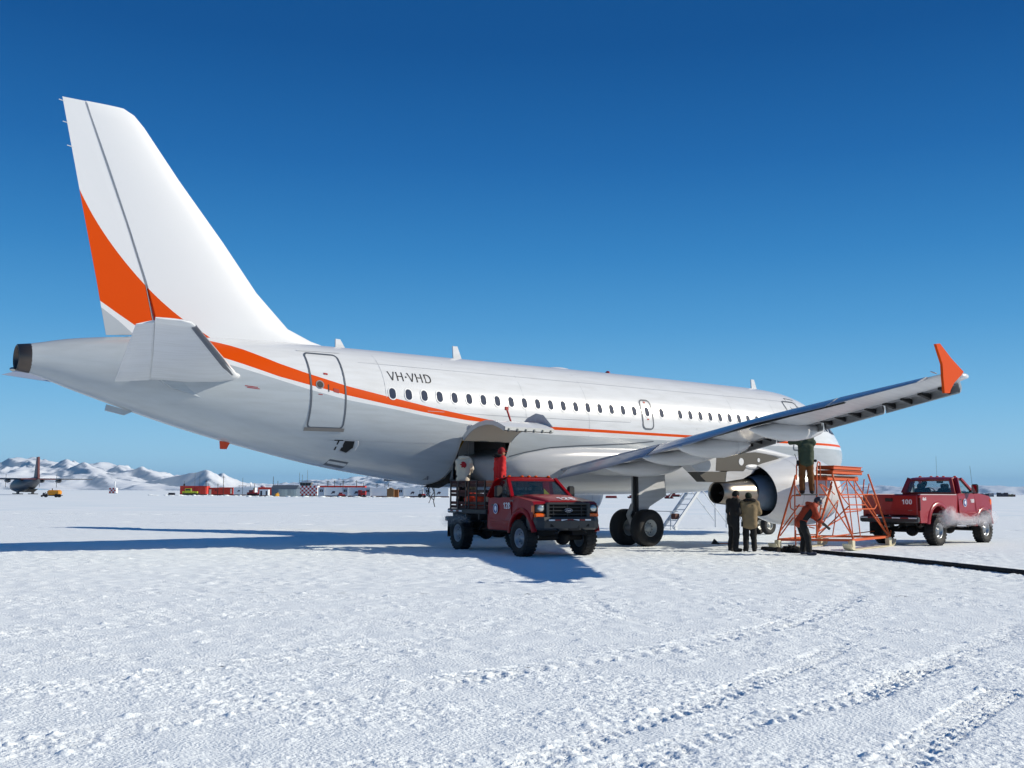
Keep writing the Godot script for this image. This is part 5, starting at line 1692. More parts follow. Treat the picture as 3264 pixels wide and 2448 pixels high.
func pickup() -> void:
	var red := mat("truck red two", Color(0.56, 0.03, 0.075), 0.3)
	red.clearcoat_enabled = true
	red.clearcoat = 0.3
	red.clearcoat_roughness = 0.08
	var white := mat("white lettering", Color.WHITE)
	var rim := mat("rim bright steel", Color(0.62, 0.63, 0.64), 0.3, 0.6)
	var trim := mat("black truck trim", Color.WHITE)
	var t := thing("pickup", "red pickup truck with number 100 on its tailgate parked beyond the maintenance stand", "pickup truck")
	t.transform = at_truck(8.498, 8.009, -0.064)
	var wb := 3.40
	pickup_front(t, red, 1.40, wb, 2.24, 0.78, Color(0.42, 0.72, 0.72, 0.22))
	pickup_nose(t, wb, 1.68, 0.78)
	underbody(t, wb, -1.1, rim, 0.47)
	# box of the pickup
	for s in [-1.0, 1.0]:
		var side := PackedVector2Array([Vector2(1.36, 0.80)])
		side.append_array(arc_cut(Vector2(0.06, 0.66), 0.62, asin(0.14 / 0.62), PI - asin(0.08 / 0.62), 12))
		side.append_array(PackedVector2Array([Vector2(-1.12, 0.74), Vector2(-1.15, 0.95), Vector2(-1.15, 1.60), Vector2(-1.12, 1.63), Vector2(1.36, 1.63)]))
		var bs := part(t, "bed_side", MB.new().prism(side, Vector3.ZERO, Vector3.RIGHT, Vector3.UP, 0.90 * s, 0.985 * s), red)
		part(bs, "bed_rail", MB.new().cbox(Vector3(0.12, 1.64, 0.95 * s), Vector3(2.46, 0.03, 0.10), 0.008), mat("pale rail cap", Color(0.78, 0.70, 0.70), 0.4))
		var fr := []
		for i in 13:
			var a := lerpf(PI * 0.02, PI * 0.98, i / 12.0)
			var d := Vector3(cos(a), sin(a), 0)
			var r := PackedVector3Array()
			for k in [[0.60, 0.0], [0.615, 0.06], [0.68, 0.07], [0.78, 0.02], [0.78, -0.04], [0.60, -0.04]]:
				r.append(Vector3(0.06, 0.66, 0.96 * s) + d * k[0] + Vector3(0, 0, k[1] * s))
			fr.append(r)
		part(t, "wheel_arch", MB.new().loft(fr, true), red)
		part(t, "tail_lamp", MB.new().cbox(Vector3(-1.13, 1.33, 0.955 * s), Vector3(0.06, 0.42, 0.075), 0.015), mat("tail lamp red", Color(0.30, 0.02, 0.03), 0.15))
	part(t, "bed_floor", MB.new().box(Vector3(0.1, 1.0, 0), Vector3(2.44, 0.06, 1.84)), trim)
	part(t, "bed_front", MB.new().box(Vector3(1.33, 1.32, 0), Vector3(0.05, 0.60, 1.84)), red)
	var gate := part(t, "tailgate", MB.new().cbox(Vector3(-1.14, 1.30, 0), Vector3(0.07, 0.64, 1.80), 0.02), red)
	part(gate, "gate_handle", MB.new().cbox(Vector3(-1.18, 1.46, -0.05), Vector3(0.03, 0.11, 0.26), 0.01), trim)
	part(gate, "gate_crease", MB.new().cbox(Vector3(-1.178, 1.16, 0), Vector3(0.012, 0.02, 1.66), 0.003), red)
	var facing_back := Basis(Vector3(0, 0, 1), Vector3.UP, Vector3(-1, 0, 0))
	text_part(gate, "gate_number", "100", 0.16, Transform3D(facing_back, Vector3(-1.178, 1.40, 0.56)), white)
	text_part(gate, "maker_name", "F250", 0.05, Transform3D(facing_back, Vector3(-1.178, 1.14, 0.66)), mat("silver lettering", Color.WHITE))
	text_part(t, "door_number", "100", 0.13, Transform3D(Basis.IDENTITY, Vector3(2.56, 1.43, 0.968)), white)
	text_part(t, "side_number", "4x4", 0.11, Transform3D(Basis.IDENTITY, Vector3(-0.86, 1.50, 0.988)), white)
	emblem(t, 1.98, 1.37, 0.985, 1.0)
	var bar := part(t, "rear_bumper", MB.new().cbox(Vector3(-1.28, 0.84, 0), Vector3(0.20, 0.20, 2.0), 0.04), mat("bumper grey", Color.WHITE))
	for i in 7:
		part(bar, "reflector_tape", MB.new().box(Vector3(-1.383, 0.89, -0.84 + i * 0.28), Vector3(0.006, 0.035, 0.276)), mat("tape red", Color.WHITE) if i % 2 else mat("tape white", Color.WHITE))
	part(t, "hitch", MB.new().cbox(Vector3(-1.30, 0.66, 0), Vector3(0.24, 0.10, 0.14), 0.02), trim)
	part(t, "running_board", MB.new().cbox(Vector3(2.0, 0.66, 1.0), Vector3(1.1, 0.05, 0.16), 0.015), mat("rim bright steel", Color.WHITE))
	part(t, "radio_aerial", MB.new().tube(Vector3(2.98, 1.66, 0.82), Vector3(2.72, 2.62, 0.86), 0.005, 5), trim)
	part(t, "radio_aerial", MB.new().tube(Vector3(1.85, 2.25, 0.1), Vector3(1.84, 2.95, 0.1), 0.004, 5), trim)
	part(t, "mud_flap", MB.new().box(Vector3(-0.62, 0.55, -0.90), Vector3(0.015, 0.45, 0.34)), mat("arch black", Color.WHITE))


# steam from an exhaust: soft puffs, each of a few thin lit shells
func steam(label: String, at: Transform3D, puffs: Array, alpha: float, sd: int) -> void:
	var o := thing("exhaust_steam", label, "steam")
	o.transform = at
	var m := mat("steam %d" % sd, Color(0.97, 0.96, 0.97, alpha), 1.0)
	m.transparency = BaseMaterial3D.TRANSPARENCY_ALPHA
	m.metallic_specular = 0.0
	var k := sd
	for q in puffs:
		var mb := MB.new()
		for s in [1.0, 0.8, 0.6, 0.4]:
			var l := lumpy(Vector3.ZERO, Vector3(q[3], q[4], q[5]) * (0.6 * s), k)
			mb.st.append_from(l.mesh(), 0, Transform3D(Basis(Vector3.BACK, q[6]), Vector3(q[0], q[1] - q[4] * 0.45 * s, q[2])))
			k += 1
		tag(part(o, "puff", mb.st.commit(), m), "", "", "", "stuff")


# ---------------------------------------------------------------- people
# a smooth body from tapered capsules: each bone is [a, b, ra, rb]; drawn as surface nets
func nets(mb: MB, bones: Array, cell: float, k: float, fold := 0.0) -> void:
	var lo := Vector3(1e9, 1e9, 1e9)
	var hi := -lo
	for b in bones:
		var r: float = maxf(b[2], b[3])
		for p in [b[0], b[1]]:
			lo = lo.min(p - Vector3.ONE * r)
			hi = hi.max(p + Vector3.ONE * r)
	lo -= Vector3.ONE * (cell * 2.5 + k)
	hi += Vector3.ONE * (cell * 2.5 + k)
	var nx := int((hi.x - lo.x) / cell) + 2
	var ny := int((hi.y - lo.y) / cell) + 2
	var nz := int((hi.z - lo.z) / cell) + 2
	var f := PackedFloat32Array()
	f.resize(nx * ny * nz)
	f.fill(10.0)
	var nn := FastNoiseLite.new()
	nn.frequency = 5.0
	nn.seed = 6
	for b in bones:
		var a: Vector3 = b[0]
		var e: Vector3 = b[1]
		var ra: float = b[2]
		var rb: float = b[3]
		var m := maxf(ra, rb) + cell * 2.0 + k
		var l := ((a.min(e) - Vector3.ONE * m - lo) / cell).floor()
		var h := ((a.max(e) + Vector3.ONE * m - lo) / cell).ceil()
		var d := e - a
		var dd := maxf(d.length_squared(), 1e-9)
		for z in range(maxi(0, int(l.z)), mini(nz, int(h.z) + 1)):
			for y in range(maxi(0, int(l.y)), mini(ny, int(h.y) + 1)):
				for x in range(maxi(0, int(l.x)), mini(nx, int(h.x) + 1)):
					var p := lo + Vector3(x, y, z) * cell - a
					var t := clampf(p.dot(d) / dd, 0.0, 1.0)
					var q := (p - d * t).length() - (ra + (rb - ra) * t)
					var i := (z * ny + y) * nx + x
					var o := f[i]
					var w := maxf(k - absf(o - q), 0.0) / k
					f[i] = minf(o, q) - w * w * k * 0.25
	if fold > 0.0:
		for z in nz:
			for y in ny:
				for x in nx:
					var i := (z * ny + y) * nx + x
					if absf(f[i]) < cell * 2.5:
						f[i] += nn.get_noise_3d(lo.x + x * cell, (lo.y + y * cell) * 1.7, lo.z + z * cell) * fold
	var at := {}
	var verts := PackedVector3Array()
	var offs := [0, 1, nx, nx + 1, nx * ny, nx * ny + 1, nx * ny + nx, nx * ny + nx + 1]
	var edges := [[0, 1], [2, 3], [4, 5], [6, 7], [0, 2], [1, 3], [4, 6], [5, 7], [0, 4], [1, 5], [2, 6], [3, 7]]
	for z in nz - 1:
		for y in ny - 1:
			for x in nx - 1:
				var i := (z * ny + y) * nx + x
				if absf(f[i]) > cell * 1.9:
					continue
				var inside := 0
				for o in offs:
					if f[i + o] < 0.0: inside += 1
				if inside == 0 or inside == 8:
					continue
				var s := Vector3.ZERO
				var n := 0
				for e in edges:
					var u := f[i + offs[e[0]]]
					var v := f[i + offs[e[1]]]
					if (u < 0.0) != (v < 0.0):
						var t := u / (u - v)
						var c0: int = e[0]
						var c1: int = e[1]
						s += Vector3(c0 & 1, (c0 >> 1) & 1, c0 >> 2).lerp(Vector3(c1 & 1, (c1 >> 1) & 1, c1 >> 2), t)
						n += 1
				at[i] = verts.size()
				verts.append(lo + (Vector3(x, y, z) + s / n) * cell)
	var tris := PackedVector3Array()
	var sx := 1
	var sy := nx
	var sz := nx * ny
	for i in at:
		for ax in [[sx, sy, sz], [sy, sz, sx], [sz, sx, sy]]:
			var j: int = i + ax[0]
			if j >= f.size() or (f[i] < 0.0) == (f[j] < 0.0):
				continue
			var k0: int = i - ax[1] - ax[2]
			var k1: int = i - ax[2]
			var k2: int = i
			var k3: int = i - ax[1]
			if not (at.has(k0) and at.has(k1) and at.has(k3)):
				continue
			var a := verts[at[k0]]
			var b := verts[at[k1]]
			var c := verts[at[k2]]
			var d := verts[at[k3]]
			if f[i] < 0.0: tris.append_array([a, c, b, a, d, c])
			else: tris.append_array([a, b, c, a, c, d])
	mb.put(tris, true)


func hand_bones(w: Vector3, d: Vector3, side: float, r: float) -> Array:     # palm, four fingers, thumb; d points along the hand
	var across := d.cross(Vector3.UP).normalized()
	if across.length() < 0.5: across = Vector3.BACK
	var palm := across.cross(d).normalized()
	var o := [[w, w + d * 0.07, r * 1.9, r * 2.1]]
	for i in 4:
		var a := w + d * 0.085 + across * ((i - 1.5) * r * 1.55)
		var long: float = [0.030, 0.036, 0.034, 0.026][i]
		var b := a + d * long - palm * 0.006
		o.append([a, b, r * 0.92, r * 0.86])
		o.append([b, b + d * long * 0.75 - palm * long * 0.6, r * 0.86, r * 0.72])
	var t := w + d * 0.025 + across * (side * r * 1.9)
	o.append([t, t + d * 0.032 + across * (side * 0.022), r, r * 0.9])
	o.append([t + d * 0.032 + across * (side * 0.022), t + d * 0.066 + across * (side * 0.018), r * 0.9, r * 0.75])
	return o


func person(label: String, where: Transform3D, j: Dictionary, w: Dictionary) -> Node3D:
	var o := thing("person", label, "person")
	o.transform = where
	var p: Vector3 = j.get("pelvis", Vector3(0, 0.95, 0))
	var c: Vector3 = j.get("chest", Vector3(0, 1.28, 0))
	var n: Vector3 = j.get("neck", Vector3(0.0, 1.46, 0))
	var h: Vector3 = j.get("head", Vector3(0.02, 1.61, 0))
	var face: Vector3 = (j.get("face", Vector3(1, 0, 0)) as Vector3).normalized()
	var sh: Array = j.get("shoulder", [Vector3(0, 1.41, -0.185), Vector3(0, 1.41, 0.185)])
	var el: Array = j.get("elbow", [Vector3(-0.02, 1.13, -0.25), Vector3(-0.02, 1.13, 0.25)])
	var wr: Array = j.get("wrist", [Vector3(0.08, 0.90, -0.24), Vector3(0.08, 0.90, 0.24)])
	var kn: Array = j.get("knee", [Vector3(0.02, 0.50, -0.11), Vector3(0.02, 0.50, 0.11)])
	var an: Array = j.get("ankle", [Vector3(-0.02, 0.10, -0.12), Vector3(-0.02, 0.10, 0.12)])
	var hip := [p + Vector3(0, -0.03, -0.095), p + Vector3(0, -0.03, 0.095)]
	var up := (h - n).normalized()
	# the body: one continuous surface under the clothes, with head and hands
	var body := MB.new()
	var bones := [[p, c, 0.12, 0.13], [c, n, 0.12, 0.06], [sh[0], sh[1], 0.065, 0.065], [hip[0], hip[1], 0.10, 0.10]]
	for s in 2:
		bones.append_array([[sh[s], el[s], 0.055, 0.045], [el[s], wr[s], 0.045, 0.035], [hip[s], kn[s], 0.085, 0.06], [kn[s], an[s], 0.06, 0.04], [an[s], an[s] + Vector3(0.13, -0.05, 0), 0.04, 0.035]])
	bones.append([n, h - up * 0.06, 0.055, 0.055])
	nets(body, bones, 0.04, 0.05)
	var side := face.cross(up).normalized()
	nets(body, [[h + up * 0.025 - face * 0.02, h - up * 0.01, 0.088, 0.085], [h - up * 0.02 + face * 0.02, h - up * 0.09 + face * 0.05, 0.065, 0.042], [n, h - up * 0.03 - face * 0.015, 0.058, 0.056], [h + face * 0.085 + up * 0.01, h + face * 0.105 - up * 0.03, 0.012, 0.017], [h + side * 0.088, h + side * 0.09 - up * 0.03, 0.014, 0.012], [h - side * 0.088, h - side * 0.09 - up * 0.03, 0.014, 0.012], [h + face * 0.088 - up * 0.062 + side * 0.018, h + face * 0.088 - up * 0.062 - side * 0.018, 0.009, 0.009]], 0.011, 0.02)
	var skin := mat("skin", Color(0.62, 0.42, 0.33), 0.6)
	var bo := part(o, "body", body, skin)
	for s in [-1.0, 1.0]:
		part(bo, "eye", MB.new().ball(h + face * 0.082 + up * 0.008 + side * (0.033 * s), Vector3(0.009, 0.007, 0.011), 4), mat("eye dark", Color(0.05, 0.04, 0.04), 0.3))
	# clothes
	var low: Vector3 = p + (p - c).normalized() * float(w.get("hem", 0.10))
	var jk := []
	for s in [-1.0, 1.0]:
		jk.append([c + Vector3(0, 0, 0.075 * s), low + Vector3(0, 0, 0.07 * s), 0.135 * w.get("wide", 1.0), 0.135 * w.get("wide", 1.0)])
	jk.append([sh[0], sh[1], 0.088, 0.088])
	jk.append([c, n, 0.13, 0.075])
	for s in 2:
		jk.append([sh[s], el[s], 0.088, 0.074])
		jk.append([el[s], wr[s], 0.074, 0.058])
	var jm := MB.new()
	nets(jm, jk, 0.026, 0.05, 0.02)
	var ja := part(o, "jacket", jm, w["jacket"])
	var tr := [[hip[0], hip[1], 0.125, 0.125]]
	for s in 2:
		tr.append([hip[s], kn[s], 0.115, 0.09])
		tr.append([kn[s], an[s] + Vector3(0, 0.02, 0), 0.09, 0.082])
	var tm := MB.new()
	nets(tm, tr, 0.026, 0.03, 0.02)
	part(o, "trousers", tm, w["trousers"])
	for s in 2:
		var bt := MB.new()
		nets(bt, [[an[s] + Vector3(0, 0.06, 0), an[s] + Vector3(0.0, -0.03, 0), 0.07, 0.068], [an[s] + Vector3(-0.02, -0.045, 0), an[s] + Vector3(0.15, -0.05, 0.02 * (s * 2 - 1)), 0.056, 0.05]], 0.02, 0.03)
		part(o, "boot", bt, w["boots"])
		var gl := MB.new()
		var dir: Vector3 = (wr[s] - el[s]).normalized()
		if j.has("reach"): dir = (j["reach"][s] as Vector3).normalized()
		nets(gl, hand_bones(wr[s], dir, 1.0 if s == 0 else -1.0, 0.0115), 0.009, 0.008)
		part(o, "glove", gl, w["gloves"])
	var hat := MB.new()
	var hb := [[h + up * 0.05 - face * 0.02, h + up * 0.02 - face * 0.025, 0.098, 0.10]]
	if w.get("hood", false): hb.append([h - face * 0.03, n + up * 0.02 - face * 0.04, 0.105, 0.10])
	nets(hat, hb, 0.016, 0.03)
	if w.has("hat"): part(o, "hat", hat, w["hat"])
	if w.has("collar"):
		var ring := []
		for i in 17:
			var a := TAU * i / 16.0
			ring.append(n + Vector3(-0.03 + cos(a) * 0.125, 0.02 - cos(a) * 0.03, sin(a) * 0.15))
		part(ja, "hood", MB.new().pipe(ring, 0.05, 8), w["collar"])
	return o


func stand_at(x: float, y: float, z: float, heading: float, scale := 1.0) -> Transform3D:
	return Transform3D(Basis(Vector3.UP, -heading).scaled(Vector3.ONE * scale), Vector3(x, y, z))


func people() -> void:
	var black := mat("black cloth", Color(0.035, 0.036, 0.045), 0.85)
	var navy := mat("dark trousers", Color(0.045, 0.045, 0.055), 0.85)
	var boots := mat("black boots", Color(0.04, 0.04, 0.045), 0.7)
	var blue_boots := mat("blue boots", Color(0.08, 0.13, 0.22), 0.7)
	var beige := mat("beige parka", Color(0.50, 0.43, 0.32), 0.9)
	var fur := mat("dark fur", Color(0.07, 0.06, 0.055), 1.0)
	var orange := mat("orange jacket", Color(0.58, 0.18, 0.05), 0.8)
	var green := mat("green jacket", Color(0.20, 0.25, 0.18), 0.85)
	var brown := mat("brown work trousers", Color(0.42, 0.26, 0.11), 0.9)
	var red := mat("red parka", Color(0.72, 0.04, 0.07), 0.8)
	var cream := mat("cream jacket", Color(0.80, 0.76, 0.68), 0.85)
	var tan := mat("tan gloves", Color(0.58, 0.52, 0.38), 0.85)
	# two people beside the engine's exhaust
	person("person in black jacket and hat with bowed head standing below the engine exhaust", stand_at(0.16, 0, 7.58, 0.244), {
		"head": Vector3(0.10, 1.58, 0), "neck": Vector3(0.03, 1.45, 0), "face": Vector3(1, -0.65, 0.1), "elbow": [Vector3(0.02, 1.13, -0.25), Vector3(0.0, 1.13, 0.25)], "wrist": [Vector3(0.24, 1.08, -0.10), Vector3(0.24, 1.07, 0.11)]},
		{"jacket": black, "trousers": navy, "boots": boots, "gloves": black, "hat": black, "hem": 0.14})
	var p2 := person("person in beige parka with fur trimmed hood seen from behind near the engine", stand_at(0.42, 0, 7.95, -0.909, 0.97), {
		"head": Vector3(0.09, 1.58, 0), "neck": Vector3(0.02, 1.46, 0), "face": Vector3(1, -0.5, 0), "shoulder": [Vector3(0, 1.40, -0.20), Vector3(0, 1.40, 0.20)], "elbow": [Vector3(0.02, 1.14, -0.29), Vector3(0.02, 1.14, 0.29)], "wrist": [Vector3(0.26, 1.05, -0.16), Vector3(0.24, 1.05, 0.18)]},
		{"jacket": beige, "trousers": navy, "boots": boots, "gloves": black, "hat": mat("green knit hat", Color(0.10, 0.14, 0.09), 0.95), "collar": fur, "hem": 0.16, "wide": 1.14})
	part(p2, "radio", MB.new().cbox(Vector3(-0.05, 0.80, -0.235), Vector3(0.05, 0.14, 0.05), 0.01).tube(Vector3(-0.05, 0.86, -0.24), Vector3(-0.07, 1.02, -0.29), 0.008, 5), boots)
	var p3 := person("person in orange and black jacket bending over the dark hose beside the stand", stand_at(0.50, 0, 9.80, 0.662), {
		"pelvis": Vector3(-0.14, 0.90, 0), "chest": Vector3(0.04, 1.19, 0), "neck": Vector3(0.20, 1.34, 0), "head": Vector3(0.33, 1.43, 0), "face": Vector3(0.8, -0.75, 0.0), "shoulder": [Vector3(0.15, 1.31, -0.19), Vector3(0.15, 1.31, 0.19)],
		"elbow": [Vector3(0.24, 1.06, -0.24), Vector3(0.23, 1.06, 0.25)], "wrist": [Vector3(0.40, 0.90, -0.12), Vector3(0.38, 0.90, 0.12)], "knee": [Vector3(-0.03, 0.49, -0.12), Vector3(0.0, 0.49, 0.13)], "ankle": [Vector3(-0.06, 0.10, -0.13), Vector3(0.03, 0.10, 0.14)]},
		{"jacket": orange, "trousers": navy, "boots": blue_boots, "gloves": tan, "hat": mat("grey helmet", Color(0.16, 0.16, 0.20), 0.35), "collar": orange, "hem": 0.04})
	part(p3, "side_panel", band_patch([Vector3(-0.15, 0.95, 0.19), Vector3(-0.06, 1.10, 0.205), Vector3(0.06, 1.24, 0.20), Vector3(0.13, 1.20, 0.20), Vector3(0.10, 1.05, 0.20), Vector3(-0.02, 0.92, 0.19)]), black)
	part(p3, "forearm_panel", MB.new().tube(Vector3(0.205, 1.10, 0.247), Vector3(0.31, 0.98, 0.19), 0.086, 12, 0.078), black)
	part(p3, "goggles", MB.new().cbox(Vector3(0.405, 1.385, 0), Vector3(0.06, 0.09, 0.17), 0.02, Basis(Vector3.BACK, -0.75)), mat("goggle lens", Color(0.55, 0.55, 0.60), 0.15, 0.5))
	part(p3, "tool", MB.new().cbox(Vector3(0.52, 0.78, 0.10), Vector3(0.07, 0.26, 0.07), 0.015, Basis(Vector3.BACK, 0.85)), mat("dark bolt", Color(0.13, 0.13, 0.13)))
	var p4 := person("person in green jacket and brown trousers reaching up under the wing", stand_at(2.76, 1.645, 8.20, -0.85, 1.05), {
		"chest": Vector3(0.0, 1.30, 0), "head": Vector3(0.02, 1.64, 0.04), "neck": Vector3(0.0, 1.48, 0.02), "face": Vector3(1, 0.5, 0), "shoulder": [Vector3(0, 1.47, -0.19), Vector3(0, 1.44, 0.19)], "elbow": [Vector3(0.10, 1.47, -0.40), Vector3(0.30, 1.58, 0.22)], "wrist": [Vector3(0.20, 1.70, -0.26), Vector3(0.34, 1.82, 0.10)],
		"knee": [Vector3(0.02, 0.50, -0.12), Vector3(0.02, 0.50, 0.12)], "ankle": [Vector3(-0.02, 0.10, -0.13), Vector3(-0.02, 0.10, 0.14)]},
		{"jacket": green, "trousers": brown, "boots": mat("brown boots", Color(0.20, 0.17, 0.15), 0.8), "gloves": black, "hat": black, "hem": 0.06, "wide": 1.08})
	part(p4, "radio", MB.new().cbox(Vector3(-0.05, 0.86, -0.25), Vector3(0.06, 0.16, 0.06), 0.01).tube(Vector3(-0.05, 0.93, -0.26), Vector3(-0.06, 1.12, -0.33), 0.009, 5), boots)
	part(p4, "tool_pouch", MB.new().cbox(Vector3(-0.04, 0.93, 0.25), Vector3(0.08, 0.08, 0.08), 0.02), boots)
	# two people on the bed of the stake truck
	var bed := at_truck(-4.849, 2.651, 1.734)
	var e := bed * Vector3(1.22, 1.165, 0.30)
	var p5 := person("person in long red parka and red cap standing on the truck bed by the cab", stand_at(e.x, e.y, e.z, 0.25, 1.0), {
		"head": Vector3(0.05, 1.60, 0), "face": Vector3(1, -0.1, 0.0), "elbow": [Vector3(-0.01, 1.12, -0.25), Vector3(-0.06, 1.12, 0.24)], "wrist": [Vector3(0.12, 0.90, -0.24), Vector3(-0.10, 0.86, 0.24)]},
		{"jacket": red, "trousers": black, "boots": boots, "gloves": tan, "hat": mat("red cap", Color(0.50, 0.06, 0.09), 0.85), "collar": mat("dark fur", Color.WHITE), "hem": 0.22, "wide": 1.08})
	part(p5, "cap_brim", MB.new().cbox(Vector3(0.16, 1.625, 0), Vector3(0.10, 0.015, 0.14), 0.006), mat("red cap", Color.WHITE))
	var f := bed * Vector3(-0.34, 1.165, 0.70)
	var p6 := person("person in cream jacket with red emblem on the back leaning into the hold", stand_at(f.x, f.y, f.z, -0.75, 1.0), {
		"chest": Vector3(0.05, 1.28, 0), "neck": Vector3(0.16, 1.44, 0), "head": Vector3(0.32, 1.46, 0), "face": Vector3(0.7, -0.7, 0), "shoulder": [Vector3(0.08, 1.37, -0.165), Vector3(0.08, 1.37, 0.165)], "elbow": [Vector3(0.22, 1.17, -0.20), Vector3(0.22, 1.17, 0.20)], "wrist": [Vector3(0.45, 1.08, -0.14), Vector3(0.45, 1.08, 0.14)]},
		{"jacket": cream, "trousers": navy, "boots": boots, "gloves": black, "hat": mat("dark brown hair", Color(0.10, 0.07, 0.05), 0.9), "collar": cream, "hem": 0.12, "wide": 1.0})
	var mark := []
	for q in [[-0.10, 0.01], [-0.045, 0.035], [-0.06, 0.075], [-0.01, 0.10], [0.05, 0.085], [0.085, 0.03], [0.08, -0.04], [0.03, -0.085], [0.0, -0.055], [-0.05, -0.07], [-0.05, -0.01]]:
		mark.append(Vector2(q[0], q[1]))
	var em := MB.new()
	em.prism(PackedVector2Array(mark), Vector3(-0.125, 1.26, 0.03), Vector3(0, 0, 1), Vector3(0.16, 1, 0).normalized(), -0.04, 0.045)
	part(p6, "back_emblem", em, mat("emblem red", Color(0.62, 0.07, 0.10), 0.8))
	# the driver seen through the rear window of the far pickup
	var pk := at_truck(8.498, 8.009, -0.064)
	person("person sitting at the wheel of the red pickup, seen through its rear window", pk * stand_at(1.86, 0.36, -0.42, 0.0), {
		"head": Vector3(0.06, 1.63, 0.02), "neck": Vector3(0.0, 1.48, 0), "pelvis": Vector3(0.05, 0.95, 0), "elbow": [Vector3(0.14, 1.18, -0.22), Vector3(0.14, 1.18, 0.22)], "wrist": [Vector3(0.42, 1.24, -0.14), Vector3(0.42, 1.24, 0.14)], "knee": [Vector3(0.45, 0.98, -0.12), Vector3(0.45, 0.98, 0.12)], "ankle": [Vector3(0.60, 0.62, -0.12), Vector3(0.60, 0.62, 0.12)]},
		{"jacket": black, "trousers": navy, "boots": boots, "gloves": black, "hat": black})


func band_patch(q: Array) -> MB:      # a patch of cloth a finger thick
	var mb := MB.new()
	var c := Vector3.ZERO
	for p in q: c += p
	c /= q.size()
	var r0 := PackedVector3Array()
	var r1 := PackedVector3Array()
	for p in q:
		r0.append(p - Vector3(0, 0, 0.05))
		r1.append(p + Vector3(0, 0, 0.022))
	mb.loft([r0, r1], false)
	return mb


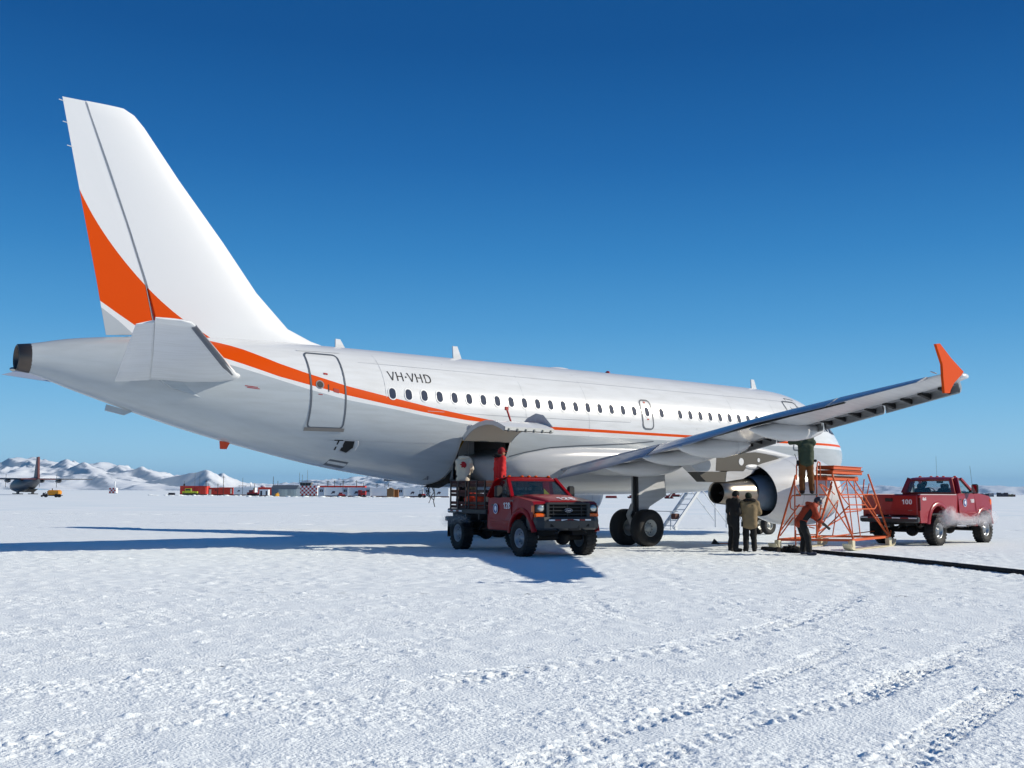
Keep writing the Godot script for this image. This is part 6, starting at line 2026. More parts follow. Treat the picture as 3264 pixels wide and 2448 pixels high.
# ---------------------------------------------------------------- orange stand, hose and other things on the snow
func maintenance_stand() -> void:
	var paint := mat("orange stand paint", Color(0.76, 0.32, 0.09), 0.5)
	var pale := mat("cream ski paint", Color(0.80, 0.77, 0.66), 0.6)
	var deck := mat("grey tread plate", Color(0.45, 0.44, 0.42), 0.6)
	var t := thing("maintenance_stand", "orange tubular maintenance stand on white skis beside the engine", "work stand")
	var rods := [
		[3.84,0.30,9.01,3.30,2.22,8.72,0.030], [7.08,0.27,8.18,6.33,2.28,7.94,0.030],
		[1.80,0.35,7.86,2.40,2.20,8.09,0.030], [4.68,0.25,7.10,5.28,2.04,7.32,0.030],
		[3.80,0.43,8.99,2.15,1.92,9.09,0.022], [6.87,0.36,8.22,4.41,2.07,8.48,0.022],
		[6.92,0.34,8.21,5.04,2.05,8.32,0.022], [7.30,0.48,8.08,7.09,0.29,8.18,0.022],
		[3.88,0.46,8.97,4.33,2.05,8.50,0.018], [4.46,0.35,8.84,4.97,2.05,8.33,0.018],
		[1.96,0.41,7.81,2.27,0.95,8.07,0.020], [1.96,0.53,7.81,2.41,1.33,8.19,0.020],
		[2.82,0.46,8.54,3.50,1.29,9.12,0.020], [3.00,0.53,8.39,5.23,0.96,7.81,0.020],
		[3.52,1.62,8.80,6.30,1.63,8.09,0.022], [6.30,1.63,8.09,6.51,1.30,8.10,0.022],
		[6.51,1.30,8.10,6.21,1.18,8.21,0.022], [6.21,1.18,8.21,3.67,1.19,8.86,0.022],
		[4.10,1.32,8.72,5.51,1.31,8.36,0.018], [5.03,1.54,7.86,6.75,1.55,7.42,0.018],
		[5.24,1.07,7.81,6.64,1.11,7.45,0.018], [6.75,1.55,7.42,6.78,1.17,7.41,0.018],
		[2.25,1.59,8.06,2.44,1.59,8.22,0.020], [2.20,1.46,8.01,2.21,1.22,8.02,0.018],
		[2.21,1.22,8.02,2.29,1.15,8.09,0.018], [2.25,1.59,8.06,2.20,1.46,8.01,0.018],
		[2.84,1.62,8.56,3.05,1.61,8.74,0.020], [2.85,1.21,8.57,2.95,1.20,8.65,0.018],
		[4.77,0.45,7.12,5.33,1.90,7.27,0.026], [3.17,0.65,8.34,4.60,1.43,7.98,0.018],
		[4.11,0.33,8.10,4.64,1.45,7.97,0.018], [2.88,0.39,8.42,3.34,1.46,8.30,0.022],
		[2.88,0.39,8.42,3.02,2.44,8.38,0.022], [3.41,1.82,8.79,3.71,1.55,8.77,0.018],
		[3.71,1.55,8.77,4.05,1.33,8.73,0.018], [4.69,1.83,7.95,5.31,2.02,7.79,0.016],
		[4.92,1.63,7.89,5.44,1.99,7.76,0.016], [3.31,1.93,8.31,4.04,1.74,8.12,0.018],
		[3.72,2.04,8.20,3.72,1.72,8.20,0.020], [4.15,1.72,8.09,4.38,1.63,8.03,0.016],
		[6.22,2.12,7.87,6.17,1.64,7.83,0.020], [6.34,1.98,7.97,6.24,1.38,7.88,0.018],
		[3.26,0.35,8.32,8.51,0.43,6.97,0.018], [2.33,2.19,8.12,2.22,1.60,8.03,0.018],
		[2.44,2.05,8.08,2.47,2.49,8.07,0.018], [2.47,2.49,8.07,2.58,2.55,8.05,0.018],
		[2.58,2.55,8.05,2.76,2.56,8.00,0.018], [2.76,2.56,8.00,2.81,2.05,7.98,0.018],
		[2.99,2.05,8.39,3.05,2.52,8.38,0.018], [3.05,2.52,8.38,3.14,2.60,8.35,0.018],
		[3.14,2.60,8.35,3.27,2.57,8.32,0.018], [3.27,2.57,8.32,3.27,2.06,8.32,0.018],
		[2.32,2.17,8.11,2.29,0.32,8.09,0.020], [2.32,1.88,8.12,2.44,1.58,8.22,0.016],
		[2.60,0.68,8.35,2.73,0.64,8.46,0.018], [2.31,0.58,8.11,2.31,0.14,8.10,0.016]]
	for i in rods.size():
		var r: Array = rods[i]
		var called := "leg" if i < 4 else "brace"
		if i in [14, 15, 16, 17, 18, 19, 20, 21]: called = "guard_rail"
		elif r[1] > 2.0 and r[4] > 2.0: called = "hand_rail"
		part(t, called, MB.new().tube(Vector3(r[0], r[1], r[2]), Vector3(r[3], r[4], r[5]), r[6], 7), paint)
	var p1 := Vector3(1.91, 0, 7.77)
	var p2 := Vector3(3.54, 0, 9.15)
	var p3 := Vector3(6.75, 0, 8.33)
	var p4 := Vector3(5.13, 0, 6.94)
	for q in [[p1, p2], [p2, p3], [p3, p4], [p4, p1]]:
		part(t, "base_rail", MB.new().bar(q[0] + Vector3(0, 0.30, 0), q[1] + Vector3(0, 0.30, 0), 0.06, 0.07), paint)
	for p in [p1, p2, p3, p4]:
		part(t, "ski_post", MB.new().cbox(p + Vector3(0, 0.16, 0), Vector3(0.15, 0.26, 0.15), 0.01), pale)
	for q in [[p1, p4], [p2, p3]]:
		var d: Vector3 = (q[1] - q[0]).normalized()
		var s := d.cross(Vector3.UP)
		var rings := []
		for k in [[-0.42, 0.20], [-0.34, 0.10], [-0.22, 0.04], [0.0, 0.022], [3.31, 0.022], [3.5, 0.05], [3.62, 0.12], [3.70, 0.22]]:
			var c: Vector3 = q[0] + d * k[0] + Vector3(0, k[1], 0)
			rings.append(PackedVector3Array([c - s * 0.13 - Vector3(0, 0.012, 0), c + s * 0.13 - Vector3(0, 0.012, 0), c + s * 0.13 + Vector3(0, 0.012, 0), c - s * 0.13 + Vector3(0, 0.012, 0)]))
		var sk := part(t, "ski", MB.new().loft(rings, false), pale)
		for k in [-0.30, 3.58]:
			part(sk, "ski_brace", MB.new().tube(q[0] + d * k + Vector3(0, 0.13, 0), q[0] + d * (0.05 if k < 0.0 else 3.25) + Vector3(0, 0.17, 0), 0.02, 6), pale)
	# decks and trays along the middle of the stand
	var along := (p3 - p2).normalized()
	var across := (p1 - p2).normalized()
	var b := Basis(along, Vector3.UP, along.cross(Vector3.UP))
	var mid := (p1 + p2) * 0.5
	part(t, "step_plate", MB.new().cbox(Vector3(2.76, 1.622, 8.20), Vector3(0.50, 0.045, 0.62), 0.008, Basis(Vector3.UP, -0.70)), deck)
	part(t, "deck_beam", MB.new().cbox(mid + along * 2.35 + Vector3(0, 2.12, 0), Vector3(2.7, 0.13, 0.10), 0.015, b), paint)
	part(t, "deck_beam", MB.new().cbox(mid + along * 2.35 + across * 0.45 + Vector3(0, 2.12, 0), Vector3(2.7, 0.13, 0.10), 0.015, b), paint)
	part(t, "deck_plate", MB.new().cbox(mid + along * 2.2 + across * 0.22 + Vector3(0, 2.20, 0), Vector3(2.7, 0.03, 0.62), 0.008, b), deck)
	for y in [2.30, 2.44]:
		var tr := part(t, "tray", MB.new().cbox(mid + along * 2.55 + across * 0.12 + Vector3(0, y, 0), Vector3(2.6 - (y - 2.3) * 1.2, 0.10, 0.50), 0.015, b), paint)
		part(tr, "tray_lip", MB.new().cbox(mid + along * 2.55 + across * 0.12 + Vector3(0, y + 0.055, 0), Vector3(2.66 - (y - 2.3) * 1.2, 0.02, 0.56), 0.005, b), paint)
	part(t, "black_strip", MB.new().cbox(mid + along * 2.55 + across * -0.14 + Vector3(0, 2.37, 0), Vector3(2.6, 0.045, 0.06), 0.01, b), mat("black strap", Color.WHITE))
	for y in [0.45, 0.72, 1.0, 1.28]:
		part(t, "rung", MB.new().tube(Vector3(2.32, y, 8.11), Vector3(2.90, y, 8.42), 0.018, 6), paint)


func ground_things() -> void:
	var rubber := mat("hose rubber", Color(0.05, 0.035, 0.04), 0.7)
	var pts := []
	var path := [Vector3(1.05, 0.05, 8.55), Vector3(1.15, 0.05, 9.1), Vector3(1.29, 0.05, 9.57), Vector3(1.0, 0.05, 10.7), Vector3(0.56, 0.05, 12.1), Vector3(0.0, 0.05, 13.4), Vector3(-0.72, 0.05, 15.0), Vector3(-1.46, 0.05, 16.58), Vector3(-2.3, 0.05, 18.4), Vector3(-3.2, 0.05, 20.4), Vector3(-4.2, 0.05, 22.5)]
	for i in path.size() - 1:
		for k in 5:
			var u := k / 5.0
			var a: Vector3 = path[maxi(i - 1, 0)]
			var d: Vector3 = path[mini(i + 2, path.size() - 1)]
			pts.append((path[i] as Vector3).cubic_interpolate(path[i + 1], a, d, u))
	part_thing("fuel_hose", "long dark fuel hose running across the snow from under the engine", "hose", MB.new().pipe(pts, 0.058, 10), rubber)
	part_thing("hose_end", "short dark hose section with fitting lying in front of the skis", "hose", MB.new().pipe([Vector3(1.36, 0.05, 7.64), Vector3(1.28, 0.055, 7.95), Vector3(1.16, 0.05, 8.3)], 0.065, 10).tube(Vector3(1.15, 0.05, 8.32), Vector3(1.11, 0.05, 8.44), 0.085, 12), rubber)
	var pile := MB.new()
	for q in [[0.0, 0.0, 0.16, 0.10], [0.10, 0.13, 0.14, 0.12], [0.2, 0.28, 0.17, 0.09]]:
		pile.put(PackedVector3Array(), false)
		var l := lumpy(Vector3(1.10 + q[0] * 0.3, 0.0, 8.72 + q[1]), Vector3(q[2], q[3], q[2]), 3)
		pile.st.append_from(l.mesh(), 0, Transform3D.IDENTITY)
	part_thing("gear_heap", "heap of dark straps and gear at the bending person's feet", "gear", pile.st.commit(), mat("dark gear cloth", Color(0.06, 0.05, 0.05), 0.9))
	# small wedge with its orange stick
	var wedge := thing("wheel_chock", "small dark wheel chock with orange rod lying on the snow behind the main wheels", "chock", Vector3(2.92, 0, 4.49), -0.66)
	part(wedge, "wedge", MB.new().prism(PackedVector2Array([Vector2(-0.12, 0), Vector2(0.14, 0), Vector2(-0.02, 0.17)]), Vector3.ZERO, Vector3.RIGHT, Vector3.UP, -0.09, 0.09), rubber)
	part(wedge, "rod", MB.new().tube(Vector3(0.05, 0.03, 0), Vector3(0.50, 0.03, 0), 0.018, 6), mat("orange stand paint", Color.WHITE))
	# boarding stairs at the far forward door
	var alu := mat("pale stair paint", Color(0.80, 0.82, 0.84), 0.45)
	var st := thing("boarding_stairs", "white open boarding stairs rising beyond the belly of the airliner", "stairs", Vector3(11.0, 0, -5.25), 0.0)
	var rise := 3.45
	var run := 3.45
	for z in [-0.33, 0.33]:
		part(st, "stringer", MB.new().bar(Vector3(0, 0.08, z), Vector3(run, rise, z), 0.06, 0.14), alu)
		part(st, "hand_rail", MB.new().tube(Vector3(0.45, 1.45, z), Vector3(run, rise + 0.95, z), 0.022, 6), alu)
		part(st, "rail_post", MB.new().tube(Vector3(run * 0.55, rise * 0.55, z), Vector3(run * 0.55, rise * 0.55 + 1.0, z), 0.018, 6), alu)
		part(st, "rear_leg", MB.new().tube(Vector3(run + 0.1, 0.06, z), Vector3(run + 0.1, rise, z), 0.035, 8), alu)
		part(st, "diagonal", MB.new().tube(Vector3(run + 0.1, 0.3, z), Vector3(run * 0.55, rise * 0.52, z), 0.025, 6), alu)
		part(st, "wheel", MB.new().tube(Vector3(0.1, 0.09, z * 1.1), Vector3(0.1, 0.09, z * 1.25), 0.09, 14), alu)
	for i in 14:
		var u := (i + 0.7) / 14.5
		part(st, "step", MB.new().box(Vector3(run * u, rise * u + 0.02, 0), Vector3(0.20, 0.03, 0.62)), alu)
	part(st, "platform", MB.new().box(Vector3(run + 0.35, rise, 0), Vector3(0.75, 0.05, 0.9)), alu)
	# light folding frame standing at the left of the stairs
	var fr := thing("tripod_frame", "thin white tubular frame standing close beside the boarding stairs", "frame", Vector3(10.25, 0, -5.9), -0.3)
	part(fr, "leg", MB.new().tube(Vector3(-0.1, 0.85, 0), Vector3(0.75, 1.85, 0), 0.02, 6), alu)
	part(fr, "leg", MB.new().tube(Vector3(-0.1, 0.85, 0), Vector3(1.1, 1.8, 0.2), 0.02, 6), alu)
	part(fr, "foot_rail", MB.new().tube(Vector3(-0.1, 0.85, 0), Vector3(1.35, 0.82, 0.5), 0.025, 6), alu)
	part(fr, "post", MB.new().tube(Vector3(1.1, 0.0, 0.3), Vector3(1.1, 0.85, 0.3), 0.025, 6), alu)
	part_thing("tool_box", "small brown tool box standing on a lower step of the boarding stairs", "box", MB.new().cbox(Vector3(11.42, 0.60, -5.2), Vector3(0.32, 0.26, 0.26), 0.03), mat("brown box", Color(0.40, 0.24, 0.20), 0.7))


func part_thing(called: String, label: String, category: String, shape: Variant, m: Material, group := "") -> MeshInstance3D:
	var o := part(self, called, shape, m)
	tag(o, label, category, group)
	return o


# ---------------------------------------------------------------- the camp and the far planes
# everything here stands along the level heading of the look-out point: x to the right of it, -z away
func far_thing(called: String, label: String, category: String, aside: float, ahead: float, turn := 0.0, group := "") -> Node3D:
	return thing(called, label, category, camp(aside, ahead), -0.6622 + turn, group)

func hut(label: String, aside: float, ahead: float, w: float, h: float, d: float, wall: Material, category := "hut", group := "") -> Node3D:
	var t := far_thing("hut", label, category, aside, ahead, 0.0, group)
	part(t, "wall", MB.new().box(Vector3(0, h * 0.5 + 0.25, 0), Vector3(w, h - 0.2, d)), wall)
	part(t, "roof", MB.new().cbox(Vector3(0, h + 0.19, 0), Vector3(w + 0.12, 0.10, d + 0.12), 0.02), mat("snowy roof", Color(0.75, 0.78, 0.82), 0.8) if wall.resource_name != "container red" else wall)
	part(t, "skid", MB.new().box(Vector3(0, 0.18, d * 0.5 - 0.3), Vector3(w + 0.2, 0.34, 0.2)), mat("dark red skid", Color(0.30, 0.06, 0.09), 0.8))
	return t

func hatch(t: Node3D, called: String, x: float, y: float, z: float, w: float, h: float, m: Material) -> MeshInstance3D:
	return part(t, called, MB.new().box(Vector3(x, y, z), Vector3(w, h, 0.06)), m)

func crawler(label: String, category: String, aside: float, ahead: float, turn: float, m: Material, long: float, high: float) -> void:
	var t := far_thing("tracked_vehicle", label, category, aside, ahead, turn)
	var glass := mat("far dark glass", Color(0.05, 0.06, 0.08), 0.2)
	var dark := mat("track black", Color(0.05, 0.05, 0.055), 0.8)
	part(t, "body", MB.new().cbox(Vector3(0, high * 0.42, 0), Vector3(long, high * 0.32, 1.5), 0.08), m)
	var cab := part(t, "cab", MB.new().cbox(Vector3(-long * 0.12, high * 0.76, 0), Vector3(long * 0.42, high * 0.44, 1.4), 0.1), m)
	part(cab, "window", MB.new().box(Vector3(-long * 0.12, high * 0.80, 0.71), Vector3(long * 0.32, high * 0.22, 0.02)), glass)
	part(cab, "window", MB.new().box(Vector3(long * 0.095, high * 0.80, 0), Vector3(0.02, high * 0.22, 1.1)), glass)
	for z in [-0.72, 0.72]:
		var tr := MB.new()
		tr.prism(PackedVector2Array([Vector2(-long * 0.5, high * 0.16), Vector2(-long * 0.40, 0.02), Vector2(long * 0.40, 0.02), Vector2(long * 0.52, high * 0.16), Vector2(long * 0.42, high * 0.30), Vector2(-long * 0.42, high * 0.30)]), Vector3(0, 0, z), Vector3.RIGHT, Vector3.UP, -0.22, 0.22)
		part(t, "track", tr, dark)
	part(t, "blade", MB.new().cbox(Vector3(long * 0.58, high * 0.22, 0), Vector3(0.12, high * 0.34, 1.7), 0.03), dark)


func far_camp() -> void:
	var red := mat("container red", Color(0.80, 0.20, 0.10), 0.6)
	var white := mat("module white", Color(0.86, 0.87, 0.88), 0.6)
	var blue_grey := mat("module end grey", Color(0.66, 0.70, 0.75), 0.6)
	var glass := mat("far dark glass", Color(0.05, 0.06, 0.08), 0.2)
	var pale := mat("pale door", Color(0.82, 0.80, 0.72), 0.6)
	var print := mat("emblem print", Color(0.25, 0.20, 0.24), 0.7)
	# red huts at the near end of the row
	var t := hut("long red hut at the end of the camp row with dark roof vent", -114.2, 375.0, 9.6, 3.0, 4.0, red)
	part(t, "vent", MB.new().tube(Vector3(-3.8, 3.2, 0.5), Vector3(-3.8, 4.0, 0.5), 0.3, 12), mat("track black", Color(0.05, 0.05, 0.055), 0.8))
	part(t, "annex_wall", MB.new().box(Vector3(3.4, 1.6, 2.6), Vector3(2.6, 2.5, 1.6)), red)
	t = hut("low red hut with pale door between two larger red huts", -103.5, 364.0, 4.2, 2.4, 3.5, red)
	hatch(t, "door", -1.5, 1.2, 1.80, 0.7, 1.6, pale)
	hatch(t, "window", 0.4, 1.8, 1.80, 0.4, 0.4, glass)
	t = hut("red box container with a pale door at its right end", -98.0, 358.0, 4.9, 2.5, 2.6, red, "container")
	hatch(t, "door", 1.75, 1.45, 1.34, 0.55, 1.7, pale)
	crawler("bright yellow green tracked vehicle parked before the long red hut", "tracked vehicle", -108.2, 350.0, 0.12, mat("lime paint", Color(0.66, 0.70, 0.12), 0.5), 5.0, 2.3)
	# white container with a round dark emblem and masts on its roof
	t = hut("white container with antennas on its roof behind the red tracked vehicle", -90.2, 352.0, 7.2, 2.5, 2.6, white, "container")
	part(t, "emblem", MB.new().prism(blob_print(), Vector3(-1.9, 1.5, 1.33), Vector3.RIGHT * 0.62, Vector3.UP * 0.62, 0.0, 0.02), print)
	part(t, "roof_rack", MB.new().box(Vector3(-0.9, 3.3, 0), Vector3(2.6, 0.12, 1.4)).box(Vector3(-2.0, 2.95, 0.4), Vector3(0.1, 0.7, 0.1)).box(Vector3(0.2, 2.95, 0.4), Vector3(0.1, 0.7, 0.1)), mat("far grey steel", Color(0.42, 0.42, 0.42), 0.6))
	part(t, "dish", MB.new().lathe([[0.0, 0.05], [0.12, 0.34], [0.26, 0.5]], Vector3(1.9, 3.9, 0.3), Vector3(0.9, 0.35, 0.3).normalized(), 16), mat("dish white", Color(0.85, 0.86, 0.88), 0.4))
	part(t, "dish_post", MB.new().tube(Vector3(1.9, 2.5, 0.3), Vector3(1.9, 3.9, 0.3), 0.08, 8), mat("far grey steel", Color.WHITE))
	part(t, "end_frame", MB.new().box(Vector3(3.3, 1.4, 0.1), Vector3(0.5, 2.3, 2.5)), mat("drab olive", Color(0.45, 0.44, 0.25), 0.7))
	crawler("dark red tracked vehicle in front of the white antenna container", "tracked vehicle", -83.8, 337.0, -0.1, mat("dark red paint", Color(0.52, 0.06, 0.09), 0.5), 3.6, 1.9)
	t = hut("red hut half hidden behind a small white shed", -85.2, 361.0, 4.9, 2.6, 3.2, red)
	part(t, "roof_tank", MB.new().ball(Vector3(-1.2, 3.15, 0), Vector3(0.9, 0.5, 0.6), 8), mat("snowy roof", Color(0.75, 0.78, 0.82), 0.8))
	t = hut("small white shed with two dark doorways in front of a red hut", -71.0, 299.0, 2.5, 1.8, 2.0, white, "shed")
	hatch(t, "doorway", -0.75, 0.95, 1.02, 0.5, 1.3, mat("doorway dark", Color(0.14, 0.12, 0.17), 0.9))
	hatch(t, "doorway", 0.75, 0.95, 1.02, 0.4, 1.3, mat("doorway dark", Color.WHITE))
	# grey gabled building
	t = far_thing("grey_building", "grey gabled building with a row of tall pale doors", "building", -66.2, 305.0)
	part(t, "wall", MB.new().box(Vector3(0, 1.2, 0), Vector3(7.3, 2.4, 5.0)), mat("building blue grey", Color(0.36, 0.42, 0.48), 0.7))
	var roof := MB.new()
	roof.prism(PackedVector2Array([Vector2(-2.7, 2.35), Vector2(2.7, 2.35), Vector2(0, 3.35)]), Vector3(0, 0, 0), Vector3.BACK, Vector3.UP, -3.8, 3.8)
	part(t, "roof", roof, mat("roof dark grey", Color(0.28, 0.32, 0.37), 0.7))
	for i in 6:
		hatch(t, "tall_door", -1.15 + i * 0.88, 1.1, 2.53, 0.84, 2.0, mat("tall door %d" % (i % 3), Color(0.60 + 0.05 * (i % 3), 0.64 + 0.05 * (i % 3), 0.64 + 0.04 * (i % 3)), 0.6))
	part_thing("yellow_drum", "small yellow machine at the corner of the grey building", "machine", MB.new().cbox(camp(-67.2, 298.0, 0.45), Vector3(1.1, 0.9, 0.9), 0.15).tube(camp(-67.0, 298.0, 0.8), camp(-67.0, 298.0, 1.2), 0.15, 10), mat("machine yellow", Color(0.80, 0.58, 0.10), 0.6))
	# checkered control tower
	t = far_thing("control_tower", "red and white checkered control tower with a glazed cab and tall masts", "control tower", -64.4, 330.0)
	part(t, "wall", MB.new().box(Vector3(0, 1.75, 0), Vector3(6.3, 3.0, 4.0)), white)
	var chk := mat("checker red", Color(0.62, 0.13, 0.13), 0.6)
	for j in 5:
		for i in 10:
			if (i + j) % 2 == 0:
				hatch(t, "checker", -2.83 + i * 0.63, 0.55 + j * 0.6, 2.02, 0.61, 0.58, chk)
	part(t, "skid", MB.new().box(Vector3(0, 0.15, 0), Vector3(5.6, 0.28, 3.0)), mat("track black", Color.WHITE))
	var cab := part(t, "cab", MB.new().prism(PackedVector2Array([Vector2(-1.55, 3.25), Vector2(1.55, 3.25), Vector2(1.85, 4.25), Vector2(-1.85, 4.25)]), Vector3(-0.8, 0, 0), Vector3.RIGHT, Vector3.UP, -1.4, 1.4), mat("far grey steel", Color.WHITE))
	for i in 4:
		hatch(cab, "window", -2.15 + i * 0.88, 3.8, 1.43, 0.78, 0.7, glass)
	part(cab, "cab_roof", MB.new().cbox(Vector3(-0.8, 4.32, 0), Vector3(4.0, 0.16, 3.1), 0.03), mat("cab roof grey", Color(0.62, 0.65, 0.68), 0.6))
	part(cab, "roof_rail", MB.new().tube(Vector3(-2.6, 4.9, 1.3), Vector3(1.0, 4.9, 1.3), 0.04, 5).tube(Vector3(-2.6, 4.4, 1.3), Vector3(-2.6, 4.9, 1.3), 0.04, 5).tube(Vector3(1.0, 4.4, 1.3), Vector3(1.0, 4.9, 1.3), 0.04, 5), mat("far grey steel", Color.WHITE))
	for q in [[-2.9, 7.4], [-2.0, 6.8], [-0.35, 8.3]]:
		part(t, "mast", MB.new().tube(Vector3(q[0], 4.3, 0.5), Vector3(q[0], q[1], 0.5), 0.055, 6), mat("far grey steel", Color.WHITE))
	t = hut("long low red building behind the white modules", -57.0, 346.0, 17.0, 3.2, 4.0, red, "building")
	# white modules along the strip, ends turned to us a little
	var mods := [[-51.5, 303.0, 5.2, -55.1, 1.9, "white module beside the checkered tower with a grey left end", true], [-44.8, 303.0, 5.2, -48.2, 1.6, "white module with red truck parked before its right end", true], [-38.0, 300.0, 4.8, -41.2, 1.5, "plain white module beside the brown shed", false], [-28.2, 300.0, 5.3, -31.8, 1.8, "white module with emblem between brown annex and red tractor", true], [-20.6, 300.0, 5.2, -24.1, 1.9, "white module at the far end of the row behind the cargo net", true]]
	for q in mods:
		t = hut(q[5], q[0], q[1], q[2], 2.5, 2.6, white, "container")
		var dx: float = q[3] - q[0]
		var end := part(t, "end_room", MB.new().box(Vector3(dx, 1.50, 0.5), Vector3(q[4], 2.46, 2.4)), blue_grey)
		hatch(end, "window", dx - 0.25, 1.75, 1.72, 0.35, 0.7, glass)
		hatch(end, "window", dx + 0.25, 1.75, 1.72, 0.35, 0.7, glass)
		hatch(end, "corner_post", dx + q[4] * 0.5 - 0.05, 1.5, 1.715, 0.10, 2.4, white)
		if q[6]:
			part(t, "emblem", MB.new().prism(blob_print(), Vector3(-0.3, 1.25, 1.31), Vector3.RIGHT * 0.85, Vector3.UP * 0.85, 0.0, 0.02), print)
	t = far_thing("brown_shed", "brown wooden shed with a pointed gable between white modules", "shed", -33.4, 288.0)
	part(t, "wall", MB.new().prism(PackedVector2Array([Vector2(-0.95, 0.1), Vector2(0.95, 0.1), Vector2(0.95, 2.1), Vector2(0, 2.6), Vector2(-0.95, 2.1)]), Vector3.ZERO, Vector3.RIGHT, Vector3.UP, -1.2, 1.2), mat("shed brown", Color(0.50, 0.37, 0.24), 0.85))
	part(t, "roof", MB.new().bar(Vector3(-1.05, 2.13, 0), Vector3(0, 2.68, 0), 2.6, 0.07, Vector3.UP).bar(Vector3(1.05, 2.13, 0), Vector3(0, 2.68, 0), 2.6, 0.07, Vector3.UP), mat("shed roof", Color(0.58, 0.46, 0.33), 0.85))
	t = far_thing("shed_annex", "small ochre annex against the right side of the brown shed", "shed", -31.9, 289.0)
	part(t, "wall", MB.new().box(Vector3(0, 1.1, 0), Vector3(1.1, 2.1, 1.6)), mat("annex ochre", Color(0.52, 0.33, 0.14), 0.85))
	part(t, "roof", MB.new().box(Vector3(0, 2.2, 0), Vector3(1.2, 0.08, 1.8)), mat("shed roof", Color.WHITE))
	crawler("low dark red vehicle with raised blade between two white modules", "tracked vehicle", -48.6, 297.0, 0.4, mat("dark red paint", Color.WHITE), 1.9, 1.3)
	t = far_thing("red_truck", "boxy red truck parked in front of the second white module", "truck", -42.2, 295.0)
	part(t, "cab", MB.new().cbox(Vector3(0.3, 1.15, 0), Vector3(1.3, 1.2, 1.8), 0.08), mat("far truck red", Color(0.66, 0.10, 0.10), 0.5))
	part(t, "box", MB.new().cbox(Vector3(-0.75, 1.2, 0), Vector3(0.85, 1.6, 1.8), 0.05), mat("dark red paint", Color.WHITE))
	part(t, "window", MB.new().box(Vector3(0.35, 1.45, 0.91), Vector3(0.8, 0.4, 0.03)), glass)
	for x in [-0.7, 0.55]:
		part(t, "wheel", MB.new().tube(Vector3(x, 0.36, 0.7), Vector3(x, 0.36, 0.95), 0.36, 14), mat("track black", Color.WHITE))
	t = far_thing("red_tractor", "small red tractor with open cab frame before a white module", "tractor", -24.2, 281.0)
	part(t, "body", MB.new().cbox(Vector3(0.3, 0.8, 0), Vector3(1.3, 0.5, 0.8), 0.1), mat("far truck red", Color.WHITE))
	part(t, "cab_frame", MB.new().tube(Vector3(-0.5, 0.9, 0.4), Vector3(-0.5, 1.9, 0.4), 0.04, 5).tube(Vector3(0.15, 0.9, 0.4), Vector3(0.1, 1.9, 0.4), 0.04, 5).box(Vector3(-0.2, 1.93, 0), Vector3(0.9, 0.07, 1.0)), mat("track black", Color.WHITE))
	for q in [[-0.45, 0.55], [0.75, 0.36]]:
		for z in [-0.55, 0.55]:
			part(t, "wheel", MB.new().tube(Vector3(q[0], q[1], z - 0.14), Vector3(q[0], q[1], z + 0.14), q[1], 14), mat("track black", Color.WHITE))
	# snow banks pushed up along the foot of the row
	var bank := MB.new()
	for i in 60:
		var a := -118.0 + i * 1.65
		var l := lumpy(camp(a + sin(i * 2.3) * 0.6, 293.0 + (45.0 if a < -75.0 else 0.0) + cos(i * 1.7) * 2.0, -0.12), Vector3(0.9 + 0.4 * sin(i * 1.3), 0.15 + 0.06 * cos(i * 2.1), 0.6), i)
		bank.st.append_from(l.mesh(), 0, Transform3D.IDENTITY)
	structure("snow_banks", bank.st.commit(), mat("packed snow", Color.WHITE))
	# poles and their wires
	var wood := mat("pole wood", Color(0.22, 0.19, 0.18), 0.9)
	var poles := [[-107.1, 4.6, 0.05], [-103.7, 7.6, 0.03], [-102.1, 7.0, 0.03], [-100.0, 5.1, 0.09], [-99.1, 3.9, 0.06], [-96.1, 4.0, 0.09], [-94.3, 6.5, 0.09], [-88.0, 5.8, 0.05], [-84.1, 4.0, 0.08], [-78.0, 6.3, 0.08], [-76.5, 4.9, 0.08], [-63.4, 4.1, 0.07], [-60.1, 5.1, 0.11], [-57.9, 5.2, 0.09], [-56.0, 4.3, 0.07], [-55.1, 5.2, 0.10], [-50.7, 5.2, 0.10], [-48.4, 4.4, 0.08], [-44.0, 4.3, 0.09], [-41.4, 4.2, 0.08], [-40.3, 4.4, 0.08]]
	for i in poles.size():
		var q: Array = poles[i]
		var p := MB.new()
		p.tube(camp(q[0], 340.0, -0.1), camp(q[0], 340.0, q[1]), q[2] * 1.2, 7, q[2])
		var o := part_thing("pole", POLE_LABELS[i], "pole", p, wood, "poles behind the camp row")
		if q[2] > 0.085:
			part(o, "crossarm", MB.new().bar(camp(q[0] - 0.5, 340.0, q[1] - 0.5), camp(q[0] + 0.5, 340.0, q[1] - 0.5), 0.10, 0.10), wood)
	var wire := MB.new()
	for i in range(11, poles.size() - 1):
		var a: Array = poles[i]
		var b: Array = poles[i + 1]
		var pts := []
		for k in 7:
			var u := k / 6.0
			pts.append(camp(lerpf(a[0], b[0], u), 340.0, lerpf(a[1], b[1], u) - 0.3 - 0.5 * u * (1.0 - u) * 2.0))
		wire.pipe(pts, 0.025, 4)
	tag(part_thing("overhead_wires", "sagging dark wires strung between the camp poles", "wires", wire, mat("wire black", Color(0.08, 0.08, 0.09), 0.8)), "", "", "", "stuff")
	# things seen under the belly, beyond the main wheels
	t = far_thing("red_sled", "low red sled load seen just under the belly beyond the stake truck", "sled", 29.9, 311.0)
	part(t, "load", MB.new().cbox(Vector3(0, 0.45, 0), Vector3(3.2, 0.55, 1.6), 0.08), mat("dark red paint", Color.WHITE))
	part(t, "runner", MB.new().box(Vector3(0, 0.1, 0.6), Vector3(3.6, 0.18, 0.14)), mat("track black", Color.WHITE))
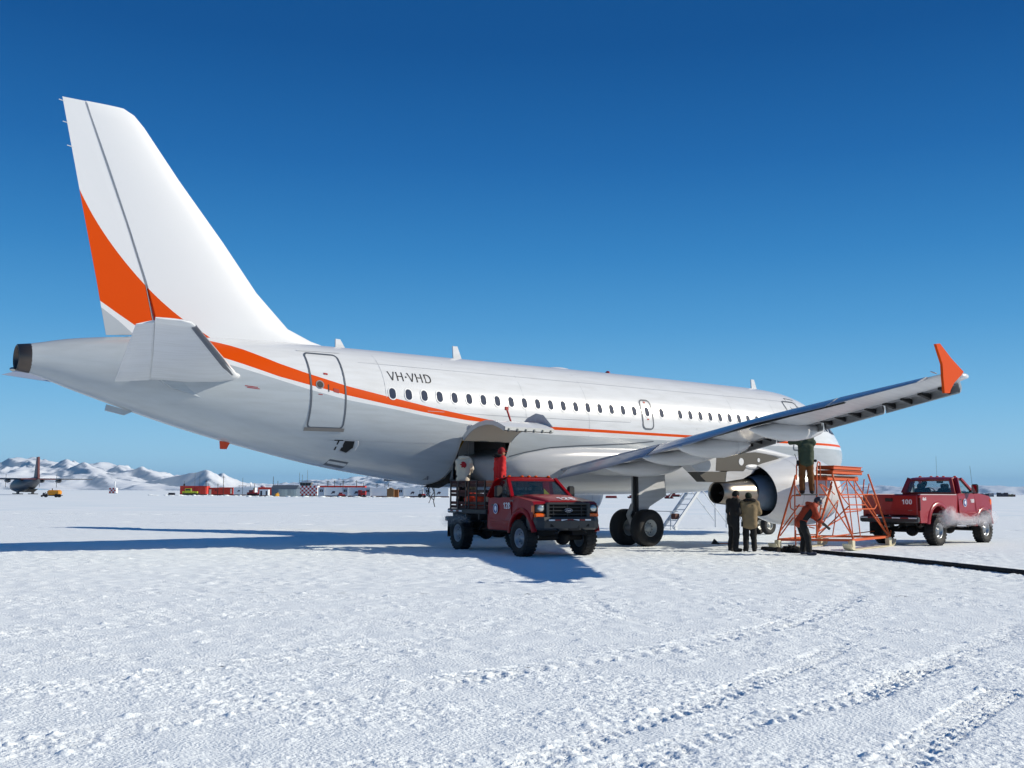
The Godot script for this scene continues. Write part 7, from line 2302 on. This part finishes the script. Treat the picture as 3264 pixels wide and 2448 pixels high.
	crawler("low red vehicle seen under the belly left of the main landing gear", "vehicle", 36.6, 311.0, 0.0, mat("dark red paint", Color.WHITE), 3.6, 0.95)
	crawler("small red vehicle seen between landing gear door and boarding stairs", "vehicle", 45.4, 300.0, 0.0, mat("dark red paint", Color.WHITE), 2.2, 1.0)
	crawler("far red vehicle on the ice behind the boarding stairs", "vehicle", 69.0, 440.0, 0.0, mat("dark red paint", Color.WHITE), 4.6, 1.8)
	# cargo lines far off at the right
	var cargo := [["dark cargo stack at the left end of the far line beyond the pickup", 394.0, 865.0, 7.0, 2.6, Color(0.16, 0.17, 0.22)], ["pale grey cargo container in the far line beyond the pickup", 402.0, 870.0, 4.0, 3.0, Color(0.62, 0.60, 0.60)], ["broad dark cargo block in the middle of the far line", 410.5, 868.0, 9.0, 3.4, Color(0.20, 0.20, 0.24)], ["olive cargo crates behind the pickup's bonnet in the far line", 419.0, 872.0, 4.5, 2.2, Color(0.35, 0.33, 0.24)], ["small reddish cargo stacks at the right end of the far line", 432.0, 900.0, 9.0, 2.0, Color(0.32, 0.22, 0.22)]]
	for i in cargo.size():
		var q: Array = cargo[i]
		t = far_thing("cargo_stack", q[0], "cargo", q[1], q[2])
		for k in 3:
			part(t, "crate", MB.new().cbox(Vector3((k - 1) * q[3] / 3.0, q[4] * (0.5 - 0.08 * (k % 2)), 0), Vector3(q[3] / 3.0 - 0.2, q[4] * (1.0 - 0.16 * (k % 2)), 2.4), 0.1), mat("cargo colour %d" % i, q[5], 0.8))
	# cart and fuel post in front of the far plane
	t = far_thing("fuel_cart", "yellow tank cart on dark runners standing alone on the ice", "cart", -97.6, 222.0)
	var tank := MB.new()
	tank.cbox(Vector3(0, 1.0, 0), Vector3(2.7, 1.1, 1.5), 0.25)
	part(t, "tank", tank, mat("cart yellow", Color(0.80, 0.52, 0.04), 0.5))
	part(t, "chassis", MB.new().box(Vector3(0, 0.38, 0), Vector3(3.0, 0.16, 1.3)), mat("track black", Color.WHITE))
	for x in [-1.5, 0.7, 1.35]:
		part(t, "wheel", MB.new().tube(Vector3(x, 0.36, 0.55), Vector3(x, 0.36, 0.85), 0.36, 14), mat("track black", Color.WHITE))
	part(t, "vent_pipe", MB.new().tube(Vector3(-0.5, 1.5, 0), Vector3(-0.5, 1.9, 0), 0.1, 8), mat("track black", Color.WHITE))
	part(t, "draw_bar", MB.new().bar(Vector3(-1.4, 0.4, 0), Vector3(-2.0, 1.1, 0), 0.08, 0.08), mat("track black", Color.WHITE))
	t = far_thing("fire_bottle", "small dark wheeled bottle standing left of the yellow tank cart", "extinguisher", -104.0, 231.0)
	part(t, "bottle", MB.new().tube(Vector3(0, 0.15, 0), Vector3(0.15, 0.9, 0), 0.28, 12), mat("dark bottle", Color(0.14, 0.13, 0.17), 0.6))
	part(t, "wheel", MB.new().tube(Vector3(-0.35, 0.22, -0.1), Vector3(-0.35, 0.22, 0.1), 0.22, 12), mat("track black", Color.WHITE))
	t = far_thing("checkered_shelter", "small red and white checkered shelter with a white mast, alone on the ice", "shelter", -191.5, 500.0)
	part(t, "wall", MB.new().box(Vector3(0, 1.4, 0), Vector3(3.2, 2.5, 2.6)), white)
	for j in 3:
		for i in 4:
			if (i + j) % 2 == 0:
				hatch(t, "checker", -1.2 + i * 0.8, 0.57 + j * 0.83, 1.32, 0.79, 0.82, chk)
	part(t, "mast", MB.new().tube(Vector3(0.5, 2.6, 0), Vector3(0.5, 5.7, 0), 0.32, 10), white)
	part(t, "skid", MB.new().box(Vector3(0, 0.1, 0.9), Vector3(3.8, 0.2, 0.2)), mat("track black", Color.WHITE))
	t = far_thing("dark_sled", "low dark sled on the ice left of the red huts", "sled", -116.0, 355.0)
	part(t, "load", MB.new().cbox(Vector3(0, 0.5, 0), Vector3(2.0, 0.6, 1.4), 0.1), mat("cargo colour 0", Color.WHITE))
	part(t, "runner", MB.new().box(Vector3(0, 0.12, 0.5), Vector3(2.6, 0.16, 0.14)), mat("track black", Color.WHITE))
	cargo_plane()


const POLE_LABELS := [
	"short thin mast at the left end of the long red hut",
	"tallest hair-thin mast above the long red hut",
	"thin tall mast just left of the grey box on the long red hut",
	"stout pole behind the right end of the long red hut",
	"short pole between the long red hut and the low red hut",
	"pole with a dark head above the low red hut",
	"tall pole rising from the red box container with the pale door",
	"thin antenna mast above the white antenna container",
	"short pole beside the dish of the white antenna container",
	"tall pole at the left gable of the grey building",
	"shorter pole above the roof of the grey building near its left gable",
	"short pole just beyond the right side of the checkered tower",
	"thick pole with crossarm, first right of the checkered tower",
	"pole with crossarm, second right of the checkered tower",
	"short thin pole between two thick crossarm poles behind the modules",
	"thick crossarm pole above the red truck's left side",
	"crossarm pole above the boxy red truck",
	"slim pole above the plain white module's left end",
	"pole with crossarm above the plain white module",
	"slim pole just left of the brown shed's gable",
	"slim pole just right of the brown shed's gable"]

func blob_print() -> PackedVector2Array:       # dark emblem printed on the white modules
	return PackedVector2Array([Vector2(-0.75, -0.45), Vector2(-0.35, 0.05), Vector2(-0.30, 0.35), Vector2(0.15, 0.50), Vector2(0.65, 0.42), Vector2(0.80, 0.10), Vector2(0.50, -0.15), Vector2(0.45, -0.55), Vector2(0.25, -0.20), Vector2(0.0, -0.15), Vector2(-0.2, -0.40)])


func cargo_plane() -> void:
	# high wing, four propeller engines, skis; seen from behind
	var grey := mat("plane grey", Color(0.36, 0.37, 0.39), 0.5)
	var under := mat("plane belly grey", Color(0.30, 0.31, 0.33), 0.5)
	var tail_red := mat("plane tail red", Color(0.40, 0.20, 0.21), 0.6)
	var dark := mat("track black", Color.WHITE)
	var t := thing("cargo_plane", "grey four propeller cargo plane on skis with red tail, seen from behind", "airplane", camp(-153.5, 328.0), -0.6622 + 0.68)
	# own frame: x to the right seen from behind, -z forward
	var rings := []
	for q in [[14.5, 3.0, 0.3, 4.6], [13.0, 2.2, 0.9, 4.3], [9.5, 2.15, 1.5, 3.9], [5.0, 2.15, 2.0, 3.2], [0.0, 2.15, 2.15, 2.95], [-9.0, 2.15, 2.15, 2.95], [-13.0, 1.6, 1.5, 2.6], [-15.0, 0.4, 0.4, 2.4]]:
		var ring := PackedVector3Array()
		for i in 24:
			var a := TAU * i / 24.0
			var r: float = q[2]
			ring.append(Vector3(cos(a) * minf(r * 1.05, 2.15), q[3] + sin(a) * r, q[0]))
		rings.append(ring)
	part(t, "fuselage", MB.new().loft(rings, true), under)
	part(t, "wing", MB.new().loft([wing_ring(-20.1, 0.9, 5.05, 0.14), wing_ring(-6.0, 0.0, 4.95, 0.30), wing_ring(6.0, 0.0, 4.95, 0.30), wing_ring(20.1, 0.9, 5.05, 0.14)], false), grey)
	var fin := MB.new()
	fin.prism(PackedVector2Array([Vector2(6.5, 4.6), Vector2(10.0, 5.3), Vector2(12.0, 11.6), Vector2(13.8, 11.6), Vector2(14.8, 5.0), Vector2(13.5, 4.5)]), Vector3.ZERO, Vector3.BACK, Vector3.UP, -0.22, 0.22)
	part(t, "fin", fin, grey)
	part(t, "rudder", MB.new().prism(PackedVector2Array([Vector2(12.6, 11.55), Vector2(13.9, 11.65), Vector2(14.95, 5.0), Vector2(13.4, 5.0)]), Vector3.ZERO, Vector3.BACK, Vector3.UP, -0.26, 0.26), tail_red)
	part(t, "tailplane", MB.new().box(Vector3(0, 4.85, 13.4), Vector3(10.0, 0.22, 2.2)), tail_red)
	for x in [-10.2, -5.0, 5.0, 10.2]:
		var n := MB.new()
		n.lathe([[-3.6, 0.25], [-3.2, 0.5], [-1.0, 0.62], [0.6, 0.5], [1.6, 0.2]], Vector3(x, 4.35, 0), Vector3.BACK, 14, true, true)
		var e := part(t, "engine", n, under)
		for k in 4:
			var a := TAU * k / 4.0
			part(e, "propeller_blade", MB.new().bar(Vector3(x, 4.35, -3.5), Vector3(x + sin(a) * 2.05, 4.35 + cos(a) * 2.05, -3.5), 0.05, 0.34, Vector3.BACK), dark)
	for x in [-2.2, 2.2]:
		part(t, "ski", MB.new().cbox(Vector3(x, 0.28, 0.5), Vector3(1.6, 0.22, 6.2), 0.08), dark)
		part(t, "leg", MB.new().box(Vector3(x, 0.8, 0.2), Vector3(0.5, 1.0, 1.6)), under)
	part(t, "nose_ski", MB.new().cbox(Vector3(0, 0.28, -11.5), Vector3(1.5, 0.22, 3.2), 0.08), dark)
	part(t, "ramp", MB.new().box(Vector3(0, 1.3, 7.2), Vector3(2.6, 0.12, 4.0), Basis(Vector3.RIGHT, -0.22)), dark)


func wing_ring(x: float, z: float, y: float, h: float) -> PackedVector3Array:
	var c := 4.6 if absf(x) < 10.0 else 2.6
	return PackedVector3Array([Vector3(x, y, z - c * 0.5), Vector3(x, y + h, z - c * 0.2), Vector3(x, y + h * 0.4, z + c * 0.5), Vector3(x, y - h, z - c * 0.15)])


func _ready() -> void:
	rng.seed = 12
	air()
	snow()
	mountains()
	airliner()
	stake_truck()
	pickup()
	steam("white exhaust steam drifting along the right side of the red pickup", at_truck(8.498, 8.009, -0.064), [[0.2, 0.88, 1.25, 0.8, 0.5, 0.4, 0.3], [0.7, 0.80, 1.25, 0.9, 0.42, 0.4, -0.1], [0.45, 1.02, 1.2, 0.6, 0.4, 0.3, 0.5], [1.25, 0.80, 1.25, 0.9, 0.35, 0.35, -0.2], [1.8, 0.78, 1.28, 0.9, 0.26, 0.3, 0.0], [2.5, 0.80, 1.25, 1.0, 0.38, 0.35, 0.1], [3.1, 0.82, 1.25, 0.9, 0.5, 0.4, 0.2]], 0.075, 40)
	steam("thin exhaust steam curling above the rear wheel of the stake truck", at_truck(-4.849, 2.651, 1.734), [[-0.3, 0.92, 1.15, 0.7, 0.35, 0.3, 0.3], [0.1, 0.82, 1.15, 0.8, 0.25, 0.3, 0.1], [0.5, 0.90, 1.12, 0.7, 0.22, 0.3, -0.2], [-0.45, 0.75, 1.15, 0.4, 0.3, 0.3, 0.0]], 0.02, 90)
	people()
	maintenance_stand()
	ground_things()
	far_camp()
